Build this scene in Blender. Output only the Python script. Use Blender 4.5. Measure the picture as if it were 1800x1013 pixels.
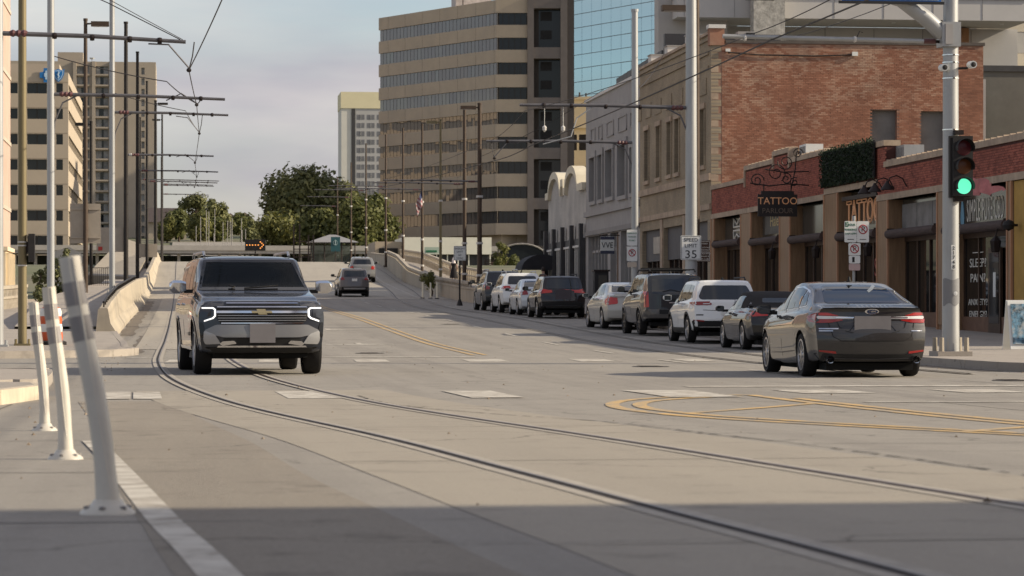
import bpy, bmesh, math, random
import numpy as np
from mathutils import Vector, Matrix
from mathutils.bvhtree import BVHTree
from mathutils.geometry import delaunay_2d_cdt

for o in list(bpy.data.objects):
    bpy.data.objects.remove(o)
scene = bpy.context.scene
COL = scene.collection
rnd = random.Random(7)
R = math.radians

# ------------------------------------------------------------------ camera
CAM_Z = 1.06
cd = bpy.data.cameras.new('camera')
cam = bpy.data.objects.new('camera', cd)
COL.objects.link(cam)
cam.location = (0, 0, CAM_Z)
cam.rotation_euler = (R(90), 0, -math.atan(583 / 5000))
cd.sensor_width = 36
cd.lens = 100
cd.shift_y = 38.5 / 1800
cd.clip_end = 9000
cd.dof.use_dof = True
cd.dof.focus_distance = 52
cd.dof.aperture_fstop = 6.5
scene.camera = cam

# ------------------------------------------------------------------ sky and sun
SUN_EL = R(25.0)
SUN_AZ = R(-9.0)            # measured from +X towards +Y
sdir = Vector((math.cos(SUN_EL) * math.cos(SUN_AZ), math.cos(SUN_EL) * math.sin(SUN_AZ), math.sin(SUN_EL)))
sl = bpy.data.lights.new('sun', 'SUN')
sl.energy = 4.5
sl.angle = R(0.55)
sl.color = (1.0, 0.87, 0.67)
so = bpy.data.objects.new('sun', sl)
COL.objects.link(so)
so.rotation_euler = sdir.to_track_quat('Z', 'Y').to_euler()

world = bpy.data.worlds.new('World')
scene.world = world
world.use_nodes = True
wn, wl = world.node_tree.nodes, world.node_tree.links
wn.clear()
sky = wn.new('ShaderNodeTexSky')
sky.sky_type = 'NISHITA'
sky.sun_disc = False
sky.sun_elevation = SUN_EL
sky.sun_rotation = math.atan2(sdir.x, sdir.y)
sky.air_density = 1.0
sky.dust_density = 1.6
sky.ozone_density = 1.6
bg = wn.new('ShaderNodeBackground')
bg.inputs['Strength'].default_value = 0.115
out = wn.new('ShaderNodeOutputWorld')
tc = wn.new('ShaderNodeTexCoord')
mp = wn.new('ShaderNodeMapping')
mp.inputs['Scale'].default_value = (1.0, 1.0, 4.2)
mp.inputs['Location'].default_value = (0.35, 0.1, 0.02)
n1 = wn.new('ShaderNodeTexNoise')
n1.inputs['Scale'].default_value = 3.4
n1.inputs['Detail'].default_value = 7
n1.inputs['Roughness'].default_value = 0.52
n1.inputs['Distortion'].default_value = 0.25
cr = wn.new('ShaderNodeValToRGB')
cr.color_ramp.elements[0].position = 0.40
cr.color_ramp.elements[0].color = (0.22, 0.22, 0.22, 1)
cr.color_ramp.elements[1].position = 0.66
cr.color_ramp.elements[1].color = (0.97, 0.97, 0.97, 1)
n2 = wn.new('ShaderNodeTexNoise')
n2.inputs['Scale'].default_value = 4.2
n2.inputs['Detail'].default_value = 6
cr2 = wn.new('ShaderNodeValToRGB')          # lit tops and mauve-grey undersides of the cloud layer
cr2.color_ramp.elements[0].position = 0.36
cr2.color_ramp.elements[0].color = (2.5, 2.34, 2.85, 1)
cr2.color_ramp.elements[1].position = 0.66
cr2.color_ramp.elements[1].color = (5.3, 4.85, 4.5, 1)
mx = wn.new('ShaderNodeMix')
mx.data_type = 'RGBA'
wl.new(tc.outputs['Generated'], mp.inputs['Vector'])
wl.new(mp.outputs['Vector'], n1.inputs['Vector'])
wl.new(mp.outputs['Vector'], n2.inputs['Vector'])
wl.new(n1.outputs['Fac'], cr.inputs['Fac'])
wl.new(n2.outputs['Fac'], cr2.inputs['Fac'])
wl.new(cr.outputs['Color'], mx.inputs['Factor'])
wl.new(sky.outputs['Color'], mx.inputs['A'])
wl.new(cr2.outputs['Color'], mx.inputs['B'])
wl.new(mx.outputs['Result'], bg.inputs['Color'])
wl.new(bg.outputs['Background'], out.inputs['Surface'])

scene.view_settings.view_transform = 'Standard'
scene.view_settings.look = 'None'
scene.view_settings.gamma = 1
scene.view_settings.use_curve_mapping = False
scene.view_settings.exposure = 0.52

# ------------------------------------------------------------------ materials
MATS = {}
def M(name, col, rough=0.7, metal=0.0, var=0.12, scale=2.0, bump=0.0, bscale=60, coat=0.0,
      emit=None, estr=0.0, spec=0.3, dirt=None, dscale=0.5, damt=0.5, stretch=None):
    """procedural surface: base colour broken up by noise, optional second (dirt) colour, fine bump"""
    if name in MATS:
        return MATS[name]
    m = bpy.data.materials.new(name)
    m.use_nodes = True
    N, L = m.node_tree.nodes, m.node_tree.links
    b = N['Principled BSDF']
    b.inputs['Roughness'].default_value = rough
    b.inputs['Metallic'].default_value = metal
    b.inputs['Specular IOR Level'].default_value = spec
    b.inputs['Coat Weight'].default_value = coat
    b.inputs['Coat Roughness'].default_value = 0.04
    b.inputs['Base Color'].default_value = (*col, 1)
    geo = N.new('ShaderNodeNewGeometry')
    vec = geo.outputs['Position']
    if stretch:
        mpn = N.new('ShaderNodeMapping')
        mpn.inputs['Scale'].default_value = stretch
        L.new(vec, mpn.inputs['Vector'])
        vec = mpn.outputs['Vector']
    if var > 0:
        n = N.new('ShaderNodeTexNoise')
        n.inputs['Scale'].default_value = scale
        n.inputs['Detail'].default_value = 6
        n.inputs['Roughness'].default_value = 0.62
        L.new(vec, n.inputs['Vector'])
        r = N.new('ShaderNodeValToRGB')
        r.color_ramp.elements[0].position = 0.32
        r.color_ramp.elements[1].position = 0.68
        r.color_ramp.elements[0].color = (*[c * (1 - var) for c in col], 1)
        r.color_ramp.elements[1].color = (*[min(1, c * (1 + var)) for c in col], 1)
        L.new(n.outputs['Fac'], r.inputs['Fac'])
        src = r.outputs['Color']
        if dirt:
            n2 = N.new('ShaderNodeTexNoise')
            n2.inputs['Scale'].default_value = dscale
            n2.inputs['Detail'].default_value = 8
            n2.inputs['Roughness'].default_value = 0.68
            L.new(vec, n2.inputs['Vector'])
            r2 = N.new('ShaderNodeValToRGB')
            r2.color_ramp.elements[0].position = 0.45
            r2.color_ramp.elements[1].position = 0.70
            r2.color_ramp.elements[0].color = (0, 0, 0, 1)
            r2.color_ramp.elements[1].color = (damt, damt, damt, 1)
            L.new(n2.outputs['Fac'], r2.inputs['Fac'])
            mxn = N.new('ShaderNodeMix')
            mxn.data_type = 'RGBA'
            L.new(r2.outputs['Color'], mxn.inputs['Factor'])
            L.new(src, mxn.inputs['A'])
            mxn.inputs['B'].default_value = (*dirt, 1)
            src = mxn.outputs['Result']
        L.new(src, b.inputs['Base Color'])
    if bump > 0:
        n3 = N.new('ShaderNodeTexNoise')
        n3.inputs['Scale'].default_value = bscale
        n3.inputs['Detail'].default_value = 5
        L.new(vec, n3.inputs['Vector'])
        bp = N.new('ShaderNodeBump')
        bp.inputs['Strength'].default_value = bump
        bp.inputs['Distance'].default_value = 0.02
        L.new(n3.outputs['Fac'], bp.inputs['Height'])
        L.new(bp.outputs['Normal'], b.inputs['Normal'])
    if emit:
        b.inputs['Emission Color'].default_value = (*emit, 1)
        b.inputs['Emission Strength'].default_value = estr
    MATS[name] = m
    return m

def brick_mat(name, dark, light, mortar_pale=None, pale=0.0, band=None):
    """each brick takes its own tone from a per-brick 'tint' value (or the object's random)"""
    m = M(name, light, 0.86, var=0.0, spec=0.25)
    N, L = m.node_tree.nodes, m.node_tree.links
    b = N['Principled BSDF']
    at = N.new('ShaderNodeAttribute'); at.attribute_name = 'tint'
    oi = N.new('ShaderNodeObjectInfo')
    ad = N.new('ShaderNodeMath'); ad.operation = 'ADD'
    fr = N.new('ShaderNodeMath'); fr.operation = 'FRACT'
    L.new(at.outputs['Fac'], ad.inputs[0]); L.new(oi.outputs['Random'], ad.inputs[1]); L.new(ad.outputs[0], fr.inputs[0])
    r = N.new('ShaderNodeValToRGB')
    r.color_ramp.elements[0].color = (*dark, 1)
    r.color_ramp.elements[1].color = (*light, 1)
    e = r.color_ramp.elements.new(0.12); e.color = (*[c * .82 for c in [(a + 2 * q) / 3 for a, q in zip(dark, light)]], 1)
    L.new(fr.outputs[0], r.inputs['Fac'])
    src = r.outputs['Color']
    geo = N.new('ShaderNodeNewGeometry')
    if pale > 0:
        n = N.new('ShaderNodeTexNoise'); n.inputs['Scale'].default_value = 0.42; n.inputs['Detail'].default_value = 9; n.inputs['Roughness'].default_value = 0.72
        L.new(geo.outputs['Position'], n.inputs['Vector'])
        mm = N.new('ShaderNodeMath'); mm.operation = 'MULTIPLY_ADD'
        L.new(fr.outputs[0], mm.inputs[0]); mm.inputs[1].default_value = 0.22; L.new(n.outputs['Fac'], mm.inputs[2])
        if band:      # remains of a painted wall sign along the top courses
            sp_ = N.new('ShaderNodeSeparateXYZ'); L.new(geo.outputs['Position'], sp_.inputs[0])
            mr = N.new('ShaderNodeMapRange'); mr.inputs['From Min'].default_value = band[0]; mr.inputs['From Max'].default_value = band[1]; mr.inputs['To Max'].default_value = .11
            L.new(sp_.outputs['Z'], mr.inputs['Value'])
            a2 = N.new('ShaderNodeMath'); L.new(mm.outputs[0], a2.inputs[0]); L.new(mr.outputs['Result'], a2.inputs[1]); mm = a2
        r2 = N.new('ShaderNodeValToRGB')
        r2.color_ramp.elements[0].position = 0.60; r2.color_ramp.elements[0].color = (0, 0, 0, 1)
        r2.color_ramp.elements[1].position = 0.86; r2.color_ramp.elements[1].color = (pale, pale, pale, 1)
        L.new(mm.outputs[0], r2.inputs['Fac'])
        mxn = N.new('ShaderNodeMix'); mxn.data_type = 'RGBA'
        L.new(r2.outputs['Color'], mxn.inputs['Factor']); L.new(src, mxn.inputs['A'])
        mxn.inputs['B'].default_value = (*mortar_pale, 1)
        src = mxn.outputs['Result']
    n4 = N.new('ShaderNodeTexNoise'); n4.inputs['Scale'].default_value = 0.8; n4.inputs['Detail'].default_value = 6
    L.new(geo.outputs['Position'], n4.inputs['Vector'])
    r4 = N.new('ShaderNodeValToRGB')
    r4.color_ramp.elements[0].position = .3; r4.color_ramp.elements[0].color = (.74, .72, .72, 1)
    r4.color_ramp.elements[1].position = .7; r4.color_ramp.elements[1].color = (1.08, 1.04, 1.0, 1)
    L.new(n4.outputs['Fac'], r4.inputs['Fac'])
    mu = N.new('ShaderNodeMix'); mu.data_type = 'RGBA'; mu.blend_type = 'MULTIPLY'; mu.inputs['Factor'].default_value = 1
    L.new(src, mu.inputs['A']); L.new(r4.outputs['Color'], mu.inputs['B'])
    L.new(mu.outputs['Result'], b.inputs['Base Color'])
    return m

def fine_brick(name, c1, c2, mortar, axis='Y', bw=0.21, bh=0.075):
    """brickwork too far off or too foreshortened to pick the bricks apart"""
    m = M(name, c1, 0.85, var=0.0, spec=0.25)
    N, L = m.node_tree.nodes, m.node_tree.links
    b = N['Principled BSDF']
    geo = N.new('ShaderNodeNewGeometry')
    sp = N.new('ShaderNodeSeparateXYZ'); L.new(geo.outputs['Position'], sp.inputs[0])
    cb = N.new('ShaderNodeCombineXYZ'); L.new(sp.outputs[axis], cb.inputs[0]); L.new(sp.outputs['Z'], cb.inputs[1])
    bt = N.new('ShaderNodeTexBrick')
    bt.inputs['Color1'].default_value = (*c1, 1); bt.inputs['Color2'].default_value = (*c2, 1); bt.inputs['Mortar'].default_value = (*mortar, 1)
    bt.inputs['Scale'].default_value = 1.0; bt.inputs['Brick Width'].default_value = bw; bt.inputs['Row Height'].default_value = bh
    bt.inputs['Mortar Size'].default_value = 0.007
    L.new(cb.outputs[0], bt.inputs['Vector'])
    n = N.new('ShaderNodeTexNoise'); n.inputs['Scale'].default_value = .7; n.inputs['Detail'].default_value = 7
    L.new(geo.outputs['Position'], n.inputs['Vector'])
    r = N.new('ShaderNodeValToRGB'); r.color_ramp.elements[0].position = .3; r.color_ramp.elements[1].position = .7
    r.color_ramp.elements[0].color = (.75, .74, .73, 1); r.color_ramp.elements[1].color = (1.08, 1.06, 1.02, 1)
    L.new(n.outputs['Fac'], r.inputs['Fac'])
    mu = N.new('ShaderNodeMix'); mu.data_type = 'RGBA'; mu.blend_type = 'MULTIPLY'; mu.inputs['Factor'].default_value = 1
    L.new(bt.outputs['Color'], mu.inputs['A']); L.new(r.outputs['Color'], mu.inputs['B'])
    L.new(mu.outputs['Result'], b.inputs['Base Color'])
    return m

def paving(name, col, dark, agg=.12, streak=.5, crack=.5, stain=.6, bump=.35):
    """worn concrete or asphalt: patchy tone, tyre-dragged streaks along the street, aggregate, hairline cracks, drips"""
    m = M(name, col, .88, var=0.0, spec=.28)
    N, L = m.node_tree.nodes, m.node_tree.links
    b = N['Principled BSDF']
    geo = N.new('ShaderNodeNewGeometry'); pos = geo.outputs['Position']
    def noise(scale, st=(1, 1, 1), detail=8, rough=.62):
        mpn = N.new('ShaderNodeMapping'); mpn.inputs['Scale'].default_value = st; L.new(pos, mpn.inputs['Vector'])
        n = N.new('ShaderNodeTexNoise'); n.inputs['Scale'].default_value = scale; n.inputs['Detail'].default_value = detail; n.inputs['Roughness'].default_value = rough
        L.new(mpn.outputs['Vector'], n.inputs['Vector']); return n.outputs['Fac']
    def ramp(f, a, bb, lo, hi):
        r = N.new('ShaderNodeValToRGB'); r.color_ramp.elements[0].position = a; r.color_ramp.elements[1].position = bb
        r.color_ramp.elements[0].color = (lo, lo, lo, 1); r.color_ramp.elements[1].color = (hi, hi, hi, 1); L.new(f, r.inputs['Fac']); return r.outputs['Color']
    def mix(fac, a, bcol, mode='MIX'):
        x = N.new('ShaderNodeMix'); x.data_type = 'RGBA'; x.blend_type = mode
        if isinstance(fac, float): x.inputs['Factor'].default_value = fac
        else: L.new(fac, x.inputs['Factor'])
        if isinstance(a, tuple): x.inputs['A'].default_value = (*a, 1)
        else: L.new(a, x.inputs['A'])
        if isinstance(bcol, tuple): x.inputs['B'].default_value = (*bcol, 1)
        else: L.new(bcol, x.inputs['B'])
        return x.outputs['Result']
    c = mix(ramp(noise(.35), .38, .66, 0, 1), col, tuple(q * .82 + w * .18 for q, w in zip(col, dark)))
    c = mix(ramp(noise(1.0, (1.5, .045, 1)), .46, .72, 0, streak), c, dark)
    c = mix(ramp(noise(2.6), .56, .74, 0, stain), c, tuple(q * .6 for q in dark))
    c = mix(1.0, c, ramp(noise(55, detail=3, rough=.8), .30, .70, 1 - agg, 1 + agg), 'MULTIPLY')
    dn = N.new('ShaderNodeTexNoise'); dn.inputs['Scale'].default_value = .9; dn.inputs['Detail'].default_value = 6; L.new(pos, dn.inputs['Vector'])
    va = N.new('ShaderNodeVectorMath'); va.operation = 'MULTIPLY_ADD'; va.inputs[1].default_value = (2.2, 2.2, 0); L.new(dn.outputs['Color'], va.inputs[0]); L.new(pos, va.inputs[2])
    vo = N.new('ShaderNodeTexVoronoi'); vo.feature = 'DISTANCE_TO_EDGE'; vo.inputs['Scale'].default_value = .17; L.new(va.outputs['Vector'], vo.inputs['Vector'])
    c = mix(ramp(vo.outputs['Distance'], .0015, .004, crack, 0), c, tuple(q * .3 for q in dark))
    L.new(c, b.inputs['Base Color'])
    bp = N.new('ShaderNodeBump'); bp.inputs['Strength'].default_value = bump; bp.inputs['Distance'].default_value = .012
    L.new(noise(110, detail=4, rough=.7), bp.inputs['Height']); L.new(bp.outputs['Normal'], b.inputs['Normal'])
    return m

def glass_mat(name, tint, trans=0.0, rough=0.03):
    """window glass: glossy coat over a dark (or partly see-through) body"""
    if name in MATS: return MATS[name]
    m = bpy.data.materials.new(name); m.use_nodes = True
    N, L = m.node_tree.nodes, m.node_tree.links
    b = N['Principled BSDF']
    b.inputs['Base Color'].default_value = (*tint, 1); b.inputs['Roughness'].default_value = rough
    b.inputs['IOR'].default_value = 1.52
    b.inputs['Specular IOR Level'].default_value = 0.38
    if trans > 0:
        tr = N.new('ShaderNodeBsdfTransparent'); tr.inputs['Color'].default_value = (.62, .68, .68, 1)
        ms = N.new('ShaderNodeMixShader')
        fn = N.new('ShaderNodeFresnel'); fn.inputs['IOR'].default_value = 1.5
        ma = N.new('ShaderNodeMath'); ma.operation = 'MULTIPLY_ADD'; ma.inputs[1].default_value = 1.0; ma.inputs[2].default_value = 1 - trans
        ma.use_clamp = True
        L.new(fn.outputs[0], ma.inputs[0]); L.new(ma.outputs[0], ms.inputs['Fac'])
        L.new(tr.outputs[0], ms.inputs[1]); L.new(b.outputs[0], ms.inputs[2])
        L.new(ms.outputs[0], N['Material Output'].inputs['Surface'])
    MATS[name] = m
    return m

def leaf_mat(name, a, c):
    m = M(name, a, 0.6, var=0.0, spec=0.3)
    N, L = m.node_tree.nodes, m.node_tree.links
    b = N['Principled BSDF']
    at = N.new('ShaderNodeAttribute'); at.attribute_name = 'tint'
    r = N.new('ShaderNodeValToRGB'); r.color_ramp.elements[0].color = (*a, 1); r.color_ramp.elements[1].color = (*c, 1)
    L.new(at.outputs['Fac'], r.inputs['Fac']); L.new(r.outputs['Color'], b.inputs['Base Color'])
    tl = N.new('ShaderNodeBsdfTranslucent'); L.new(r.outputs['Color'], tl.inputs['Color'])
    ms = N.new('ShaderNodeMixShader'); ms.inputs['Fac'].default_value = 0.3
    L.new(b.outputs[0], ms.inputs[1]); L.new(tl.outputs[0], ms.inputs[2]); L.new(ms.outputs[0], N['Material Output'].inputs['Surface'])
    return m

# ------------------------------------------------------------------ mesh building
class MB:
    def __init__(self):
        self.v, self.f, self.mi, self.tint = [], [], [], []
    def add(self, vs, fs, mi=0):
        o = len(self.v)
        self.v += [tuple(p) for p in vs]
        for f in fs:
            self.f.append(tuple(i + o for i in f)); self.mi.append(mi)
        return self
    def quad(self, a, b, c, d, mi=0):
        return self.add([a, b, c, d], [(0, 1, 2, 3)], mi)
    def box(self, x0, x1, y0, y1, z0, z1, mi=0):
        vs = [(x, y, z) for z in (z0, z1) for y in (y0, y1) for x in (x0, x1)]
        return self.add(vs, [(0, 2, 3, 1), (4, 5, 7, 6), (0, 1, 5, 4), (2, 6, 7, 3), (0, 4, 6, 2), (1, 3, 7, 5)], mi)
    def obox(self, c, ax, ay, az, mi=0):
        c, ax, ay, az = map(Vector, (c, ax, ay, az))
        vs = [c + ax * i + ay * j + az * k for k in (-1, 1) for j in (-1, 1) for i in (-1, 1)]
        return self.add(vs, [(0, 2, 3, 1), (4, 5, 7, 6), (0, 1, 5, 4), (2, 6, 7, 3), (0, 4, 6, 2), (1, 3, 7, 5)], mi)
    def tube(self, pts, rad, n=10, mi=0, caps=True):
        pts = [Vector(p) for p in pts]
        rs = rad if isinstance(rad, (list, tuple)) else [rad] * len(pts)
        o = len(self.v); ref = None
        for i, p in enumerate(pts):
            t = (pts[min(i + 1, len(pts) - 1)] - pts[max(i - 1, 0)])
            t = t.normalized() if t.length > 1e-9 else Vector((0, 0, 1))
            if ref is None:
                ref = Vector((0, 0, 1)) if abs(t.z) < .9 else Vector((1, 0, 0))
            a = t.cross(ref)
            if a.length < 1e-4: a = t.cross(Vector((0, 1, 0)))
            a.normalize(); b = t.cross(a).normalized(); ref = -b if False else ref
            for k in range(n):
                w = 2 * math.pi * k / n
                q = p + (a * math.cos(w) + b * math.sin(w)) * rs[i]
                self.v.append(tuple(q))
        for i in range(len(pts) - 1):
            for k in range(n):
                k2 = (k + 1) % n
                self.f.append((o + i * n + k, o + i * n + k2, o + (i + 1) * n + k2, o + (i + 1) * n + k)); self.mi.append(mi)
        if caps:
            self.f.append(tuple(o + k for k in range(n))[::-1]); self.mi.append(mi)
            e = o + (len(pts) - 1) * n
            self.f.append(tuple(e + k for k in range(n))); self.mi.append(mi)
        return self
    def lathe(self, prof, o=(0, 0, 0), axis='Z', n=24, mi=0):
        b = len(self.v)
        for (r, h) in prof:
            for k in range(n):
                w = 2 * math.pi * k / n
                c, s = r * math.cos(w), r * math.sin(w)
                p = {'Z': (c, s, h), 'X': (h, c, s), 'Y': (s, h, c)}[axis]
                self.v.append((p[0] + o[0], p[1] + o[1], p[2] + o[2]))
        for i in range(len(prof) - 1):
            for k in range(n):
                k2 = (k + 1) % n
                self.f.append((b + i * n + k, b + i * n + k2, b + (i + 1) * n + k2, b + (i + 1) * n + k)); self.mi.append(mi)
        return self
    def prism(self, poly, fr, n0, n1, mi=0):
        """poly in (u, z); fr(u, z, n) -> world; extruded between n0 and n1"""
        k = len(poly)
        vs = [fr(u, z, n0) for u, z in poly] + [fr(u, z, n1) for u, z in poly]
        fs = [tuple(range(k))[::-1], tuple(range(k, 2 * k))] + [(i, (i + 1) % k, k + (i + 1) % k, k + i) for i in range(k)]
        return self.add(vs, fs, mi)
    def fbox(self, fr, u0, u1, z0, z1, n0, n1, mi=0):
        return self.prism([(u0, z0), (u1, z0), (u1, z1), (u0, z1)], fr, n0, n1, mi)
    def build(self, name, mat, parent=None, smooth=False, loc=None, normals=True, sharp=None):
        me = bpy.data.meshes.new(name)
        me.from_pydata(self.v, [], self.f)
        mats = mat if isinstance(mat, (list, tuple)) else [mat]
        for m in mats: me.materials.append(m)
        if len(mats) > 1: me.polygons.foreach_set('material_index', self.mi)
        if self.tint:
            a = me.attributes.new('tint', 'FLOAT', 'FACE'); a.data.foreach_set('value', self.tint)
        if normals or smooth:
            bm = bmesh.new(); bm.from_mesh(me)
            if normals: bmesh.ops.recalc_face_normals(bm, faces=bm.faces)
            if smooth:
                for f in bm.faces: f.smooth = True
                lim = R(sharp or 40)
                for e in bm.edges:
                    if len(e.link_faces) == 2 and e.calc_face_angle(0) > lim: e.smooth = False
            bm.to_mesh(me); bm.free()
        o = bpy.data.objects.new(name, me)
        COL.objects.link(o)
        if parent is not None: o.parent = parent
        if loc is not None: o.location = loc
        return o

def tag(o, label=None, cat=None, group=None, kind=None):
    if label: o['label'] = label
    if cat: o['category'] = cat
    if group: o['group'] = group
    if kind: o['kind'] = kind
    return o
def empty(name, loc=(0, 0, 0), rz=0.0, label=None, cat=None, group=None):
    o = bpy.data.objects.new(name, None); COL.objects.link(o)
    o.location = loc; o.rotation_euler = (0, 0, rz); o.empty_display_size = .3
    return tag(o, label, cat, group)
def copy_tree(o, parent=None):
    c = o.copy(); COL.objects.link(c); c.parent = parent
    for ch in o.children: copy_tree(ch, c)
    return c

# frames: (u, z, n) -> world, n points out of the wall
def frY(X):   # facade along Y facing -X
    return lambda u, z, n: (X - n, u, z)
def frX(Y):   # wall along X facing -Y (towards the camera)
    return lambda u, z, n: (u, Y - n, z)
def frR(X):   # facade along Y facing +X
    return lambda u, z, n: (X + n, u, z)
def frO(o, ang):  # wall starting at o running along angle ang, n on its right-hand side
    du = (math.cos(ang), math.sin(ang)); dn = (math.sin(ang), -math.cos(ang))
    return lambda u, z, n: (o[0] + du[0] * u + dn[0] * n, o[1] + du[1] * u + dn[1] * n, z)

def wall_holes(mb, fr, u0, u1, z0, z1, holes, depth, mi=0, rmi=None):
    us = sorted({u0, u1, *[h[0] for h in holes], *[h[1] for h in holes]})
    zs = sorted({z0, z1, *[h[2] for h in holes], *[h[3] for h in holes]})
    for i in range(len(us) - 1):
        for j in range(len(zs) - 1):
            a, b, c, d = us[i], us[i + 1], zs[j], zs[j + 1]
            um, zm = (a + b) / 2, (c + d) / 2
            if any(h[0] < um < h[1] and h[2] < zm < h[3] for h in holes): continue
            mb.quad(fr(a, c, 0), fr(b, c, 0), fr(b, d, 0), fr(a, d, 0), mi)
    k = mi if rmi is None else rmi
    for (a, b, c, d) in holes:
        mb.quad(fr(a, c, 0), fr(a, d, 0), fr(a, d, -depth), fr(a, c, -depth), k)
        mb.quad(fr(b, d, 0), fr(b, c, 0), fr(b, c, -depth), fr(b, d, -depth), k)
        mb.quad(fr(a, d, 0), fr(b, d, 0), fr(b, d, -depth), fr(a, d, -depth), k)
        mb.quad(fr(b, c, 0), fr(a, c, 0), fr(a, c, -depth), fr(b, c, -depth), k)
    return mb

def text_obj(s, size, fr, u, z, n, mat, name, parent, align='CENTER', sx=1.0, extrude=0.004, spacing=1.0, tube=0.0):
    """flat lettering turned into a mesh and laid on the plane of frame fr"""
    cu = bpy.data.curves.new(name, 'FONT'); cu.body = s; cu.size = size; cu.align_x = align; cu.align_y = 'CENTER'
    cu.extrude = extrude if not tube else 0
    if tube: cu.fill_mode = 'NONE'; cu.bevel_depth = tube; cu.bevel_resolution = 1
    cu.space_character = spacing; cu.resolution_u = 3
    to = bpy.data.objects.new(name + '_tmp', cu); COL.objects.link(to)
    dg = bpy.context.evaluated_depsgraph_get(); dg.update()
    me = bpy.data.meshes.new_from_object(to.evaluated_get(dg))
    bpy.data.objects.remove(to); bpy.data.curves.remove(cu)
    o0 = Vector(fr(u, z, n)); ux = (Vector(fr(u + 1, z, n)) - o0); uz = (Vector(fr(u, z + 1, n)) - o0); un = (Vector(fr(u, z, n + 1)) - o0)
    # the reader stands on the +n side: make the text run left to right for them
    if ux.cross(uz).dot(un) < 0: ux = -ux
    for v in me.vertices:
        p = v.co.copy(); v.co = o0 + ux * p.x * sx + uz * p.y + un * p.z
    me.materials.clear(); me.materials.append(mat)
    ob = bpy.data.objects.new(name, me); COL.objects.link(ob)
    if parent is not None: ob.parent = parent
    return ob

# ------------------------------------------------------------------ ground profile along the street
_P = [(-80, .6), (0, .43), (11.1, .28), (16.4, .21), (22.7, .12), (32, .06), (43.6, .03), (58, .045), (74, .17), (88, .42), (105, .74), (134, 1.15),
      (166, 1.79), (205, 3.06), (237, 4.7), (262, 5.5), (285, 5.7), (330, 5.6), (450, 7.0), (600, 13.6), (700, 17.9), (900, 25), (1500, 47), (4000, 90)]
_yy = np.linspace(-80, 540, 1241)
_vv = np.interp(_yy, [p[0] for p in _P], [p[1] for p in _P])
_k = np.exp(-(np.arange(-24, 25) / 9.) ** 2); _k /= _k.sum()
_vv = np.convolve(np.pad(_vv, 24, mode='edge'), _k, 'valid')
def g(Y):
    if Y > 530: return float(np.interp(Y, [p[0] for p in _P], [p[1] for p in _P]))
    return float(np.interp(Y, _yy, _vv))
def lin(x, pts):
    return float(np.interp(x, [p[0] for p in pts], [p[1] for p in pts]))
WC = {}
def wroot(name, loc, label, cat, group=None):
    """an Empty at a thing's base whose parts are modelled in world coordinates"""
    o = empty(name, loc, 0, label, cat, group); WC[o.name] = Vector(loc); return o
def adopt(o, p):
    o.parent = p
    if p.name in WC: o.matrix_parent_inverse = Matrix.Translation(-WC[p.name])
    return o
_b0 = MB.build
def _build(self, name, mat, parent=None, **k):
    o = _b0(self, name, mat, None, **k)
    if parent is not None: adopt(o, parent)
    return o
MB.build = _build
_t0 = text_obj
def text_obj(s, size, fr, u, z, n, mat, name, parent, **k):
    o = _t0(s, size, fr, u, z, n, mat, name, None, **k)
    if parent is not None: adopt(o, parent)
    return o

def ribbon(path, w, dz0, step=1.5, mb=None, mi=0):
    """flat strip following the ground: path of (x, y) points"""
    mb = mb or MB()
    pts = []
    for (a, b) in zip(path[:-1], path[1:]):
        n = max(1, int(math.hypot(b[0] - a[0], b[1] - a[1]) / step))
        pts += [(a[0] + (b[0] - a[0]) * i / n, a[1] + (b[1] - a[1]) * i / n) for i in range(n)]
    pts.append(path[-1])
    L_, R_ = [], []
    for i, p in enumerate(pts):
        dz = dz0 * min(1.0, .22 + max(0, p[1]) / 55)      # thinner steps close by
        q0, q1 = pts[max(0, i - 1)], pts[min(len(pts) - 1, i + 1)]
        tx, ty = q1[0] - q0[0], q1[1] - q0[1]; l = math.hypot(tx, ty) or 1
        nx, ny = -ty / l * w / 2, tx / l * w / 2
        L_.append((p[0] + nx, p[1] + ny, g(p[1] + ny) + dz)); R_.append((p[0] - nx, p[1] - ny, g(p[1] - ny) + dz))
    k = len(pts)
    mb.add(L_ + R_, [(i, i + 1, k + i + 1, k + i) for i in range(k - 1)], mi)
    return mb
def spline(pts, step=0.6):
    """Catmull-Rom through (x, y) points"""
    P_ = [pts[0]] + list(pts) + [pts[-1]]; out_ = []
    for i in range(1, len(P_) - 2):
        p0, p1, p2, p3 = P_[i - 1:i + 3]
        n = max(2, int(math.hypot(p2[0] - p1[0], p2[1] - p1[1]) / step))
        for j in range(n):
            t = j / n
            out_.append(tuple(.5 * (2 * b + (c - a) * t + (2 * a - 5 * b + 4 * c - d) * t * t + (3 * b - a - 3 * c + d) * t ** 3) for a, b, c, d in zip(p0, p1, p2, p3)))
    out_.append(tuple(pts[-1])); return out_

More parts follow.
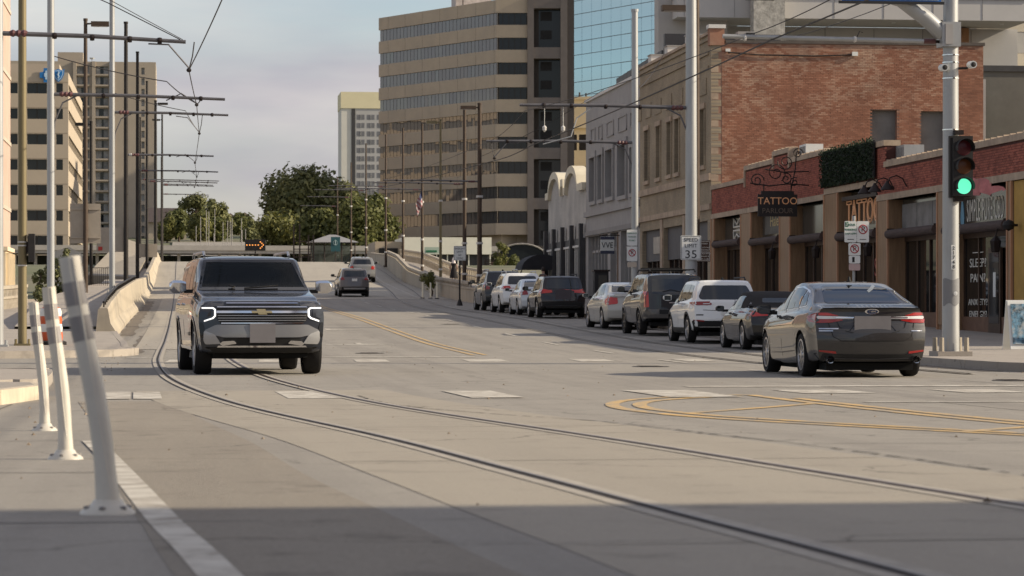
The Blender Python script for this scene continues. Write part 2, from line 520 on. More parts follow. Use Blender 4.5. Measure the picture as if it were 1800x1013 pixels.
# ================================================================== GROUND, ROAD, TRACKS
m_earth = M('earth', (.16, .15, .10), .95, var=.4, scale=.05, dirt=(.07, .11, .035), dscale=.02, damt=.9)
m_road = paving('road_concrete', (.290, .266, .230), (.180, .163, .144), .17, .55, .55, .5)
m_slab = paving('track_slab', (.33, .294, .24), (.228, .203, .168), .13, .35, .7, .45)
m_patch = paving('worn_asphalt', (.29, .256, .21), (.18, .157, .132), .22, .3, .8, .7, .8)
m_far_asphalt = paving('bridge_concrete', (.37, .335, .28), (.27, .24, .20), .06, .5, .3, .4)
m_walk = paving('sidewalk_concrete', (.36, .32, .275), (.22, .195, .17), .10, .25, .5, .5)
m_conc = M('cast_concrete', (.40, .345, .265), .88, var=.10, scale=4, bump=.25, bscale=50, dirt=(.27, .24, .20), dscale=.35, damt=.65, spec=.3, stretch=(1, 1, .5))
m_white = M('road_paint_white', (.56, .525, .455), .8, var=.16, scale=9, dirt=(.29, .255, .21), dscale=4.5, damt=1.0)
m_yellow = M('road_paint_yellow', (.56, .37, .15), .8, var=.14, scale=12, dirt=(.30, .26, .205), dscale=4.0, damt=1.0)
for m_ in (m_white, m_yellow):      # paint worn through to the concrete
    rr_ = [n for n in m_.node_tree.nodes if n.type == 'VALTORGB'][-1]; rr_.color_ramp.elements[0].position = .42; rr_.color_ramp.elements[1].position = .60
m_tar = M('joint_tar', (.035, .032, .030), .75, var=.3, scale=12)
m_joint = M('joint_dark', (.10, .09, .08), .9, var=.3, scale=8)
m_rail = M('rail_steel', (.105, .066, .044), .45, metal=.6, var=.3, scale=5)
m_railtop = M('rail_polished', (.30, .27, .25), .42, metal=.7, var=.15, scale=4)
m_groove = M('rail_groove', (.020, .016, .014), .9, var=.3, scale=6)
m_boot = M('rail_grout', (.35, .315, .265), .85, var=.15, scale=8)

def sheet(name, rows, mat, dz, kind='structure', cols=4):
    """ground-following sheet: rows of (Y, x0, x1)"""
    mb = MB(); n = len(rows)
    for (y, a, b) in rows:
        for i in range(cols + 1): mb.v.append((a + (b - a) * i / cols, y, g(y) + dz))
    for r in range(n - 1):
        for i in range(cols):
            o = r * (cols + 1) + i
            mb.f.append((o, o + 1, o + cols + 2, o + cols + 1)); mb.mi.append(0)
    return tag(mb.build(name, mat, normals=False), kind=kind)

ys = [-80 + 4 * i for i in range(153)] + [560, 620, 700, 800, 950, 1200, 1600, 2200, 3000, 4000]
mb = MB()
xs = [-2500, -600, -250, -120, -60, -30, -14, 0, 14, 30, 60, 120, 250, 600, 2500]
for y in ys:
    for x in xs:
        z = g(y) - .30
        if x < -300 or x > 300: z += .0
        mb.v.append((x, y, z))
for r in range(len(ys) - 1):
    for i in range(len(xs) - 1):
        o = r * len(xs) + i; mb.f.append((o, o + 1, o + len(xs) + 1, o + len(xs))); mb.mi.append(0)
tag(mb.build('ground', m_earth, normals=False), kind='structure')

XR = lambda Y: lin(Y, [(139, 15.6), (150, 15.1), (175, 15.5), (202, 16), (217, 16.3), (234, 16.8), (248, 17), (262, 17.3), (400, 18)])
XL = -1.8
rows = []
yy = -60.0
while yy < 700:
    xl_ = -14 if yy < 14 else (-1.85 if yy > 62 else -14)
    rows.append((yy, -14 if yy < 62 else XL - .05, XR(yy) if yy > 139 else 15.6)); yy += 2.0 if yy < 330 else 10
road = sheet('road', rows, m_road, 0.0, cols=8)
sheet('cross_street', [(y, -90, -14) for y in np.linspace(42, 60, 10)], m_road, 0.0)
sheet('cross_street_east', [(y, 15.6, 90) for y in np.linspace(24, 44, 11)], m_road, 0.0)
# paler concrete deck of the bridge
sheet('bridge_deck', [(y, XL - .02, XR(y) - .02) for y in np.linspace(160, 330, 90)], m_far_asphalt, .004, cols=8)

def marking(name, mb, mat=m_white):
    o = mb.build(name, mat, road, normals=False); return o
# track alignment (left rail), curving from the kerb lane towards the camera's right
RA = [(-.36, 330), (-.36, 200), (-.36, 105), (-.40, 80), (-.45, 65), (-.42, 54.9), (-.14, 42.4), (.5, 30.7), (1.34, 20.9), (1.68, 14.4), (1.86, 10.5), (1.99, 7.8), (2.25, 0), (2.4, -20)]
RA = spline(RA, 0.8)
def offset_path(p, d):
    out_ = []
    for i in range(len(p)):
        a, b = p[max(0, i - 1)], p[min(len(p) - 1, i + 1)]
        tx, ty = b[0] - a[0], b[1] - a[1]; l = math.hypot(tx, ty) or 1
        out_.append((p[i][0] - ty / l * d, p[i][1] + tx / l * d))
    return out_
RB = offset_path(RA, 1.47)
if RB[100][0] < RA[100][0]: RB = offset_path(RA, -1.47); SGN = -1
else: SGN = 1
mid = offset_path(RA, SGN * .735)
near_mid = [p for p in mid if p[1] < 36]
# track slab, laid as separate panels with open joints
m_slabs = [m_slab]
def arc_panels(path, w, panel, gap, name, dz, mat, ymin=3.0):
    acc, cur = 0, [path[0]]
    for a, b in zip(path[:-1], path[1:]):
        acc += math.hypot(b[0] - a[0], b[1] - a[1]); cur.append(b)
        if acc > panel:
            if b[1] > ymin - 6: marking(name, ribbon(cur, w, dz, 1.0), mat)
            q0, q1 = cur[-2], cur[-1]; l = math.hypot(q1[0] - q0[0], q1[1] - q0[1])
            cur = [(q1[0] + (q1[0] - q0[0]) / l * gap, q1[1] + (q1[1] - q0[1]) / l * gap)]; acc = 0
slab_mid = offset_path(RA, SGN * .80)
arc_panels([p for p in slab_mid if p[1] < 36 and p[1] > -18], 3.1, 6.2, .035, 'track_slab_panel', .0052, m_slab)
arc_panels([p for p in slab_mid if 60 < p[1] < 330], 2.9, 9, .04, 'track_slab_panel', .008, m_far_asphalt)
# rough asphalt filling between the slab and the edge line
marking('asphalt_patch', ribbon(spline([(-.62, 31), (-.25, 24), (.0, 19), (.15, 14), (.4, 9), (.6, 4), (.6, -10)], 1.0), .95, .004), m_patch)
# cracked joint beside the slab
kp = [(2.05, 33), (2.18, 29.3), (2.75, 26.3), (3.5, 23.5), (3.9, 19.5), (4.06, 16.9), (4.12, 13.4), (4.2, 8), (4.3, 2)]
kp2 = []
for i, p in enumerate(spline(kp, .16)):
    kp2.append((p[0] + rnd.uniform(-.012, .012), p[1]))
mb = MB()
for i in range(0, len(kp2) - 1):
    if rnd.random() < .9: ribbon([kp2[i], kp2[i + 1]], rnd.uniform(.008, .032), .012, 1, mb)
marking('cracked_joint', mb, m_tar)
for (x0, x1, y, w) in [(-14, .1, 14.6, .02), (-14, -.1, 19.6, .016), (4.1, 15, 18.2, .016), (4.1, 15.4, 12.6, .016), (-8, .3, 10.4, .018), (1.9, 15, 31.2, .016), (-1, 15, 39.0, .016), (-9, 15, 46.5, .016), (2.6, 15.5, 66, .014), (-1.6, 15.5, 96, .03), (-1.7, 15.5, 158.5, .10)]:
    n = 40; pth = [(x0 + (x1 - x0) * i / n, y + rnd.uniform(-.01, .01)) for i in range(n + 1)]
    marking('sealed_joint', ribbon(pth, w * 1.5, .005, 1.0), m_joint)
for (x, y0, y1) in [(4.5, -2, 12), (8.0, 4, 30), (11.2, 12, 40), (-1.75, 12, 30)]:
    marking('sealed_joint', ribbon([(x + .01 * math.sin(i), y0 + (y1 - y0) * i / 20) for i in range(21)], .02, .005), m_joint)

def rail_thing(path, label, ymax=330, web=m_rail, gro=None):
    p = [q for q in path if -12 < q[1] < ymax]
    r = empty('tram_rail', (0, 0, 0), 0, label, 'rail')
    ribbon(p, .21, .012, 1.0).build('grout_strip', m_boot, r, normals=False)
    ribbon(p, .062, .016, 1.0).build('rail_web', web, r, normals=False)
    ribbon(offset_path(p, .021), .016, .020, 1.0).build('rail_head', m_railtop, r, normals=False)
    ribbon(offset_path(p, -.008 * SGN), .028, .0205, 1.0).build('flange_groove', gro or m_groove, r, normals=False)
    return r
rail_thing(RA, 'left rail of the curving tram track passing left of the oncoming SUV')
rail_thing(RB, 'right rail of the curving tram track running out beneath the oncoming SUV', web=M('rail_faint', (.20, .165, .135), .6, metal=.3, var=.4, scale=2), gro=m_rail)
RR = spline([(11.0, 44), (11.0, 80), (11.05, 110), (11.2, 135), (11.9, 155), (13.2, 180), (14.2, 210), (14.6, 240), (14.8, 300)], 1.5)
rail_thing(RR, 'left rail of the far tram track climbing the bridge on the right')
rail_thing(offset_path(RR, -1.47), 'right rail of the far tram track beside the bridge wall')

# painted lines and crosswalks
def block(name, x0, x1, y0, y1, mat=m_white, sk=0.0, dz=.006):
    mb = MB(); n = 4
    for i in range(n):
        ya, yb = y0 + (y1 - y0) * i / n, y0 + (y1 - y0) * (i + 1) / n
        sa, sb = sk * i / n, sk * (i + 1) / n
        mb.quad((x0 + sa, ya, g(ya) + dz), (x1 + sa, ya, g(ya) + dz), (x1 + sb, yb, g(yb) + dz), (x0 + sb, yb, g(yb) + dz))
    return marking(name, mb, mat)
for (a, b) in [(-.93, -.55), (-.52, -.2), (1.2, 1.85), (3.25, 3.86), (5.5, 6.35)]:
    block('crosswalk_bar', a, b, 31.8, 35.0, sk=-.05, dz=.0085)
for (a, b) in [(-.3, .3), (1.5, 2.1), (3.4, 4.05), (5.6, 6.4), (7.8, 8.5), (9.9, 10.5), (12.0, 12.6)]:
    block('crosswalk_bar', a, b, 55.2, 57.6, sk=.08)
block('stop_line', -1.2, 6.2, 59.6, 60.1)
block('stop_line', 6.6, 13.0, 36.6, 37.2)
block('stop_line', 7.2, 30.0, 29.4, 29.65)
for (a, b) in [(7.4, 8.3), (9.4, 10.2), (11.3, 12.2)]: block('crosswalk_bar', a, b, 33.4, 35.0, sk=-.05)
# turn arrows in the inner lane
for (cx, cy) in [(4.6, 72.5), (4.6, 88)]:
    mb = MB(); z = lambda y: g(y) + .006
    mb.quad((cx - .08, cy, z(cy)), (cx + .08, cy, z(cy)), (cx + .08, cy + 2.2, z(cy + 2.2)), (cx - .08, cy + 2.2, z(cy + 2.2)))
    mb.quad((cx - .08, cy + .1, z(cy)), (cx - .08, cy + .7, z(cy + .7)), (cx - .9, cy + .6, z(cy + .6)), (cx - .9, cy + .2, z(cy + .2)))
    mb.add([(cx + .08, cy - .1, z(cy)), (cx + .08, cy + .9, z(cy + .9)), (cx + .95, cy + .4, z(cy + .4))], [(0, 1, 2)])
    marking('turn_arrow', mb)
for off in (-.13, .13):
    marking('centre_line', ribbon([(6.46 + off, 61.5), (6.55 + off, 90), (6.7 + off, 136), (6.8 + off, 200), (6.9 + off, 270)], .11, .0085), m_yellow)
def yl(name, path): marking(name, ribbon(spline(path, .4), .145, .0085, .4), m_yellow)
left_o = [(7.2, 3), (6.9, 12), (6.35, 17.5), (5.96, 19.7), (4.75, 23.9), (4.36, 26.2), (4.34, 28.35), (4.75, 30.4), (5.6, 32.0), (6.57, 32.8)]
yl('median_line', left_o)
yl('median_line', [(6.62, 32.7), (6.62, 29.1), (6.75, 22.5), (7.1, 16), (7.5, 3)])
yl('median_line', [(7.42, 3), (7.12, 12), (6.57, 17.6), (6.16, 19.9), (5.0, 24.1), (4.62, 26.3), (4.6, 28.2), (4.95, 30.0), (5.7, 31.5), (6.4, 32.2)])
yl('median_line', [(6.85, 31.2), (6.85, 29.1), (6.98, 22.5), (7.32, 16), (7.7, 3)])
yl('median_chevron', [(4.7, 26.0), (5.8, 27.8), (6.6, 29.2)])
yl('median_chevron', [(5.8, 20.6), (6.7, 21.8)])
# white lane markings on the right-hand carriageway
for y in [44.5 + 9.2 * i for i in range(16)]:
    x = 9.55 if y < 150 else 9.9
    block('lane_dash', x, x + .11, y, y + 3.0, dz=.0085)
marking('parking_edge_line', ribbon([(12.55, 62), (12.6, 90), (12.7, 120), (12.9, 140)], .10, .0085))
marking('edge_line', ribbon([(13.45, 150), (14.0, 180), (15.2, 240)], .10, .0085))
for y in [68.4, 75.6, 82.6, 89.6, 96.6, 103.6, 111, 118]:
    block('parking_stall_line', 12.6, 13.3, y, y + .1, dz=.0085)
# thick white edge line beside the flexible posts
marking('edge_line', ribbon(spline([(-.60, 19.5), (-.44, 17), (-.2, 12.9), (-.05, 10.3), (.06, 8.7), (.2, 6.2), (.4, 2), (.5, -6)], .5), .125, .0115), m_white)

# ---- sidewalks with real kerbs
def raised(name, poly, h, mat, kind='structure', ext=None):
    """raised pavement: polygon of (x, y) densified along Y, kerb height h above the street profile"""
    mb = MB(); top = []
    for (a, b) in zip(poly, poly[1:] + poly[:1]):
        n = max(1, int(math.hypot(b[0] - a[0], b[1] - a[1]) / 4))
        top += [(a[0] + (b[0] - a[0]) * i / n, a[1] + (b[1] - a[1]) * i / n) for i in range(n)]
    bm = bmesh.new()
    vs = [bm.verts.new((x, y, g(y) + h)) for x, y in top]
    lo = [bm.verts.new((x, y, g(y) - .1)) for x, y in top]
    for i in range(len(top)):
        j = (i + 1) % len(top); bm.faces.new((vs[i], vs[j], lo[j], lo[i]))
    r = delaunay_2d_cdt([Vector(p) for p in top], [(i, (i + 1) % len(top)) for i in range(len(top))], [], 1, 1e-4)
    if len(r[0]) == len(top):
        for f in r[2]: bm.faces.new([vs[i] for i in f])
    bmesh.ops.recalc_face_normals(bm, faces=bm.faces)
    me = bpy.data.meshes.new(name); bm.to_mesh(me); bm.free(); me.materials.append(mat)
    o = bpy.data.objects.new(name, me); COL.objects.link(o)
    return tag(o, kind=kind)
sw_r = raised('sidewalk_right', [(60, 44.5), (16.5, 44.5), (14.6, 44.8), (13.9, 45.8), (13.72, 48), (13.72, 57.5), (13.9, 59), (15.1, 61), (15.4, 62), (15.4, 139), (22.4, 139), (22.4, 176), (60, 176)][:10] + [(26, 139), (26, 100), (26, 70), (60, 70)], .15, m_walk)
raised('sidewalk_bridge_right', [(15.5, 140), (16.0, 175), (16.5, 202), (17.3, 234), (17.8, 262), (20.6, 262), (20.4, 175), (22.3, 139.5)], .16, m_walk)
# kerb stones along the right sidewalk
def kerb(path, parent, name='kerb_stone', h=.155, w=.16, seg=3.0, mat=m_walk):
    pts = spline(path, .5); acc = 0; cur = [pts[0]]
    for a, b in zip(pts[:-1], pts[1:]):
        cur.append(b); acc += math.hypot(b[0] - a[0], b[1] - a[1])
        if acc > seg:
            m2 = MB(); lft = offset_path(cur, w / 2); rgt = offset_path(cur, -w / 2); k = len(cur)
            vs = [(x, y, g(y) + h) for x, y in lft] + [(x, y, g(y) + h) for x, y in rgt] + [(x, y, g(y) - .05) for x, y in lft] + [(x, y, g(y) - .05) for x, y in rgt]
            fs = []
            for i in range(k - 1):
                fs += [(i, i + 1, k + i + 1, k + i), (i, 2 * k + i, 2 * k + i + 1, i + 1), (k + i, k + i + 1, 3 * k + i + 1, 3 * k + i)]
            fs += [(0, k, 3 * k, 2 * k), (k - 1, 3 * k - 1, 4 * k - 1, 2 * k - 1)]
            m2.add(vs, fs); m2.build(name, mat, parent)
            q0, q1 = cur[-2], cur[-1]; l = math.hypot(q1[0] - q0[0], q1[1] - q0[1])
            cur = [(q1[0] + (q1[0] - q0[0]) / l * .02, q1[1] + (q1[1] - q0[1]) / l * .02)]; acc = 0
kerb([(20, 44.45), (16.5, 44.45), (14.6, 44.75), (13.85, 45.8), (13.67, 48), (13.67, 57.5), (13.85, 59), (15.05, 61), (15.35, 62.5), (15.35, 80), (15.35, 139)], sw_r)
# scored joints of the right sidewalk near the corner
for y in [48 + 1.8 * i for i in range(24)]:
    MB().quad((14 if y < 60 else 15.7, y, g(y) + .153), (22.3, y, g(y) + .153), (22.3, y + .018, g(y) + .153), (14 if y < 60 else 15.7, y + .018, g(y) + .153)).build('scored_joint', m_joint, sw_r, normals=False)

sw_l = raised('sidewalk_left', [(-1.25, 63.5), (-1.02, 62.6), (-1.6, 60.8), (-3.6, 59.4), (-8, 58.9), (-40, 58.8), (-40, 150), (-4.7, 150), (-4.7, 84), (-1.95, 84), (-1.95, 82)], .15, m_walk)
kerb([(-1.9, 82), (-1.4, 70), (-1.2, 63.6), (-.98, 62.6), (-1.55, 60.75), (-3.6, 59.33), (-8, 58.8), (-20, 58.7)], sw_l, seg=2.6)
for y in [61.5, 63.8, 66, 69, 72, 75, 78]:
    MB().quad((-12, y, g(y) + .153), (-1.5, y, g(y) + .153), (-1.5, y + .02, g(y) + .153), (-12, y + .02, g(y) + .153)).build('scored_joint', m_joint, sw_l, normals=False)
sw_n = raised('sidewalk_near_left', [(-1.95, 41.3), (-2.1, 42.6), (-3, 43.4), (-30, 43.6), (-30, 35.2), (-2.3, 35.2), (-1.8, 36)], .15, m_walk)
kerb([(-2.0, 35.4), (-1.78, 36.2), (-1.9, 41.3), (-2.1, 42.6), (-3, 43.35), (-12, 43.55)], sw_n, seg=2.4)
sw_n2 = raised('sidewalk_near_left_island', [(-1.75, 33.6), (-1.62, 32.2), (-1.85, 30.4), (-2.05, 28.5), (-2.1, 24), (-30, 24), (-30, 34), (-2.4, 34.0)], .16, m_walk)
kerb([(-2.4, 33.98), (-1.78, 33.6), (-1.62, 32.2), (-1.85, 30.4), (-2.05, 28.5), (-2.08, 23)], sw_n2, seg=2.1, mat=M('kerb_buff', (.52, .45, .34), .85, var=.12, scale=5, dirt=(.36, .31, .25), dscale=1.2, damt=.6))

# raised walkway behind the left barrier
ZW = lambda y: lin(y, [(82, g(82) + .15), (95, 1.2), (111, 1.66), (138, 2.15), (175, 2.7), (225, 4.3), (285, 5.9), (330, 6)])
mb = MB()
wy = list(np.linspace(84, 330, 80))
for y in wy:
    mb.v += [(-4.8, y, g(y) - .4), (-4.8, y, ZW(y)), (-2.15, y, ZW(y))]
for r in range(len(wy) - 1):
    for i in range(2):
        o = r * 3 + i; mb.f.append((o, o + 1, o + 4, o + 3)); mb.mi.append(0)
tag(mb.build('walkway_left', m_walk, normals=False), kind='structure')

# ---- left concrete barrier in cast sections
ZB = lambda y: lin(y, [(82, g(82) + .80), (86, 1.3), (100, 1.75), (134, 2.45), (175, 3.05), (215, 4.45), (262, 6.35), (330, 6.5)])
br = empty('concrete_barrier', (0, 0, 0), 0, 'long cast concrete barrier along the left edge of the tram lane', 'barrier')
yb_ = 81.5
for i in range(22):
    ln = 5.0 if i < 10 else 14.0
    n = 4; mb = MB(); prev = None
    for k in range(n + 1):
        y = yb_ + ln * k / n * .995; b, t = g(y) - .05, ZB(y)
        fl = .30 if i > 0 or k > 0 else .26
        pr = [(XL + .02, b), (XL, b + .16), (XL - .17, b + .42), (XL - .24, t - .04), (XL - .26, t), (XL - .48, t), (XL - .52, t - .04), (XL - .60, b)]
        ring = [(x, y, z) for x, z in pr]; o = len(mb.v); mb.v += ring
        if prev is not None:
            for j in range(len(pr)): mb.f.append((prev + j, prev + (j + 1) % 8, o + (j + 1) % 8, o + j)); mb.mi.append(0)
        else: mb.f.append(tuple(o + j for j in range(8))); mb.mi.append(0)
        prev = o
    mb.f.append(tuple(prev + j for j in range(8))); mb.mi.append(0)
    mb.build('barrier_section', m_conc, br); yb_ += ln
# low iron rail set on the barrier
m_black = M('black_metal', (.030, .026, .024), .5, metal=.4, var=.2, scale=3)
m_brown = M('bronze_paint', (.072, .050, .036), .55, metal=.2, var=.2, scale=3)
lr = empty('barrier_hand_rail', (0, 0, 0), 0, 'low dark iron rail fixed on top of the left barrier', 'railing')
pts = [(XL - .38, y, ZB(y) + .16) for y in np.linspace(82.2, 140, 30)]
MB().tube(pts, .035, 6).build('top_rail', m_black, lr)
for y in np.linspace(82.4, 139, 34): MB().box(XL - .40, XL - .36, y - .03, y + .03, ZB(y) - .02, ZB(y) + .16).build('baluster', m_black, lr)

# ---- right bridge wall
ZT = lambda y: lin(y, [(139, 1.95), (146, 2.18), (176, 2.85), (202, 3.85), (217, 5.0), (234, 5.66), (248, 6.0), (262, 6.35), (300, 6.6)])
bw = empty('bridge_wall', (0, 0, 0), 0, 'curving concrete parapet wall on the right side of the bridge', 'wall')
y0 = 139.0
for i in range(13):
    ln = 10.0; mb = MB(); prev = None
    for k in range(6):
        y = y0 + ln * k / 5 * .997; x = XR(y); b, t = g(y) - .1, ZT(y)
        if i == 0: t = lin(y, [(139, 1.55), (141, 2.0), (149, 2.24)])
        pr = [(x, b), (x, t - .12), (x - .04, t - .10), (x - .04, t), (x + .34, t), (x + .34, b)]
        o = len(mb.v); mb.v += [(q[0], y, q[1]) for q in pr]
        if prev is not None:
            for j in range(6): mb.f.append((prev + j, prev + (j + 1) % 6, o + (j + 1) % 6, o + j)); mb.mi.append(0)
        else: mb.f.append(tuple(o + j for j in range(6))); mb.mi.append(0)
        prev = o
    mb.f.append(tuple(prev + j for j in range(6))); mb.mi.append(0)
    mb.build('wall_section', m_conc, bw); y0 += ln
# low open parapet of little concrete arches on that wall and the tall balustrade behind the footway
m_bal = M('balustrade_concrete', (.40, .35, .28), .88, var=.15, scale=5, dirt=(.24, .2, .16), dscale=.8, damt=.6)
def balustrade(name, label, xf, zf, ya, yb, step, h, n_lim=300):
    r = empty(name, (0, 0, 0), 0, label, 'balustrade')
    yy_ = np.arange(ya, yb, step)
    for a, b in zip(yy_[:-1:6], list(yy_[6::6]) + [yy_[-1]]):
        mb = MB(); n = 5; prev = None
        for k in range(n + 1):
            y = a + (b - a) * k / n; x = xf(y); z = zf(y)
            o = len(mb.v); mb.v += [(x - .11, y, z + h - .14), (x + .11, y, z + h - .14), (x + .11, y, z + h), (x - .11, y, z + h)]
            if prev is not None:
                for j in range(4): mb.f.append((prev + j, prev + (j + 1) % 4, o + (j + 1) % 4, o + j)); mb.mi.append(0)
            prev = o
        mb.build('top_rail', m_bal, r)
        mb = MB(); prev = None
        for k in range(n + 1):
            y = a + (b - a) * k / n; x = xf(y); z = zf(y)
            o = len(mb.v); mb.v += [(x - .09, y, z + h * .44), (x + .09, y, z + h * .44), (x + .09, y, z + h * .54), (x - .09, y, z + h * .54)]
            if prev is not None:
                for j in range(4): mb.f.append((prev + j, prev + (j + 1) % 4, o + (j + 1) % 4, o + j)); mb.mi.append(0)
            prev = o
        mb.build('mid_rail', m_bal, r)
    for y in yy_:
        x, z = xf(y), zf(y)
        MB().tube([(x, y, z), (x, y, z + h * .25), (x, y, z + h * .6), (x, y, z + h - .13)], [.085, .105, .06, .085], 6).build('baluster', m_bal, r)
    return r
balustrade('bridge_balustrade', 'tall open concrete balustrade beyond the pedestrian on the bridge footway', lambda y: lin(y, [(168, 20.3), (200, 20.0), (275, 20.2)]), lambda y: g(y) + .15, 158, 262, 1.15, 1.05)
balustrade('parapet_balustrade', 'low open concrete parapet on the curving bridge wall', lambda y: XR(y) + .16, lambda y: ZT(y) - .01, 150, 236, 1.0, .30)
# left distance: balustrade seen at the frame edge
balustrade('side_street_balustrade', 'concrete balustrade at the far left behind the brown pole', lambda y: lin(y, [(98, -7.6), (128, -7.0)]), lambda y: g(y) + .14, 100, 132, .95, .98)

# ---- gutter grime, tyre-polished wheel paths, utility covers and debris
m_grime = paving('gutter_grime', (.175, .15, .122), (.11, .095, .08), .3, .6, .2, .8)
for y0_, y1_ in ((62, 84), (84.3, 108), (108.2, 139)): marking('gutter_grime', ribbon([(15.05 + .06 * math.sin(i * 1.7), y0_ + (y1_ - y0_) * i / 16) for i in range(17)], .42, .006), m_grime)
marking('gutter_grime', ribbon([(13.42 + .05 * math.sin(i * 1.3), 46 + 11 * i / 12) for i in range(13)], .36, .006), m_grime)
marking('gutter_grime', ribbon([(-1.55 + .06 * math.sin(i * 1.9), 82 + 70 * i / 30) for i in range(31)], .40, .006), m_grime)
marking('gutter_grime', ribbon([(-1.0 + .05 * math.sin(i * 1.9), 64 + 18 * i / 12) for i in range(13)], .30, .006), m_grime)
for (x, y, r_) in [(8.4, 50.5, .33), (4.2, 63.5, .32), (11.9, 39.8, .30), (9.1, 96, .33)]:
    cvr = wroot('utility_cover', (x, y, g(y)), {50.5: 'round iron cover in the junction left of the gunmetal saloon', 63.5: 'round iron cover near the start of the double yellow line', 39.8: 'round iron cover in front of the signal corner', 96: 'round iron cover far up the right carriageway'}[y], 'manhole cover')
    MB().lathe([(0, .009), (r_ - .05, .009), (r_ - .045, .004), (r_ - .02, .004), (r_ - .015, .010), (r_, .010), (r_ + .01, .004)], (x, y, g(y)), n=28).build('iron_lid', M('cast_iron', (.085, .075, .066), .6, metal=.4, var=.3, scale=20), cvr)
    for k in range(5): MB().box(x - r_ * .6, x + r_ * .6, y - r_ * .55 + k * .14, y - r_ * .52 + k * .14, g(y) + .009, g(y) + .013).build('lid_rib', M('cast_iron', (.085, .075, .066), .6), cvr)
mb = MB()
for k in range(420):
    y = rnd.uniform(7, 75) if rnd.random() < .7 else rnd.uniform(62, 138); x = rnd.uniform(-1.6, 13.3) if rnd.random() < .5 else (15.1 + rnd.gauss(0, .12) if y > 62 else rnd.choice([-1.3, 13.5]) + rnd.gauss(0, .15))
    q = rnd.uniform(.006, .022); a = rnd.uniform(0, 3.1); z_ = g(y) + .010
    dx, dy = math.cos(a) * q, math.sin(a) * q
    mb.add([(x - dx, y - dy, z_), (x + dy, y - dx, z_), (x + dx, y + dy, z_), (x - dy, y + dx, z_), (x, y, z_ + q * .9)], [(0, 1, 4), (1, 2, 4), (2, 3, 4), (3, 0, 4)])
tag(mb.build('road_debris', M('grit', (.20, .155, .11), .9, var=.6, scale=3), normals=False), 'scattered grit, leaf scraps and pebbles on the road', 'debris', kind='stuff')

# ================================================================== RIGHT-HAND BUILDINGS
m_mortar = M('mortar', (.28, .165, .12), .9, var=.15, scale=3)
m_redmortar = M('red_mortar', (.085, .034, .028), .9, var=.15, scale=3)
m_redbrick = brick_mat('red_brick', (.20, .060, .045), (.40, .130, .090))
m_oldbrick = brick_mat('old_brick', (.285, .130, .085), (.375, .178, .115), (.52, .41, .31), .55, (10.9, 11.7))
m_tanbrick = fine_brick('tan_brick', (.37, .30, .21), (.31, .25, .175), (.27, .23, .18))
m_coping = M('coping_tan', (.42, .32, .23), .8, var=.15, scale=3, dirt=(.2, .15, .12), dscale=1, damt=.6)
m_wood = M('brown_wood', (.27, .165, .092), .55, var=.2, scale=2, stretch=(6, 6, .6))
m_wooddk = M('dark_wood', (.060, .034, .022), .5, var=.25, scale=2)
m_trim = M('terracotta_trim', (.46, .24, .135), .6, var=.15, scale=2, stretch=(4, 4, .5))
m_awn = M('rolled_awning', (.075, .052, .046), .85, var=.25, scale=4, stretch=(5, .4, 5))
m_shopglass = glass_mat('shop_glass', (.016, .015, .014))
m_transom = glass_mat('transom_glass', (.06, .058, .052), rough=.12)
m_stucco = M('white_stucco', (.66, .64, .60), .85, var=.06, scale=2, dirt=(.5, .47, .43), dscale=.5, damt=.5, bump=.1)
m_greypaint = M('grey_paint', (.33, .315, .305), .75, var=.07, scale=1.5, dirt=(.25, .235, .22), dscale=.4, damt=.5)
m_greytrim = M('grey_trim', (.24, .225, .215), .7, var=.1, scale=2)
m_dkgrey = M('charcoal_paint', (.055, .053, .055), .6, var=.15, scale=2)
m_blk = M('soft_black', (.022, .020, .020), .7, var=.2, scale=3)
m_iron = M('wrought_iron', (.030, .022, .020), .55, metal=.5, var=.2)
m_signwhite = M('sign_white', (.70, .70, .67), .5, var=.04, scale=3)
m_ink = M('ink_black', (.02, .02, .022), .6, var=.1)
m_neon = M('neon_orange', (.60, .32, .17), .4, var=.05, emit=(1.0, .45, .2), estr=.05)
m_steel = M('galvanised_steel', (.37, .375, .375), .42, metal=.35, var=.10, scale=2.5, dirt=(.29, .29, .28), dscale=1.5, damt=.5, stretch=(1, 1, .25))
FX = 22.5
F = frY(FX)

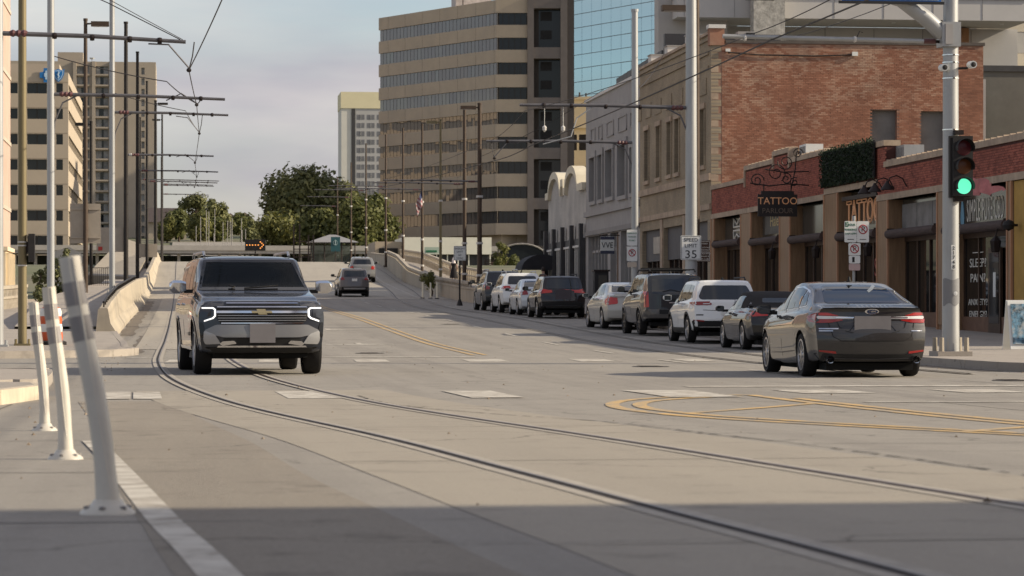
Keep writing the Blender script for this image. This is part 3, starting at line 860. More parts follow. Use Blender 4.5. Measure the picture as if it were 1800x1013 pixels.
def brick_field(fr, u0, u1, zbot, ztop, mats, parent, holes=(), bl=.215, bh=.072, gap=.011, proud=.010, single=0, key=None, name='brick'):
    """running-bond bricks standing proud of the mortar: the nearest `single` are parts, the rest one joined part"""
    joined = MB(); singles = []
    cells = []
    row = 0; zlo = min(zbot(u) for u in (u0, u1)); zhi = max(ztop(u) for u in np.linspace(u0, u1, 60))
    z = zlo
    while z + bh < zhi:
        u = u0 - (bl / 2 if row % 2 else 0)
        while u < u1:
            a, b = max(u, u0) + gap / 2, min(u + bl, u1) - gap / 2; zc = z + bh / 2; uc = (a + b) / 2
            if b - a > .03 and z >= zbot(uc) - .001 and z + bh <= ztop(uc) + .001 and not any(h[0] < uc < h[1] and h[2] < zc < h[3] for h in holes):
                cells.append((a, b, z + gap / 2, z + bh - gap / 2))
            u += bl
        z += bh; row += 1
    if single:
        full = [c for c in cells if abs((c[1] - c[0]) - (bl - gap)) < .002]
        full.sort(key=key)
        chosen = set(full[:single])
        cells = [c for c in cells if c not in chosen]
        proto = None
        for (a, b, c, d) in full[:single]:
            o0 = fr(a, c, 0)
            if proto is None:
                m = MB(); q = proud + .002
                vs = [Vector(fr(a + du * (b - a), c + dz * (d - c), n)) - Vector(o0) for n in (-.002, proud) for dz in (0, 1) for du in (0, 1)]
                m.add(vs, [(4, 5, 7, 6), (0, 1, 5, 4), (2, 6, 7, 3), (0, 4, 6, 2), (1, 3, 7, 5)])
                proto = m.build(name, mats, parent); proto.location = o0
            else:
                o = proto.copy(); COL.objects.link(o); o.location = o0
            p = proto if (a, b, c, d) == full[0] else o
            jit = rnd.uniform(-.003, .003)
            p.location = fr(a, c, jit)
    for (a, b, c, d) in cells:
        n = proud + rnd.uniform(-.004, .004)
        vs = [fr(a, c, 0), fr(b, c, 0), fr(b, d, 0), fr(a, d, 0), fr(a, c, n), fr(b, c, n), fr(b, d, n), fr(a, d, n)]
        joined.add(vs, [(4, 5, 6, 7), (0, 1, 5, 4), (3, 7, 6, 2), (0, 4, 7, 3), (1, 2, 6, 5)])
        joined.tint += [rnd.random()] * 5
    o = joined.build(name + 'work', mats, parent, normals=False); tag(o, kind='stuff')
    me = o.data; bm = bmesh.new(); bm.from_mesh(me)
    for f in bm.faces: pass
    bm.free()
    return o

# ---- one-storey row of shops
shop = wroot('brick_shop_row', (FX, 97, g(97)), 'long one-storey red brick shop row with stepped parapet and brown shopfronts', 'building')
def par_top(u):
    if u < 89.4: return 5.80
    if u < 98.0: return 6.50
    if u < 103.85: return 6.68
    if u < 106.7: return 7.08
    if u < 112.2: return 6.80
    return 6.33
def lintel(u):
    if u < 90.4: return 4.58
    if u < 98: return 5.10
    return 4.93
Y0, Y1 = 62.0, 119.45
mb = MB()
secs = [(Y0, 89.4), (89.4, 90.4), (90.4, 98.0), (98.0, 103.85), (103.85, 106.7), (106.7, 112.2), (112.2, Y1)]
for a, b in secs:
    mb.fbox(F, a, b, lintel((a + b) / 2), par_top((a + b) / 2), -.45, -.012)
mb.build('parapet_wall', m_redmortar, shop)
brick_field(lambda u, z, n: F(u, z, n - .012), Y0, Y1, lambda u: lintel(u) + .2, lambda u: par_top(u) - .16, m_redbrick, shop, single=290, key=lambda c: c[0] - .6 * c[2])
for a, b in secs:
    t = par_top((a + b) / 2)
    MB().fbox(F, a - .02, b + .02, t - .16, t + .02, -.5, .06).build('coping', m_coping, shop)
    # clay tile ridges on the coping
for y in np.arange(66.2, 89.2, .62):
    MB().tube([F(y, par_top(y) + .03, .02), F(y, par_top(y) + .05, -.45)], .05, 6).build('coping_tile', m_coping, shop)
for y in np.arange(98.2, 112, .7):
    MB().tube([F(y, par_top(y) + .03, .02), F(y, par_top(y) + .05, -.45)], .05, 6).build('coping_tile', m_coping, shop)
for u in (98.0, 103.85, 106.7, 112.2):
    lo, hi = sorted((par_top(u - .1), par_top(u + .1)))
    MB().fbox(F, u - .09, u + .09, lo - .35, hi + .02, -.3, .055).build('parapet_pier', m_coping, shop)
for a, b in [(Y0, 90.4), (90.4, 98.0), (98.0, Y1)]:
    l = lintel((a + b) / 2)
    MB().fbox(F, a + .01, b - .01, l, l + .2, -.6, .05).build('lintel_beam', m_coping, shop)
# piers between the bays: thin terracotta front, deep brown cheeks
bays = [(75.75, 82.1), (83.0, 88.9), (90.4, 95.9), (98.05, 103.6), (105.5, 110.9), (113.0, 118.7)]
piers = [(75.3, 75.75), (82.1, 83.0), (88.9, 90.4), (95.9, 98.05), (103.6, 105.5), (110.9, 113.0), (118.7, 119.45)]
REC = .58
for a, b in piers:
    z0, z1 = g((a + b) / 2) - .1, lintel((a + b) / 2)
    p = MB().fbox(F, a, b, z0, z1, -REC, 0).build('shop_pier', m_wood, shop)
    MB().fbox(F, a + .02, b - .02, z0 + .4, z1 - .02, 0.002, .035).build('pier_panel', m_wood, p)
    for e in (a, b - .09):
        MB().fbox(F, e, e + .09, z0, z1 - .004, .0, .06).build('pier_trim', m_trim, p)
m_gold = M('gold_leaf', (.55, .42, .20), .5, var=.15)
m_cream = M('cream_letters', (.72, .68, .60), .5, var=.05)
m_redneon = M('dim_red_neon', (.35, .06, .05), .5, var=.1)
for i, (a, b) in enumerate(bays):
    zg = g((a + b) / 2) + .15; l = lintel((a + b) / 2); zr = 3.24 + ((a + b) / 2 - 76) * .0115
    MB().fbox(F, a, b, zg - .3, zg + .45, -REC - .25, -REC + .10).build('stall_riser', M('riser_brown', (.17, .095, .06), .7, var=.2), shop)
    n = 4; w = (b - a) / n
    for k in range(n):
        u0_, u1_ = a + k * w, a + (k + 1) * w
        o = MB().fbox(F, u0_ + .05, u1_ - .05, zg + .47, zr - .1, -REC - .05, -REC + rnd.uniform(-.006, .006)).build('shop_window', m_shopglass, shop)
    for k in range(n + 1):
        u = a + k * w
        MB().fbox(F, max(a, u - .05), min(b, u + .05), zg + .45, zr, -REC - .08, -REC + .05).build('mullion', m_wooddk, shop)
    MB().fbox(F, a, b, zr - .12, zr + .08, -REC - .1, -REC + .07).build('transom_bar', m_wooddk, shop)
    MB().fbox(F, a + .05, b - .05, zr + .08, l, -REC - .1, -REC + .15).build('transom_window', m_transom, shop)
    aw = MB().tube([F(a + .08, zr + .12, -REC + .62), F(b - .08, zr + .12, -REC + .62)], .145, 12).build('rolled_awning', m_awn, shop, smooth=True)
    for u in (a + .12, b - .12):
        MB().fbox(F, u - .03, u + .03, zr - .02, zr + .3, -REC + .45, -REC + .68).build('awning_bracket', m_iron, aw)
    if i in (0, 2, 3, 4):
        u = b - .4 if i > 0 else a + 4.6
        lamp = wroot('coach_lamp', F(a + .45, zr - .6, .22), ['hanging lantern by the white-lettered shop at the right end', '', 'hanging lantern in the neon lettered tattoo bay', 'hanging lantern below the scrollwork sign', 'hanging lantern beside the yellow lettered window'][i], 'lantern')
        fx = F(a + .45, zr - .6, .22)
        MB().lathe([(.0, .42), (.07, .38), (.16, .28), (.12, .0), (.10, -.03), (0, -.03)], fx, n=6).build('lantern_body', m_iron, lamp)
        MB().lathe([(.125, .25), (.10, .03)], (fx[0], fx[1], fx[2]), n=6).build('lantern_glass', M('lantern_pane', (.30, .27, .22), .3, var=.1), lamp)
        MB().tube([(fx[0], fx[1], fx[2] + .4), (fx[0] + .05, fx[1], fx[2] + .62), (fx[0] + .3, fx[1] - .4, fx[2] + .66)], .02, 6).build('lantern_bracket', m_iron, lamp)
FG = frY(FX + REC - .15)          # plane of the transom glass
FD = frY(FX + REC)                # plane of the shop windows
z = lintel(78)
# right-hand shop: white lettering
text_obj('SIMPLE PURE CBD', .92, FG, 79.45, 3.92, .012, m_cream, 'shop_lettering', shop, sx=.46, spacing=1.15)
mb = MB(); dr = [(0, .55), (.12, .15), (.17, -.12), (.12, -.36), (0, -.45), (-.12, -.36), (-.17, -.12), (-.12, .15)]
mb.prism([(81.82 + a * 1.2, 3.88 + b * 1.05) for a, b in dr], FG, .01, .02); mb.build('blue_drop_emblem', M('pale_blue', (.22, .42, .55), .5, var=.05), shop)
for s_, zz, h in [('SLEEP?', 2.42, .36), ('PAIN?', 1.98, .36), ('ANXIETY?', 1.28, .26), ('ENERGY?', .93, .26)]:
    text_obj(s_, h, FD, 80.7, zz, .012, m_cream, 'window_lettering', shop, sx=1.75)
for zz in (2.72, .68): MB().fbox(FD, 80.15, 81.25, zz, zz + .025, .006, .014).build('window_rule', m_cream, shop)
# open shop door at the right end
dw = MB(); zg = g(77) + .15
dw.fbox(FD, 78.0, 79.2, zg + .02, zg + 2.45, .06, .14); dd = dw.build('shop_door', m_wooddk, shop)
MB().fbox(FD, 78.13, 79.07, zg + .3, zg + 2.3, .142, .15).build('door_glass', m_shopglass, dd)
MB().fbox(FD, 78.4, 78.65, zg + 1.05, zg + 1.75, .152, .158).build('door_notice', m_signwhite, dd)
# bay 5: grey panelled transom
for k in range(3):
    MB().fbox(FG, 83.3 + k * 1.85, 85.1 + k * 1.85, 3.45, 4.42, .012, .03).build('transom_panel', M('dusty_panel', (.20, .19, .185), .6, var=.25, scale=2), shop)
# bay 4: tall neon lettering
text_obj('TATTOO', 1.15, FG, 93.1, 4.32, .25, m_neon, 'neon_lettering', shop, sx=1.0, tube=.022)
MB().fbox(FG, 90.7, 95.6, 4.78, 4.92, .25, .4).build('neon_frame', m_iron, shop)
text_obj('SO', .85, FD, 92.6, 2.45, .02, m_redneon, 'window_lettering', shop, sx=.9)
text_obj('OIL', .55, FD, 92.4, 3.15, .02, m_redneon, 'window_lettering', shop, sx=.9)
for k, c_ in enumerate('OPEN'):
    text_obj(c_, .52, FD, 91.2, 2.35 - .42 * k, .03, m_gold, 'open_letter', shop, sx=1.5)
# bay 2/1 transom signs
MB().fbox(FG, 105.9, 110.3, 4.02, 4.86, .012, .03).build('sign_board', M('dim_board', (.10, .095, .085), .6, var=.3), shop)
text_obj('Hale In', .62, FG, 108.0, 4.5, .04, m_gold, 'shop_lettering', shop, sx=1.4)
mb = MB()
for (p, q) in [((115.2, 4.85), (115.9, 4.6)), ((115.9, 4.6), (116.6, 4.85)), ((115.2, 4.85), (115.2, 4.5)), ((116.6, 4.85), (116.6, 4.5)), ((115.2, 4.5), (116.6, 4.5)), ((115.2, 4.35), (116.6, 4.35)), ((115.2, 4.35), (115.2, 3.95)), ((116.6, 4.35), (116.6, 3.95)), ((115.2, 3.95), (115.9, 4.2)), ((115.9, 4.2), (116.6, 3.95))]:
    mb.tube([FG(p[0], p[1], .03), FG(q[0], q[1], .03)], .04, 5)
mb.build('white_emblem', m_cream, shop)
# roof behind the parapet
MB().box(FX + .5, 34, Y0 + .1, Y1 - .1, 4.0, 5.4).build('flat_roof', M('roof_felt', (.16, .15, .145), .9, var=.2), shop)
MB().box(FX + REC + .3, 34, Y0 + .1, Y1 - .1, 0, 3.98).build('interior_block', m_blk, shop)

# ---- things on the shop row
hedge = wroot('hedge_panel', F(94.2, 5.3, .2), 'dark green artificial hedge panel above the neon lettered shop', 'hedge')
mb = MB()
mb.fbox(F, 90.45, 97.95, 5.36, 6.58, .07, .12, 0); mb.build('panel_back', m_blk, hedge)
lm = MB()
for k in range(5200):
    u, zz = rnd.uniform(90.42, 98.0), rnd.uniform(5.32, 6.68)
    if zz > 6.6 and rnd.random() < .6: continue
    c = Vector(F(u, zz, rnd.uniform(.12, .24))); a = Vector((rnd.uniform(-1, 1), rnd.uniform(-1, 1), rnd.uniform(-1, 1))).normalized()
    b = a.cross(Vector((rnd.uniform(-1, 1), rnd.uniform(-1, 1), rnd.uniform(-1, 1)))).normalized(); s_ = rnd.uniform(.03, .055)
    lm.quad(c - a * s_, c + b * s_ * .6, c + a * s_, c - b * s_ * .6); lm.tint.append(rnd.random())
tag(lm.build('hedge_leaves', leaf_mat('hedge_leaf', (.010, .018, .010), (.040, .062, .028)), hedge, normals=False), kind='stuff')

sg = wroot('hanging_scroll_sign', F(100, 4.7, .5), 'hanging TATTOO PARLOUR board under curled wrought iron scrollwork', 'sign')
def fsg(u, zz, n): return (FX - 1.25 + u * 1.0, 100.6 - n, zz)      # board hangs square to the facade, facing the camera
MB().fbox(fsg, -.62, .82, 4.42, 5.22, -.03, .03).build('sign_board', M('sign_black', (.030, .024, .022), .5, var=.2), sg)
MB().fbox(fsg, -.50, .70, 5.22, 5.34, -.03, .03).build('sign_crest', M('sign_black', (.030, .024, .022), .5), sg)
text_obj('TATTOO', .36, fsg, .10, 4.97, .036, m_neon, 'sign_lettering', sg, sx=.98)
text_obj('PARLOUR', .26, fsg, .10, 4.62, .036, M('dull_letters', (.16, .12, .09), .6, var=.1), 'sign_lettering', sg, sx=1.0)
def spiral(cx, cz, r0, turns, a0, sgn=1):
    n = int(16 * turns); return [fsg(cx + r0 * (1 - i / n * .8) * math.cos(a0 + sgn * 2 * math.pi * turns * i / n), cz + r0 * (1 - i / n * .8) * math.sin(a0 + sgn * 2 * math.pi * turns * i / n), 0) for i in range(n + 1)]
for (cx, cz, r, t, a0, sg_) in [(-.65, 5.72, .26, 1.6, 0, 1), (.05, 6.0, .36, 1.7, -1, 1), (.42, 5.78, .22, 1.5, 2, -1), (.40, 6.38, .30, 1.6, 3, 1), (.85, 6.70, .2, 1.5, 0, 1), (.72, 5.66, .18, 1.4, 1, 1)]:
    MB().tube(spiral(cx, cz, r, t, a0, sg_), .022, 5).build('iron_scroll', m_iron, sg)
for p in ([(-.9, 5.62), (-.2, 5.52), (.5, 5.60), (1.25, 5.55)], [(-.35, 6.12), (.3, 6.02), (1.25, 6.05)], [(.6, 5.4), (.75, 6.1), (.8, 6.7)], [(-.4, 5.3), (-.4, 5.6)], [(.6, 5.3), (.6, 5.6)]):
    MB().tube([fsg(u, zz, 0) for u, zz in p], .024, 5).build('iron_bar', m_iron, sg)

for k, u in enumerate((86.6, 88.2, 89.6)):
    w_ = ['nearest the signal pole', 'in the middle of three', 'nearest the hedge panel']
    ld = wroot('gooseneck_lamp', F(u, 5.0, .1), 'black gooseneck barn lamp on the red brick parapet, ' + w_[k], 'lamp', 'gooseneck lamps on the shop row')
    MB().tube([F(u, 4.9, .02), F(u, 5.15, .15), F(u, 5.25, .35), F(u, 5.18, .55), F(u, 5.02, .62)], .022, 6).build('lamp_arm', m_iron, ld)
    c = F(u, 4.98, .64)
    MB().lathe([(.04, .1), (.06, .04), (.2, -.14), (.22, -.18), (.19, -.17), (.0, -.02)], c, n=14).build('lamp_shade', m_iron, ld, smooth=True)
for k, (u, zt) in enumerate([(103.2, 6.75), (88.9, 5.9)]):
    ac = wroot('roof_vent', F(u, zt, -.8), ['small white roof vent behind the raised parapet step', 'grey roof vent beside the hedge panel'][k], 'vent')
    MB().fbox(F, u - .55, u + .55, zt - .4, zt + .42, -1.0, -.35).build('vent_housing', m_signwhite if k == 0 else m_steel, ac)
    for j in range(5): MB().fbox(F, u - .45 + j * .19, u - .38 + j * .19, zt - .1, zt + .34, -.35, -.33).build('vent_slat', m_greytrim, ac)
# faded pink banner hanging from the lintel at the right end
bn = wroot('pink_banner', F(77, 4.6, .3), 'faded pink fabric banner blown along the beam beside the signal', 'banner')
mb = MB(); n = 24
up = [(81.2 - 5.4 * i / n, 4.78 + .06 * math.sin(i * .9) - .45 * (i / n) ** 2 + .12 * math.sin(math.pi * i / n)) for i in range(n + 1)]
for i in range(n + 1):
    t = i / n; wd = .05 + .38 * max(0, math.sin(math.pi * min(1, max(0, (t - .12) / .85)))) ** .8
    mb.v += [F(up[i][0], up[i][1], .12 + .08 * math.sin(i)), F(up[i][0], up[i][1] - wd, .16 + .1 * math.sin(i * 1.3))]
for i in range(n): mb.f.append((2 * i, 2 * i + 2, 2 * i + 3, 2 * i + 1)); mb.mi.append(0)
mb.build('banner_cloth', M('pink_cloth', (.45, .16, .15), .85, var=.2, scale=4), bn, smooth=True)

# ---- ochre shop at the frame edge
oc = wroot('ochre_shop', (FX, 70, g(70)), 'ochre painted shop front at the right frame edge', 'building')
m_ochre = M('ochre_paint', (.42, .25, .06), .75, var=.12, scale=2)
mb = MB(); mb.fbox(F, 62.1, 75.25, 0, 4.56, -.5, -.02); mb.build('wall', m_ochre, oc)
MB().fbox(F, 66.5, 74.0, .9, 3.4, .03, .06).build('shop_window', m_shopglass, oc)
wl_ = wroot('round_wall_lamp', F(74.75, 3.35, .3), 'round black wall lamp on the ochre shop', 'lamp')
MB().lathe([(0, .16), (.13, .1), (.17, 0), (.13, -.1), (0, -.16)], F(74.75, 3.35, .28), n=16).build('lamp_globe', m_blk, wl_, smooth=True)
MB().tube([F(74.75, 3.35, .03), F(74.75, 3.35, .2)], .04, 6).build('lamp_arm', m_iron, wl_)

# ---- two-storey building with the big brick side wall
bk = wroot('brick_corner_building', (FX, 129, g(129)), 'two-storey building with weathered orange brick side wall and tan brick front', 'building')
WY = 119.5; FW = frX(WY)
XE = 34.4; ZTOP = 12.45
wins = [(29.42, 30.6, 4.5, 9.65), (31.62, 32.8, 4.5, 9.62)]
mb = wall_holes(MB(), lambda u, z, n: FW(u, z, n - .012), FX + .02, XE, 0, ZTOP, wins, .35)
mb.quad((XE, WY + .012, 0), (XE, 139, 0), (XE, 139, ZTOP), (XE, WY + .012, ZTOP))
mb.build('side_wall', m_mortar, bk)
brick_field(lambda u, z, n: FW(u, z, n - .012), FX + .45, XE, lambda u: 5.0, lambda u: ZTOP, m_oldbrick, bk, holes=wins)
for (a, b, c, d) in wins:
    w = MB().fbox(FW, a, b, c, d, -.40, -.30).build('blocked_window', M('grey_board', (.17, .16, .15), .75, var=.15, scale=1.2), bk)
    MB().fbox(FW, a - .08, b + .08, c + 2.3, c + 2.42, -.02, .06).build('window_sill', m_mortar, w)
MB().box(FX + .6, XE + .06, WY - .06, WY + .45, ZTOP, ZTOP + .13).build('wall_coping', M('tar_coping', (.10, .085, .075), .8, var=.2), bk)
# quoin strip where the front returns
for k in range(int(7 / .29)):
    z0 = 5.4 + k * .29; w = .42 if k % 2 else .30
    MB().fbox(FW, FX - .02, FX + w, z0, z0 + .27, -.012, .004).build('corner_brick', m_tanbrick if k % 4 else m_coping, bk)
MB().fbox(FW, FX - .08, FX + .55, ZTOP - .1, ZTOP + .62, -.45, .06).build('corner_pier', m_oldbrick, bk)
MB().fbox(FW, FX - .14, FX + .6, ZTOP + .62, ZTOP + .78, -.5, .12).build('pier_cap', m_stucco, bk)
# cable and brackets along the top of the side wall
MB().tube([FW(23.2, 12.05, .05), FW(24.6, 11.95, .06), FW(27, 11.93, .05), FW(28.7, 12.0, .05)], .028, 5).build('wall_cable', m_blk, bk)
MB().fbox(FW, 28.6, 28.85, 11.95, 12.12, .02, .12).build('junction_box', m_signwhite, bk)
MB().fbox(FW, 23.1, 23.3, 12.08, 12.2, .02, .10).build('junction_box', m_signwhite, bk)
# street front (tan brick) with four tall narrow windows
FB = frY(FX)
tw = [(121.0, 122.2), (123.9, 125.1), (127.3, 128.5), (129.4, 130.6), (132.4, 133.6), (135.8, 137.0)]
holes = [(a, b, 7.35, 9.75) for a, b in tw]
shopb = [(120.4, 125.6, .3, 4.9), (126.4, 131.6, .3, 4.9), (132.4, 137.8, .3, 4.9)]
mb = wall_holes(MB(), FB, WY + .02, 138.5, 0, 12.85, holes + shopb, .35); mb.build('front_wall', m_tanbrick, bk)
for (a, b, c, d) in holes:
    w = MB().fbox(FB, a, b, c, d, -.34, -.28).build('window', m_shopglass, bk)
    MB().fbox(FB, a - .12, a + .06, c - .05, d + .02, -.25, .05).build('window_jamb', m_tanbrick, w)
    MB().fbox(FB, b - .06, b + .12, c - .05, d + .02, -.25, .05).build('window_jamb', m_tanbrick, w)
    MB().fbox(FB, a - .16, b + .16, d + .02, d + .25, -.25, .08).build('window_head', m_coping, w)
    MB().fbox(FB, a - .16, b + .16, c - .22, c - .05, -.25, .1).build('window_sill', m_coping, w)
for a in np.arange(120.6, 138, 2.9):
    MB().fbox(FB, a, a + 1.7, 10.35, 11.05, .004, .04).build('wall_panel', m_tanbrick, bk)
MB().fbox(FB, WY, 138.48, 6.6, 6.9, -.2, .12).build('belt_course', m_coping, bk)
MB().fbox(FB, WY, 138.48, 5.35, 5.6, -.2, .10).build('shop_cornice', m_coping, bk)
for z0 in (11.4, 12.0, 12.6): MB().fbox(FB, WY + .5, 138.48, z0, z0 + .13, -.1, .07).build('brick_band', m_tanbrick, bk)
MB().fbox(FB, WY + .5, 138.48, 12.85, 12.98, -.5, .08).build('front_coping', m_coping, bk)
MB().box(FX + .4, XE - .02, WY + .5, 139, 12.0, 12.3).build('flat_roof', M('roof_felt', (.16, .15, .145), .9), bk)
for (a, b, c, d) in shopb:
    zg = g(a) + .15
    w = MB().fbox(FB, a, b, zg, d - 1.55, -.45, -.38).build('shop_window', m_shopglass, bk)
    MB().fbox(FB, a, b, d - 1.5, d, -.36, -.2).build('sign_panel', M('slate_panel', (.085, .082, .088), .6, var=.12), bk)
    for k in range(5):
        u = a + (b - a) * k / 4; MB().fbox(FB, max(a, u - .06), min(b, u + .06), zg, d - 1.5, -.38, -.28).build('mullion', m_wooddk, w)
    MB().fbox(FB, a, b, zg, zg + .5, -.38, -.25).build('stall_riser', m_dkgrey, w)
MB().fbox(FB, 133.6, 135.4, 3.75, 4.55, -.2, -.15).build('notice_board', M('parchment', (.42, .38, .32), .7, var=.2, scale=3), bk)
for a in (126.0, 132.0): MB().fbox(FB, a - .3, a + .3, 0, 5.3, -.1, .06).build('shop_pilaster', m_coping, bk)
ac = wroot('air_conditioner', (24.2, WY + .9, ZTOP), 'dark boxy air conditioner on the brick wall top', 'air conditioner')
MB().box(23.75, 24.5, WY + .5, WY + 1.1, ZTOP + .12, ZTOP + .55).build('unit_case', m_greypaint, ac)
MB().box(24.1, 24.48, WY + .48, WY + .5, ZTOP + .16, ZTOP + .5).build('unit_grille', m_blk, ac)
for k, (u, zt) in enumerate([(126, 13.1), (131.5, 13.1), (136.2, 13.1)]):
    v_ = wroot('roof_box', (FX + .5, u, zt), ['pale roof box nearest the corner pier on the tan front', 'middle pale roof box on the tan brick front', 'pale roof box farthest along the tan brick front'][k], 'roof box')
    MB().fbox(FB, u - .45, u + .45, zt - .15, zt + .28, -.8, -.1).build('box_case', m_stucco, v_)
    MB().fbox(FB, u - .5, u + .5, zt + .28, zt + .32, -.85, -.05).build('box_lid', m_greypaint, v_)

# ---- grey painted two-storey building
gb = wroot('grey_painted_building', (FX, 148, g(148)), 'grey painted two-storey building with a small white blade sign', 'building')
holes = [(139.6, 141.2, 6.9, 9.2), (142.6, 145.2, 6.9, 9.5), (147.0, 149.4, 7.0, 9.5), (150.7, 152.2, 7.0, 9.4), (153.4, 155.4, 7.0, 9.4)]
shopb = [(139.6, 144.6, .6, 5.1), (145.4, 148.2, .6, 5.1), (149.2, 156.4, .6, 5.1)]
GT = 12.6
mb = wall_holes(MB(), FB, 138.52, 157.3, 0, GT, holes + shopb, .35)
mb.quad((FX, 138.52, 0), (40, 138.52, 0), (40, 138.52, GT), (FX, 138.52, GT)); mb.build('front_wall', m_greypaint, gb)
for (a, b, c, d) in holes:
    w = MB().fbox(FB, a, b, c, d, -.34, -.28).build('window', m_shopglass if a != 142.6 else m_transom, gb)
    for e0, e1, f0, f1 in ((a - .2, a, c, d), (b, b + .2, c, d), (a - .3, b + .3, d, d + .35), (a - .25, b + .25, c - .2, c)):
        MB().fbox(FB, e0, e1, f0, f1, 0, .12).build('window_trim', m_greypaint, w)
    MB().fbox(FB, (a + b) / 2 - .04, (a + b) / 2 + .04, c, d, -.29, -.22).build('mullion', m_greytrim, w)
for a, b in ((139.6, 141.4), (142.6, 145.4), (147, 149.4), (151, 152.4), (153.6, 155.2)):
    mb = MB(); zb_, zt_ = 10.2, 10.95
    for e in ((a, b, zb_, zb_ + .07), (a, b, zt_, zt_ + .07), (a, a + .12, zb_, zt_), (b - .12, b, zb_, zt_)): mb.fbox(FB, e[0], e[1], e[2], e[3], 0.002, .05)
    mb.build('raised_panel', m_greypaint, gb)
MB().fbox(FB, 138.52, 157.3, 6.2, 6.5, -.2, .14).build('belt_course', m_greypaint, gb)
MB().fbox(FB, 138.52, 157.3, 5.15, 5.4, -.2, .12).build('shop_cornice', m_greytrim, gb)
MB().fbox(FB, 138.52, 157.3, GT, GT + .15, -.5, .1).build('coping', m_stucco, gb)
for (a, b, c, d) in shopb:
    zg = g(a) + .15
    w = MB().fbox(FB, a, b, zg, d, -.45, -.38).build('shop_window', m_shopglass, gb)
    n = 6 if b - a > 6 else 4
    for k in range(n + 1):
        u = a + (b - a) * k / n; MB().fbox(FB, max(a, u - .07), min(b, u + .07), zg, d, -.38, -.2).build('mullion', m_greypaint, w)
    MB().fbox(FB, a, b, 4.2, 4.34, -.38, -.24).build('transom_bar', m_greypaint, w)
MB().fbox(FB, 145.5, 146.6, .9, 5.0, -.34, -.1).build('brick_pier', fine_brick('brown_brick', (.17, .11, .075), (.13, .08, .055), (.12, .1, .08)), gb)
MB().box(FX + .4, 40, 139, 157.2, 11.8, 12.2).build('flat_roof', M('roof_felt', (.16, .15, .145), .9), gb)
scn = wroot('roof_screen', (24.5, 146, GT), 'dark ribbed metal screen on the roof of the grey building', 'screen wall')
for k in range(12):
    y = 141.0 + k * 1.25; MB().box(24.0, 24.08, y, y + 1.19, GT + .1, GT + 1.5 - .02 * k).build('screen_panel', M('screen_metal', (.045, .044, .048), .5, metal=.3, var=.15), scn)
MB().box(24.1, 30, 140.6, 141.0, GT + .1, GT + 2.3).build('screen_return', M('screen_metal', (.045, .044, .048), .5), scn)
bs = wroot('blade_sign', (FX - .6, 145.0, 4.5), 'white square blade sign with dark serif letters on the grey building', 'sign')
def fbs(u, zz, n): return (FX - .65 + u, 145.0 - n, zz)
MB().fbox(fbs, -.35, .35, 3.95, 4.85, -.05, .05).build('sign_panel', m_signwhite, bs)
for zz in (3.95, 4.68): MB().fbox(fbs, -.36, .36, zz, zz + .16, -.055, .056).build('sign_band', M('navy_band', (.06, .065, .10), .5, var=.1), bs)
text_obj('VVE', .42, fbs, 0, 4.38, .06, m_ink, 'sign_lettering', bs, sx=.85)
MB().tube([fbs(-.4, 4.9, 0), fbs(.7, 4.9, 0)], .025, 6).build('sign_arm', m_iron, bs)

# ---- mission-style building with scalloped parapet
ms = wroot('scalloped_parapet_building', (FX, 165, g(165)), 'whitewashed building with scalloped mission parapet and dark shopfront', 'building')
def scal(u):   # parapet outline along the front
    t = (u - 157.35) / (173.6 - 157.35)
    base = 8.2
    for c, w, h in ((.30, .16, 1.15), (.76, .16, 1.15)):
        d = abs(t - c) / w
        if d < 1: base = max(base, 8.2 + h * math.sqrt(max(0, 1 - d * d)) + .0)
    if abs(t - .54) < .035: base = max(base, 8.75)
    return base
us = np.linspace(157.35, 173.6, 70)
wht = fine_brick('whitewashed_brick', (.52, .50, .475), (.46, .445, .42), (.40, .385, .365))
MB().prism([(157.35, 0)] + [(u, scal(u) - .3) for u in us] + [(173.6, 0)], FB, -.4, 0).build('front_wall', wht, ms)
mb = MB()
for a, b in zip(us[:-1], us[1:]):
    mb.prism([(a, scal(a) - .42), (b, scal(b) - .42), (b, scal(b)), (a, scal(a))], FB, -.5, .22)
mb.build('scalloped_coping', M('cream_coping', (.66, .60, .47), .8, var=.08), ms)
MB().box(FX + .5, 38, 157.4, 173.6, 6.0, 8.05).build('roof', M('green_grey_roof', (.26, .29, .27), .7, var=.12), ms)
mb = MB()
for a, b in zip(us[:-1], us[1:]):
    mb.prism([(a, scal(a) - .5), (b, scal(b) - .5), (b, scal(b) - .06), (a, scal(a) - .06)], FB, -1.6, -.52)
mb.build('parapet_roofing', M('green_grey_roof', (.26, .29, .27), .7), ms)
MB().fbox(FB, 157.4, 173.6, 0, 5.1, .0, .12).build('shopfront_board', m_dkgrey, ms)
for u in (157.7, 161.6, 165.5, 169.4, 173.2): MB().fbox(FB, u - .22, u + .22, 0, 5.9, .12, .34).build('shop_pilaster', m_dkgrey, ms)
for k in range(4):
    a = 158.0 + k * 3.9
    for j in range(4):
        w = MB().fbox(FB, a + .1 + j * .83, a + .82 + j * .83, 1.9, 4.6, .10, .14).build('shop_window', m_shopglass, ms)
        MB().fbox(FB, a + .05 + j * .83, a + .11 + j * .83, 1.8, 4.7, .13, .19).build('window_bar', m_stucco, w)
    MB().fbox(FB, a + .05, a + 3.4, 4.6, 4.72, .13, .2).build('window_head', m_stucco, ms)
awn = wroot('arched_awning', (FX - .8, 171.5, 4), 'black barrel awning at the far end of the whitewashed building', 'awning')
mb = MB(); n = 12
def faw(u, zz, n_): return (FX - .9 + u, 172.6 - n_, zz)
pr = [(1.3 * math.cos(math.pi * i / n), 3.45 + .95 * math.sin(math.pi * i / n)) for i in range(n + 1)]
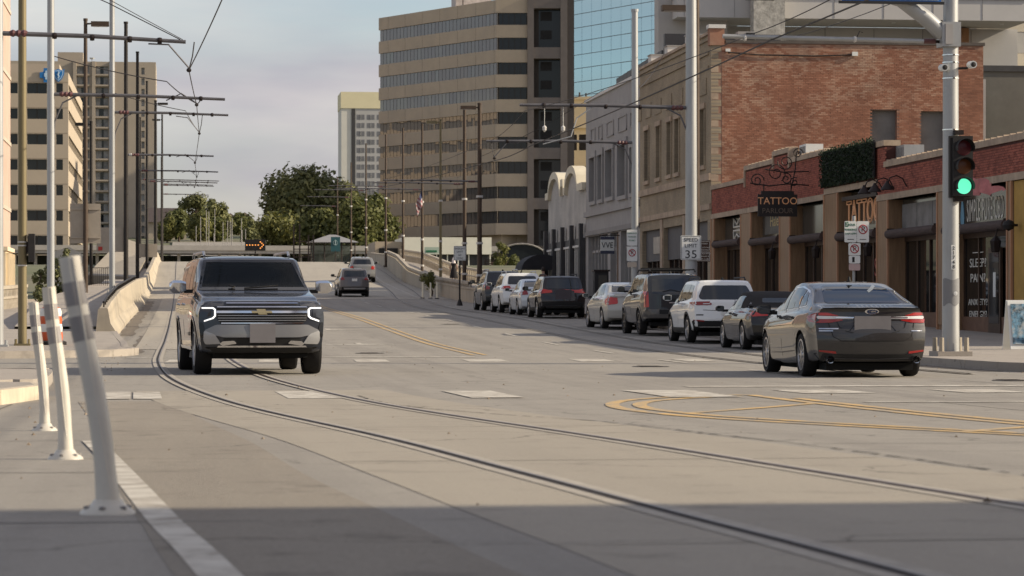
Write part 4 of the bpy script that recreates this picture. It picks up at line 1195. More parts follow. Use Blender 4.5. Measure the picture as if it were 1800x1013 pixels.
mb.v += [faw(u, zz, 0) for u, zz in pr] + [faw(u, zz, 3.4) for u, zz in pr]
for i in range(n): mb.f.append((i, i + 1, n + 2 + i, n + 1 + i)); mb.mi.append(0)
mb.f.append(tuple(range(n + 1, 2 * n + 2))); mb.mi.append(0)
mb.build('awning_canvas', M('black_canvas', (.028, .028, .032), .8, var=.15), awn, smooth=True)
for u in (-1.28, 1.0): MB().tube([faw(u, 3.45, 3.3), faw(u, 1.8, 3.3)], .03, 6).build('awning_post', m_iron, awn)

# ---- concrete block rising behind the brick building
cb = wroot('concrete_office_block', (45, 178, 2), 'pale concrete office block with deep balcony slab behind the brick wall', 'building')
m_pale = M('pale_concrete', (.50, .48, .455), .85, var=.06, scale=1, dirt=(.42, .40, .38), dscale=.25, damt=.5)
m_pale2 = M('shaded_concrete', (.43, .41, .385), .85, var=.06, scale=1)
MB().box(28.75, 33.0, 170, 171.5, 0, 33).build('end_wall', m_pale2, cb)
MB().box(33.02, 52.0, 173, 176, 0, 18.6).build('recessed_wall', m_pale, cb)
for k in range(6): MB().box(33.5 + k * 3.1, 33.54 + k * 3.1, 172.98, 173.0, 8, 18.5).build('panel_joint', m_greytrim, cb)
MB().box(29.6, 51.3, 168.2, 173, 18.62, 19.9).build('balcony_slab', m_pale, cb)
MB().box(29.5, 51.4, 168.1, 173, 19.9, 20.05).build('slab_edge', m_greytrim, cb)
for k in range(7):
    MB().box(30.0 + k * 3.06, 30.02 + k * 3.06, 168.18, 168.2, 18.66, 19.88).build('slab_joint', m_greytrim, cb)
    w = MB().box(30.0 + k * 3.06, 32.9 + k * 3.06, 169.6, 169.8, 20.06, 24.2).build('window', glass_mat('sky_glass', (.30, .36, .40), rough=.06), cb)  # reflected sky is put into the pane's base colour
    MB().box(32.9 + k * 3.06, 33.06 + k * 3.06, 169.5, 169.8, 20.06, 24.2).build('mullion', m_signwhite, w)
MB().box(29.6, 51.3, 169.4, 172, 24.2, 33).build('upper_wall', m_pale, cb)
for k in range(5): MB().lathe([(0, 18.58), (.14, 18.58), (.14, 18.62)], (36.5 + 3.4 * k, 170, 0), n=10).build('soffit_light', m_signwhite, cb)
rk = MB().box(34.0, 35.9, 167.0, 168.05, 8, 30).build('stone_column', M('rough_stone', (.40, .38, .34), .9, var=.35, scale=3.5, bump=.8, bscale=9), cb)
MB().box(47.4, 48.6, 172.0, 172.9, 17.1, 18.55).build('timber_panel', M('timber_cladding', (.30, .15, .07), .6, var=.25, scale=2), cb)
pn = wroot('panel_clad_building', (60, 182, 2), 'cream and grey panel clad block at the upper right corner', 'building')
for k in range(14):
    z0 = 12 + k * 1.35
    MB().box(50.2, 75, 176 - .02 * (k % 2), 180, z0, z0 + 1.33).build('cladding_panel', M('cream_panel', (.52, .47, .38), .7, var=.05, scale=1) if k % 2 else M('grey_panel', (.40, .39, .375), .7, var=.05, scale=1), pn)
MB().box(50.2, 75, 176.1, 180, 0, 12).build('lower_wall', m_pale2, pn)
ws = wroot('grey_plaster_building', (42, 150, 1), 'dark grey plastered wall standing right of the brick side wall', 'building')
MB().box(37.2, 60, 141, 168, 0, 13.2).build('wall', M('grey_plaster', (.145, .135, .118), .9, var=.12, scale=.8, dirt=(.11, .10, .09), dscale=.3, damt=.6), ws)
MB().box(37.1, 60, 140.9, 168, 13.2, 13.5).build('coping', m_dkgrey, ws)
MB().tube([(37.3, 140.85, 8.0), (41, 140.8, 8.3), (47, 140.8, 7.6)], .05, 6).build('pipe', m_blk, ws)
MB().box(40.5, 60, 140.2, 140.98, 0, 7.8).build('lean_to', M('grey_board', (.17, .16, .15), .75), ws)

# ---- building out of frame to the right, behind the camera: throws the foreground shadow
nb = wroot('brick_warehouse', (34, -30, 0), 'brick warehouse out of frame to the right of the camera', 'building')
MB().box(19.5, 48, -75, 6.6, -1, 13.5).build('wall', fine_brick('warehouse_brick', (.27, .12, .08), (.22, .095, .065), (.25, .2, .17)), nb)
MB().box(19.4, 48.1, -75, 6.7, 13.5, 13.9).build('coping', m_coping, nb)
for fl in range(3):
    for k in range(9):
        MB().box(19.44, 19.5, -70 + k * 8.4, -66 + k * 8.4, 1.5 + 4.1 * fl, 4.1 + 4.1 * fl).build('window', m_shopglass, nb)

# ================================================================== FAR BUILDINGS
m_tan = M('tower_precast', (.45, .365, .27), .85, var=.05, scale=.5, dirt=(.36, .30, .235), dscale=.15, damt=.5, spec=.3)
m_tglass = glass_mat('tower_glass', (.030, .026, .022), rough=.02)
m_tglass.node_tree.nodes['Principled BSDF'].inputs['Metallic'].default_value = .6
m_tglass.node_tree.nodes['Principled BSDF'].inputs['Base Color'].default_value = (.18, .168, .165, 1)
m_dglass = glass_mat('dark_tower_glass', (.014, .017, .020))
m_bronze = M('bronze_mullion', (.045, .036, .03), .5, metal=.4, var=.1)
tw = wroot('tan_office_tower', (48, 470, 5), 'tan ten-storey office tower with continuous bronze window bands', 'building')
A_, B_ = (33.8, 487.3), (50.6, 456.2)
angL = math.atan2(B_[1] - A_[1], B_[0] - A_[0]); LL = math.hypot(B_[0] - A_[0], B_[1] - A_[1])
FL = frO(A_, angL)
CR = -math.atan(583 / 5000)
FBv = frO(B_, CR)
bands = [49.0 - 4.0 * k for k in range(9)]
prev = 51.1
for k, t in enumerate(bands + [13.2]):
    MB().fbox(FL, 0, LL - .01, t, prev, -1.0, 0).build('spandrel', m_tan, tw)
    MB().fbox(FBv, .01, 5.05, t, prev if k else 51.2, -1.0, 0).build('spandrel', m_tan, tw)
    for u in np.arange(3.0, LL, 5.3): MB().fbox(FL, u, u + .05, t + .03, prev - .03, 0, .012).build('panel_joint', M('joint_brown', (.2, .165, .13), .9, var=.1), tw)
    prev = t - 1.95
NP = 33; pw = LL / NP; proto = None
for k, t in enumerate(bands):
    MB().fbox(FL, 0, LL, t - 1.95, t, -.9, -.45).build('window_backing', m_bronze, tw)
    for i in range(NP):
        if proto is None:
            c = Vector(FL(pw / 2, t - .975, -.3))
            m_ = MB(); m_.obox((0, 0, 0), (math.cos(angL) * (pw / 2 - .05), math.sin(angL) * (pw / 2 - .05), 0), (math.sin(angL) * .03, -math.cos(angL) * .03, 0), (0, 0, .95))
            proto = m_.build('window_pane', m_tglass, tw); o = proto
        else:
            o = proto.copy(); COL.objects.link(o)
        o.location = FL((i + .5) * pw, t - .975, -.3)
        o.rotation_euler = (rnd.gauss(0, .003), rnd.gauss(0, .003), rnd.gauss(0, .006))
    w = MB().fbox(FBv, .1, 5.0, t - 1.95, t, -.9, -.35).build('window_band', m_dglass, tw)
    for i in range(6): MB().fbox(FBv, .1 + i * .96, .17 + i * .96, t - 1.95, t, -.35, -.25).build('mullion', m_bronze, w)
MB().fbox(FL, 0, LL, 3, 9.2, -2.5, -1.2).build('ground_floor', m_bronze, tw)
MB().fbox(FL, 0, LL - .01, 9.0, 11.2, -1.0, .02).build('podium_band', m_tan, tw)
MB().fbox(FBv, .1, 5.0, 3, 11.2, -2.0, -1.0).build('ground_glass', m_dglass, tw)
# service core with two deep glazed recesses
MB().fbox(FBv, 5.06, 6.1, 3, 51.6, -2, .6).build('core_pier', M('core_granite', (.165, .14, .125), .7, var=.1, scale=.7), tw)
MB().fbox(FBv, 10.4, 11.5, 3, 51.6, -2, .6).build('core_pier', M('core_granite', (.165, .14, .125), .7), tw)
MB().fbox(FBv, 11.5, 12.6, 3, 51.6, -9, .3).build('core_side', M('core_dark', (.07, .06, .055), .7, var=.1), tw)
for k in range(7):
    zt = 51.5 - k * 8.1
    MB().fbox(FBv, 6.1, 10.4, zt - 1.8, zt, -1.5, .45).build('core_beam', M('core_granite', (.165, .14, .125), .7), tw)
    if zt - 8.1 > 0:
        w = MB().fbox(FBv, 6.1, 10.4, zt - 8.1, zt - 1.8, -2.2, -1.6).build('core_glass', m_dglass, tw)
        for j in range(2): MB().fbox(FBv, 7.2, 9.0, zt - 3.6 - j * 3, zt - 2.2 - j * 3, -1.6, -1.45).build('core_panel', m_blk, w)
        MB().fbox(FBv, 6.1, 6.9, zt - 8, zt - 1.8, -1.6, -1.5).build('core_strip', m_bronze, w)
MB().fbox(FL, .2, LL - .2, 3, 50.9, -14, -1.1).build('tower_block', m_tan, tw)
MB().fbox(FBv, .2, 12.5, 3, 50.8, -22, -2.6).build('tower_block', m_tan, tw)
ct = wroot('roof_cabin', (46, 475, 51), 'pale plant cabin with a mast on the tan tower roof', 'roof cabin')
MB().box(46, 52, 476, 484, 50.8, 56).build('cabin_wall', M('rusty_white', (.5, .45, .42), .8, var=.25, scale=.8), ct)
MB().box(45.8, 52.2, 475.8, 484.2, 56, 56.3).build('cabin_roof', m_greytrim, ct)
MB().tube([(47, 474, 50.8), (47, 474, 56)], .1, 6).build('mast', m_iron, ct)

# white tower beyond
wt = wroot('white_apartment_tower', (78, 1215, 20), 'distant white tower with cream crown left of the tan office', 'building')
m_wt = M('white_precast', (.62, .60, .54), .85, var=.04, scale=.2); m_wt2 = M('cream_precast', (.70, .63, .42), .85, var=.04, scale=.2)
FWt = frX(1215)
MB().box(68.3, 92, 1215, 1240, 10, 93.8).build('wall', m_wt, wt)
MB().box(68.1, 92.2, 1214.6, 1240, 87.2, 94.2).build('crown', m_wt2, wt)
MB().box(72.6, 74.2, 1214.7, 1215.1, 20, 87).build('dark_slot', m_dkgrey, wt)
for r in range(12):
    for c in range(4):
        z0 = 82.4 - r * 3.55; x0 = 75 + c * 4.3
        w = MB().fbox(FWt, x0, x0 + 3.2, z0, z0 + 2.1, -.1, .12).build('window', M('window_slate', (.16, .16, .17), .3, var=.15, scale=.3), wt)
        MB().fbox(FWt, x0 + 1.55, x0 + 1.65, z0, z0 + 2.1, .12, .2).build('mullion', m_wt, w)
MB().fbox(FWt, 74.5, 92, 42, 86.9, .0, .06).build('grid_face', M('grey_precast', (.42, .41, .40), .85, var=.04, scale=.2), wt)

# blue glass tower
gt = wroot('blue_glass_tower', (120, 800, 10), 'pale blue mirror glass tower behind the tan office', 'building')
G0, G1 = (108, 822), (131, 769)
ga = math.atan2(G1[1] - G0[1], G1[0] - G0[0]); GL = math.hypot(G1[0] - G0[0], G1[1] - G0[1]); FG2 = frO(G0, ga)
m_bg = glass_mat('mirror_glass', (.42, .56, .62), rough=.04); m_bg.node_tree.nodes['Principled BSDF'].inputs['Metallic'].default_value = .75
for k in range(24):
    z0 = 12 + k * 3.9
    r_ = MB().fbox(FG2, 0, GL, z0, z0 + 3.72, -.5, rnd.uniform(-.02, .02)).build('glass_band', m_bg, gt)
    MB().fbox(FG2, 0, GL, z0 + 3.72, z0 + 3.9, -.5, .08).build('floor_line', M('floor_line', (.17, .21, .23), .4, var=.1), gt)
for k in range(12): MB().fbox(FG2, k * GL / 11, k * GL / 11 + .10, 12, 105, 0, .05).build('mullion', m_bg, gt)
MB().fbox(FG2, .1, GL - .1, 5, 105, -25, -.6).build('tower_block', m_dglass, gt)

# sunlit cream block with roof lettering between the tower and the grey building
yb = wroot('cream_lettered_building', (72, 500, 5), 'sunlit cream building with dark sign letters left of the grey front', 'building')
m_cr = M('sunny_cream', (.74, .63, .42), .85, var=.06, scale=.4)
FY = frO((63.2, 503.5), R(-24))
MB().fbox(FY, 0, 22, 5, 38.4, -10, 0).build('wall', m_cr, yb)
MB().fbox(FY, -.2, 22.2, 38.4, 38.9, -10.2, .3).build('cornice', m_cr, yb)
MB().fbox(FY, 0, 22, 33.3, 33.7, 0, .5).build('ledge', m_cr, yb)
MB().fbox(FY, 0, 22, 26.6, 27.0, 0, .5).build('ledge', m_cr, yb)
for k in range(7): MB().fbox(FY, 1.2 + k * 2.2, 3.0 + k * 2.2, 29.4, 32.2, -.3, .02).build('window', m_blk, yb)
for k in range(8): MB().fbox(FY, .5 + k * 1.2, .75 + k * 1.2, 38.9, 40.6 - .15 * k, -.4, -.1).build('roof_fin', m_dkgrey, yb)
text_obj('UNION', 2.6, FY, 5.2, 24.3, .3, m_ink, 'roof_lettering', yb, sx=.85, extrude=.1)

# low white-banded building beyond the bridge footway
lb = wroot('white_banded_pavilion', (28, 300, 5), 'low pavilion with broad white fascia and dark glazed openings', 'building')
FLb = frX(300)
MB().box(23.4, 32.8, 300, 312, 6.95, 8.75).build('fascia', M('bright_fascia', (.74, .71, .60), .8, var=.05, scale=1), lb)
MB().box(23.6, 32.6, 300.5, 312, 4.4, 6.95).build('glazing', m_dkgrey, lb)
for k in range(9): MB().box(23.5 + k * 1.14, 23.62 + k * 1.14, 300.2, 300.45, 4.4, 6.95).build('post', M('bright_fascia', (.74, .71, .60), .8), lb)
MB().box(20.5, 23.3, 301, 312, 4.5, 8.3).build('side_wing', m_tan, lb)
MB().box(20.9, 22.9, 300.9, 301, 6.2, 7.6).build('wing_window', m_blk, lb)
MB().box(30, 46, 285, 285.4, 4, 5.25).build('terrace_wall', M('bright_fascia', (.74, .71, .60), .8), lb)
fc = wroot('slatted_fence', (35, 284, 5), 'dark horizontal slat fence above the white terrace wall', 'fence')
for k in range(5): MB().box(30.4, 38.2, 284.6, 284.66, 5.35 + k * .17, 5.46 + k * .17).build('slat', m_iron, fc)
for k in range(5): MB().box(30.4 + k * 1.9, 30.5 + k * 1.9, 284.68, 284.76, 5.25, 6.25).build('post', m_iron, fc)
ar = wroot('arched_glass_canopy', (36, 305, 5), 'dark barrel vaulted glass canopy behind the slatted fence', 'canopy')
mb = MB(); n = 14
pr = [(36.6 + 2.9 * math.cos(math.pi * i / n), 6.4 + 1.8 * math.sin(math.pi * i / n)) for i in range(n + 1)]
mb.v += [(x, 305, z_) for x, z_ in pr] + [(x + 5, 320, z_) for x, z_ in pr]
for i in range(n): mb.f.append((i, i + 1, n + 2 + i, n + 1 + i)); mb.mi.append(0)
mb.f.append(tuple(range(n + 1))); mb.mi.append(0)
mb.build('vault_glass', m_dglass, ar)
MB().tube([(x, 304.9, z_) for x, z_ in pr], .1, 6).build('vault_rim', m_greytrim, ar)
MB().box(33.2, 44, 304.8, 305.2, 4.2, 6.3).build('vault_base', fine_brick('dull_brick', (.17, .10, .08), (.14, .08, .065), (.13, .1, .09), axis='X'), ar)

# ---- left side
m_bc = M('stone_cladding', (.43, .36, .275), .85, var=.05, scale=.4, dirt=(.36, .30, .23), dscale=.2, damt=.5)
bc = wroot('insurance_office_building', (-30, 460, 6), 'beige office block with a blue cross and shield emblem on its top', 'building')
FBc = frX(455); FBs = frR(-17.6)
wz = [36.9 - 4.02 * k for k in range(8)]
hol = []
for t in wz:
    for a, b in ((-43.5, -40.4), (-38.0, -34.9), (-32.5, -29.3), (-26.9, -25.5), (-24.05, -20.95), (-19.5, -18.45)): hol.append((a, b, t - 1.65, t))
mb = wall_holes(MB(), FBc, -50, -17.6, 0, 38.6, hol, .5); mb.build('front_wall', m_bc, bc)
for (a, b, c, d) in hol:
    w = MB().fbox(FBc, a, b, c, d, -.5, -.42).build('window', m_dglass, bc)
    if b - a > 2: MB().fbox(FBc, (a + b) / 2 - .06, (a + b) / 2 + .06, c, d, -.42, -.3).build('mullion', m_bronze, w)
for t in wz: MB().fbox(FBc, -50, -17.62, t + .12, t + .2, 0, .03).build('reveal_line', M('stone_line', (.33, .27, .2), .9, var=.05), bc)
hs = [(457 + k * 3.2, 459.4 + k * 3.2, t - 1.65, t) for t in wz for k in range(20)]
mb = wall_holes(MB(), FBs, 455, 520, 0, 38.6, [(456.5, 519, t - 1.65, t) for t in wz], .35); mb.build('side_wall', m_bc, bc)
for t in wz:
    w = MB().fbox(FBs, 456.5, 519, t - 1.65, t, -.45, -.34).build('window_band', glass_mat('grey_glass', (.16, .16, .16), rough=.08), bc)
    for k in range(20): MB().fbox(FBs, 456.5 + k * 3.2, 456.75 + k * 3.2, t - 1.65, t, -.34, -.2).build('mullion', m_bc, w)
MB().box(-49.9, -17.7, 455.6, 519.9, 37.8, 38.3).build('roof', m_greytrim, bc)
MB().box(-28, -19.6, 470, 480, 38.6, 41.2).build('plant_room', m_bc, bc)
m_blue = M('emblem_blue', (.02, .16, .42), .5, var=.06); m_bwh = M('emblem_white', (.45, .58, .68), .5, var=.05)
em = wroot('cross_and_shield_emblem', FBc(-20.3, 38, .2), 'blue cross and shield emblem on the beige office block', 'emblem')
cx, cz = -21.05, 38.15
cross = [(-.38, -1.15), (.38, -1.15), (.45, -.5), (1.0, -.42), (1.0, .42), (.45, .5), (.38, 1.1), (-.38, 1.1), (-.45, .5), (-1.0, .42), (-1.0, -.42), (-.45, -.5)]
MB().prism([(cx + a, cz + b) for a, b in cross], FBc, .1, .3).build('blue_cross', m_blue, em)
MB().prism([(cx + a * .3, cz + b * .62) for a, b in cross], FBc, .3, .36).build('cross_figure', m_bwh, em)
sx_, sz_ = -19.15, 38.2
shd = [(-.95, .95), (-.5, .75), (0, .95), (.5, .75), (.95, .95), (.9, .1), (.5, -.7), (0, -1.15), (-.5, -.7), (-.9, .1)]
MB().prism([(sx_ + a, sz_ + b) for a, b in shd], FBc, .1, .3).build('blue_shield', m_blue, em)
MB().prism([(sx_ + a * .82, sz_ + b * .82) for a, b in shd], FBc, .3, .34).build('shield_field', m_bwh, em)
MB().prism([(sx_ + a * .70, sz_ + b * .70) for a, b in shd], FBc, .34, .38).build('shield_inner', m_blue, em)
mb = MB(); mb.tube([FBc(sx_, sz_ + .55, .45), FBc(sx_, sz_ - .6, .45)], .07, 6)
mb.tube([FBc(sx_ + .22 * math.sin(i * 1.1), sz_ + .45 - i * .1, .46) for i in range(10)], .06, 6); mb.build('shield_serpent', m_bwh, em)

ht = wroot('beige_hotel_tower', (-20, 805, 10), 'taller beige hotel slab with a column of balcony windows', 'building')
FH = frX(800); m_ht = M('hotel_beige', (.37, .315, .25), .85, var=.05, scale=.2)
hw = []
for r in range(22):
    t = 68.9 - r * 2.94
    hw += [(-23.4, -19.9, t - 2.2, t), (-28.6, -25.2, t - 2.2, t), (-10.8, -9.9, t - 2.2, t - .3)]
mb = wall_holes(MB(), FH, -60, -6.8, 8, 70.2, hw, .6); mb.quad((-6.8, 800, 8), (-6.8, 830, 8), (-6.8, 830, 70.2), (-6.8, 800, 70.2)); mb.build('front_wall', m_ht, ht)
for k, (a, b, c, d) in enumerate(hw):
    if c < 18: continue
    w = MB().fbox(FH, a, b, c, d, -.7, -.6).build('window', M('curtained_glass', (.26, .26, .25), .35, var=.5, scale=.35), ht)
    if b - a > 2:
        MB().fbox(FH, (a + b) / 2 - rnd.choice([.5, .1, .9]), (a + b) / 2 + .4, c, d - .1, -.6, -.5).build('dark_pane', m_dglass, w)
        MB().fbox(FH, a - .1, b + .1, c - .45, c, 0, .7).build('balcony_slab', m_ht, w)
for u in (-24.4, -29.6, -19.4): MB().fbox(FH, u, u + .9, 8, 70.2, 0, .8).build('pilaster', m_ht, ht)
MB().box(-59, -6.9, 801, 830, 68.5, 70).build('roof', m_greytrim, ht)
MB().box(-34, -27, 803, 812, 70.2, 73).build('plant_room', m_ht, ht)
for k, x in enumerate((-24.5, -19.0)):
    dsh = wroot('satellite_dish', (x, 802, 70.2), ['white dish on the hotel roof, left of the pair', 'white dish on the hotel roof, right of the pair'][k], 'satellite dish')
    MB().lathe([(0, .0), (.5, .15), (.8, .5)], (x, 802, 70.9), n=12).build('dish', m_signwhite, dsh)
    MB().tube([(x, 802, 70.2), (x, 802, 71)], .1, 6).build('stand', m_greytrim, dsh)

pk = wroot('pink_stone_building', (-14, 150, 1), 'pinkish stone building cut off by the left frame edge', 'building')
MB().box(-30, -9.25, 150, 158, 0, 28).build('wall', M('pink_stone', (.50, .36, .29), .85, var=.1, scale=.6), pk)
for k in range(7): MB().box(-30, -9.2, 149.95, 158, 2.8 + k * 3.6, 3.0 + k * 3.6).build('string_course', M('pale_stone', (.5, .42, .34), .85, var=.06), pk)
cw = wroot('cream_low_building', (-12, 140, 1), 'low sunlit cream building at the left edge behind the brown pole', 'building')
m_crm = M('cream_wall', (.72, .60, .42), .85, var=.06, scale=1)
MB().box(-30, -8.6, 143, 149, 0, 4.0).build('wall', m_crm, cw)
MB().box(-30, -8.5, 142.9, 149, 4.0, 4.2).build('coping', m_crm, cw)
for k in range(6): MB().box(-8.6, -8.45, 143.2 + k, 143.4 + k, 2.2, 3.9).build('pilaster', m_crm, cw)
for k in range(5): MB().box(-8.58, -8.54, 143.5 + k, 144.1 + k, 2.4, 3.7).build('window', m_greypaint, cw)

rw = wroot('white_ramp_wall', (-6, 190, 2), 'white retaining wall of a ramp behind the left poles', 'wall')
MB().prism([(-7.9, 1), (-6.1, 1), (-6.1, 4.55), (-6.9, 5.0), (-7.9, 4.7)], frX(180), -.5, 0).build('wall', M('ramp_white', (.62, .58, .50), .85, var=.06), rw)
MB().prism([(-7.9, 3.9), (-6.05, 3.8), (-6.05, 4.0), (-7.9, 4.1)], frX(180), 0, .05).build('wall_band', m_bc, rw)
rp = wroot('concrete_ramp', (-5, 250, 3), 'tan concrete ramp rising behind the left lamp posts', 'ramp')
MB().add([(-6.0, 185, 1), (-2.9, 185, 1.6), (-2.9, 300, 7.6), (-6.0, 300, 8.6), (-6.0, 185, 3.3), (-2.9, 185, 3.2)], [(0, 1, 5, 4), (4, 5, 2, 3), (0, 4, 3), (1, 2, 5)]).build('ramp_slab', M('ramp_tan', (.25, .22, .18), .88, var=.08, scale=1), rp)

# iron fence on the left walkway
fn = wroot('iron_fence', (-4.2, 150, 2), 'short black iron bar fence beside the silver pole', 'fence')
for k in range(12): MB().tube([(-4.75 + k * .1, 149.0, ZW(149)), (-4.75 + k * .1, 149.0, ZW(149) + .95)], .014, 5).build('bar', m_black, fn)
for zz in (.12, .93): MB().tube([(-4.78, 149, ZW(149) + zz), (-3.6, 149, ZW(149) + zz)], .018, 5).build('rail', m_black, fn)
for x in (-4.78, -3.62): MB().tube([(x, 149, ZW(149)), (x, 149, ZW(149) + 1.02)], .025, 6).build('post', m_black, fn)

# ---- overpass, sign trailer, shelter on the crest
op = wroot('overpass', (10, 430, 6), 'low concrete overpass crossing beyond the crest of the road', 'bridge')
MB().box(-60, 70, 430, 442, 9.55, 10.25).build('deck', M('overpass_concrete', (.40, .37, .33), .88, var=.08, scale=1), op)
MB().box(-60, 70, 429.8, 430, 10.0, 10.75).build('parapet', M('overpass_concrete', (.40, .37, .33), .88), op)
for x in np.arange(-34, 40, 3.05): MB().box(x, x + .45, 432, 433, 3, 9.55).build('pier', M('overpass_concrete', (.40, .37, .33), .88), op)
MB().box(-60, 70, 440, 440.3, 3, 9.4).build('under_deck_shade', M('shadow_green', (.10, .11, .085), .9, var=.3, scale=.5), op)  # thin dark sheet, the shade beneath the deck is in its colour

ab = wroot('arrow_board_trailer', (7.8, 300, g(300)), 'black flashing arrow board trailer with amber lamps beyond the SUV roof', 'sign')
FA = frO((6.75, 300.2), CR)
MB().fbox(FA, 0, 2.15, 7.28, 8.48, -.08, 0).build('arrow_panel', m_blk, ab)
m_amb = M('amber_lamp', (.9, .4, .1), .4, var=0, emit=(1.0, .34, .08), estr=.9)
for (u, zz) in [(.2, 7.88), (.5, 7.88), (.8, 7.88), (1.1, 7.88), (1.4, 7.88), (1.62, 8.2), (1.78, 8.05), (1.92, 7.88), (1.78, 7.7), (1.62, 7.55)]:
    MB().tube([FA(u, zz, 0), FA(u, zz, .04)], .065, 8).build('amber_lamp', m_amb, ab)
MB().tube([FA(1.07, 5.7, -.2), FA(1.07, 7.4, -.1)], .06, 6).build('mast', m_iron, ab)
MB().fbox(FA, .4, 1.8, 6.1, 6.5, -1.0, .2).build('trailer_bed', M('trailer_orange', (.5, .16, .03), .6, var=.1), ab)

st = wroot('tram_stop_shelter', (15.6, 300, g(300)), 'tram stop shelter with pale pitched roof on the crest', 'shelter')
mb = MB(); mb.add([(13.2, 298, 8.15), (18.6, 298, 8.15), (18.6, 303, 8.15), (13.2, 303, 8.15), (15.6, 300.5, 9.0), (16.3, 300.5, 9.0)], [(0, 1, 5, 4), (1, 2, 5), (2, 3, 4, 5), (3, 0, 4)])
mb.build('roof', M('shelter_roof', (.24, .235, .235), .5, var=.06), st)
for x in (13.6, 15.0, 16.8, 18.2): MB().tube([(x, 298.4, 5.6), (x, 298.4, 8.2)], .07, 6).build('post', m_iron, st)
MB().box(13.7, 18.1, 302.4, 302.5, 5.8, 8.0).build('glass_back', glass_mat('shelter_glass', (.2, .22, .2), trans=.6), st)
sgn = wroot('teal_stop_sign_board', (15.9, 294, g(294)), 'square teal stop sign with white emblem in front of the shelter', 'sign')
MB().box(15.45, 16.4, 294, 294.06, 7.1, 8.6).build('sign_panel', M('teal_panel', (.025, .085, .10), .5, var=.1), sgn)
MB().lathe([(.26, -.04), (.26, -.02), (.20, -.02), (.20, -.04)], (15.92, 294.0, 8.0), axis='Y', n=16).build('sign_ring', M('sign_mist', (.4, .5, .5), .5, var=.05), sgn)
MB().box(15.88, 15.97, 293.96, 293.99, 7.75, 8.3).build('sign_mark', M('sign_mist', (.4, .5, .5), .5), sgn)
MB().tube([(15.92, 294.03, 5.5), (15.92, 294.03, 7.2)], .05, 6).build('sign_post', m_iron, sgn)
gf = wroot('black_steel_frame', (12.4, 290, g(290)), 'tall black steel frame posts left of the tram shelter', 'frame')
for x in (11.4, 12.0, 12.9, 13.4): MB().box(x, x + .14, 290, 290.14, 5.5, 8.2 + (1.6 if x < 12.5 else .5)).build('frame_post', m_iron, gf)
for zz in (6.4, 7.2, 8.0): MB().box(11.4, 13.5, 290.02, 290.12, zz, zz + .09).build('frame_rail', m_iron, gf)

# ---- trees
lm_dark = leaf_mat('leaf_dark', (.075, .088, .034), (.24, .235, .095))
lm_mid = leaf_mat('leaf_mid', (.045, .060, .016), (.175, .175, .055))
lm_oliv = leaf_mat('leaf_olive', (.065, .078, .020), (.23, .215, .065))
m_bark = M('bark', (.085, .062, .045), .9, var=.3, scale=2)
def tree(name, label, x, y, zb, h, w, leafm, n=4200, leaf=.42, seed=1, group=None, lobes=16, low=.10):
    rr = random.Random(seed)
    t = empty(name, (x, y, zb), 0, label, 'tree', group)
    mb = MB(); th = h * .5
    mb.tube([(0, 0, -.5), (.1, 0, th * .4), (rr.uniform(-.3, .3), 0, th), (rr.uniform(-.5, .5), 0, h * .85)], [w * .045, w * .036, w * .026, .04], 8)
    cl = []
    for k in range(lobes):
        a = rr.uniform(0, 6.28); q = rr.uniform(.1, .36); zz = h * rr.uniform(low + .12, .86)
        prof = math.sin(math.pi * min(1, max(.08, (zz / h - low) / (1.02 - low)))) ** .6
        c = Vector((math.cos(a) * w * q * prof * 1.2, math.sin(a) * w * q * prof * 1.2, zz)); cl.append((c, w * rr.uniform(.20, .30)))
        mb.tube([(0, 0, zz * .45), tuple(c * .55 + Vector((0, 0, zz * .2))), tuple(c)], [w * .018, w * .012, .02], 5)
    cl.append((Vector((0, 0, h * .88)), w * .16))
    mb.build('trunk', m_bark, t, smooth=True)
    lb_ = MB()
    for k in range(int(n * 1.5)):
        c, r = cl[rr.randrange(len(cl))]
        d = Vector((rr.gauss(0, 1), rr.gauss(0, 1), rr.gauss(0, 1))).normalized()
        p = c + d * r * (rr.random() ** .35) * rr.uniform(.75, 1.12)
        p.z = max(p.z, h * low)
        nrm = (d + Vector((rr.uniform(-.8, .8), rr.uniform(-.8, .8), rr.uniform(-.4, .9)))).normalized()
        a = nrm.orthogonal().normalized(); a.rotate(Matrix.Rotation(rr.uniform(0, 6.28), 3, nrm)); b = nrm.cross(a)
        s_ = leaf * rr.uniform(.5, 1.15)
        lb_.quad(p - a * s_, p - b * s_ * .55, p + a * s_, p + b * s_ * .55); lb_.tint.append(min(1, max(0, rr.gauss(.45, .26))))
    lb_.build('crown', leafm, t, normals=False)
    return t
tree('big_tree', 'largest dark rounded tree in the clump left of the white tower', 20.6, 470, 8.0, 16.6, 14.5, lm_dark, 6500, .5, 3)
tree('big_tree', 'dark tree directly below the white tower', 29.5, 505, 8.5, 15.5, 11, lm_dark, 4500, .5, 4)
tree('big_tree', 'lighter olive tree at the left foot of the dark clump', 14.8, 452, 7.5, 9.0, 8.5, lm_oliv, 3600, .4, 5)
tree('big_tree', 'olive tree between the shelter and the tan office', 27.0, 440, 7.5, 11.0, 9.0, lm_mid, 4000, .42, 6)
tree('big_tree', 'mid green tree behind the tram stop sign', 22.4, 446, 7.5, 9.5, 8.5, lm_mid, 3600, .42, 7)
tree('big_tree', 'green tree hugging the left corner of the tan office', 31.0, 452, 7.5, 12.5, 7.5, lm_mid, 3400, .42, 8)
tree('big_tree', 'low bush at the left edge of the dark clump above the arrow board', 17.2, 700, 16.5, 6.5, 6.0, lm_dark, 1800, .5, 21)
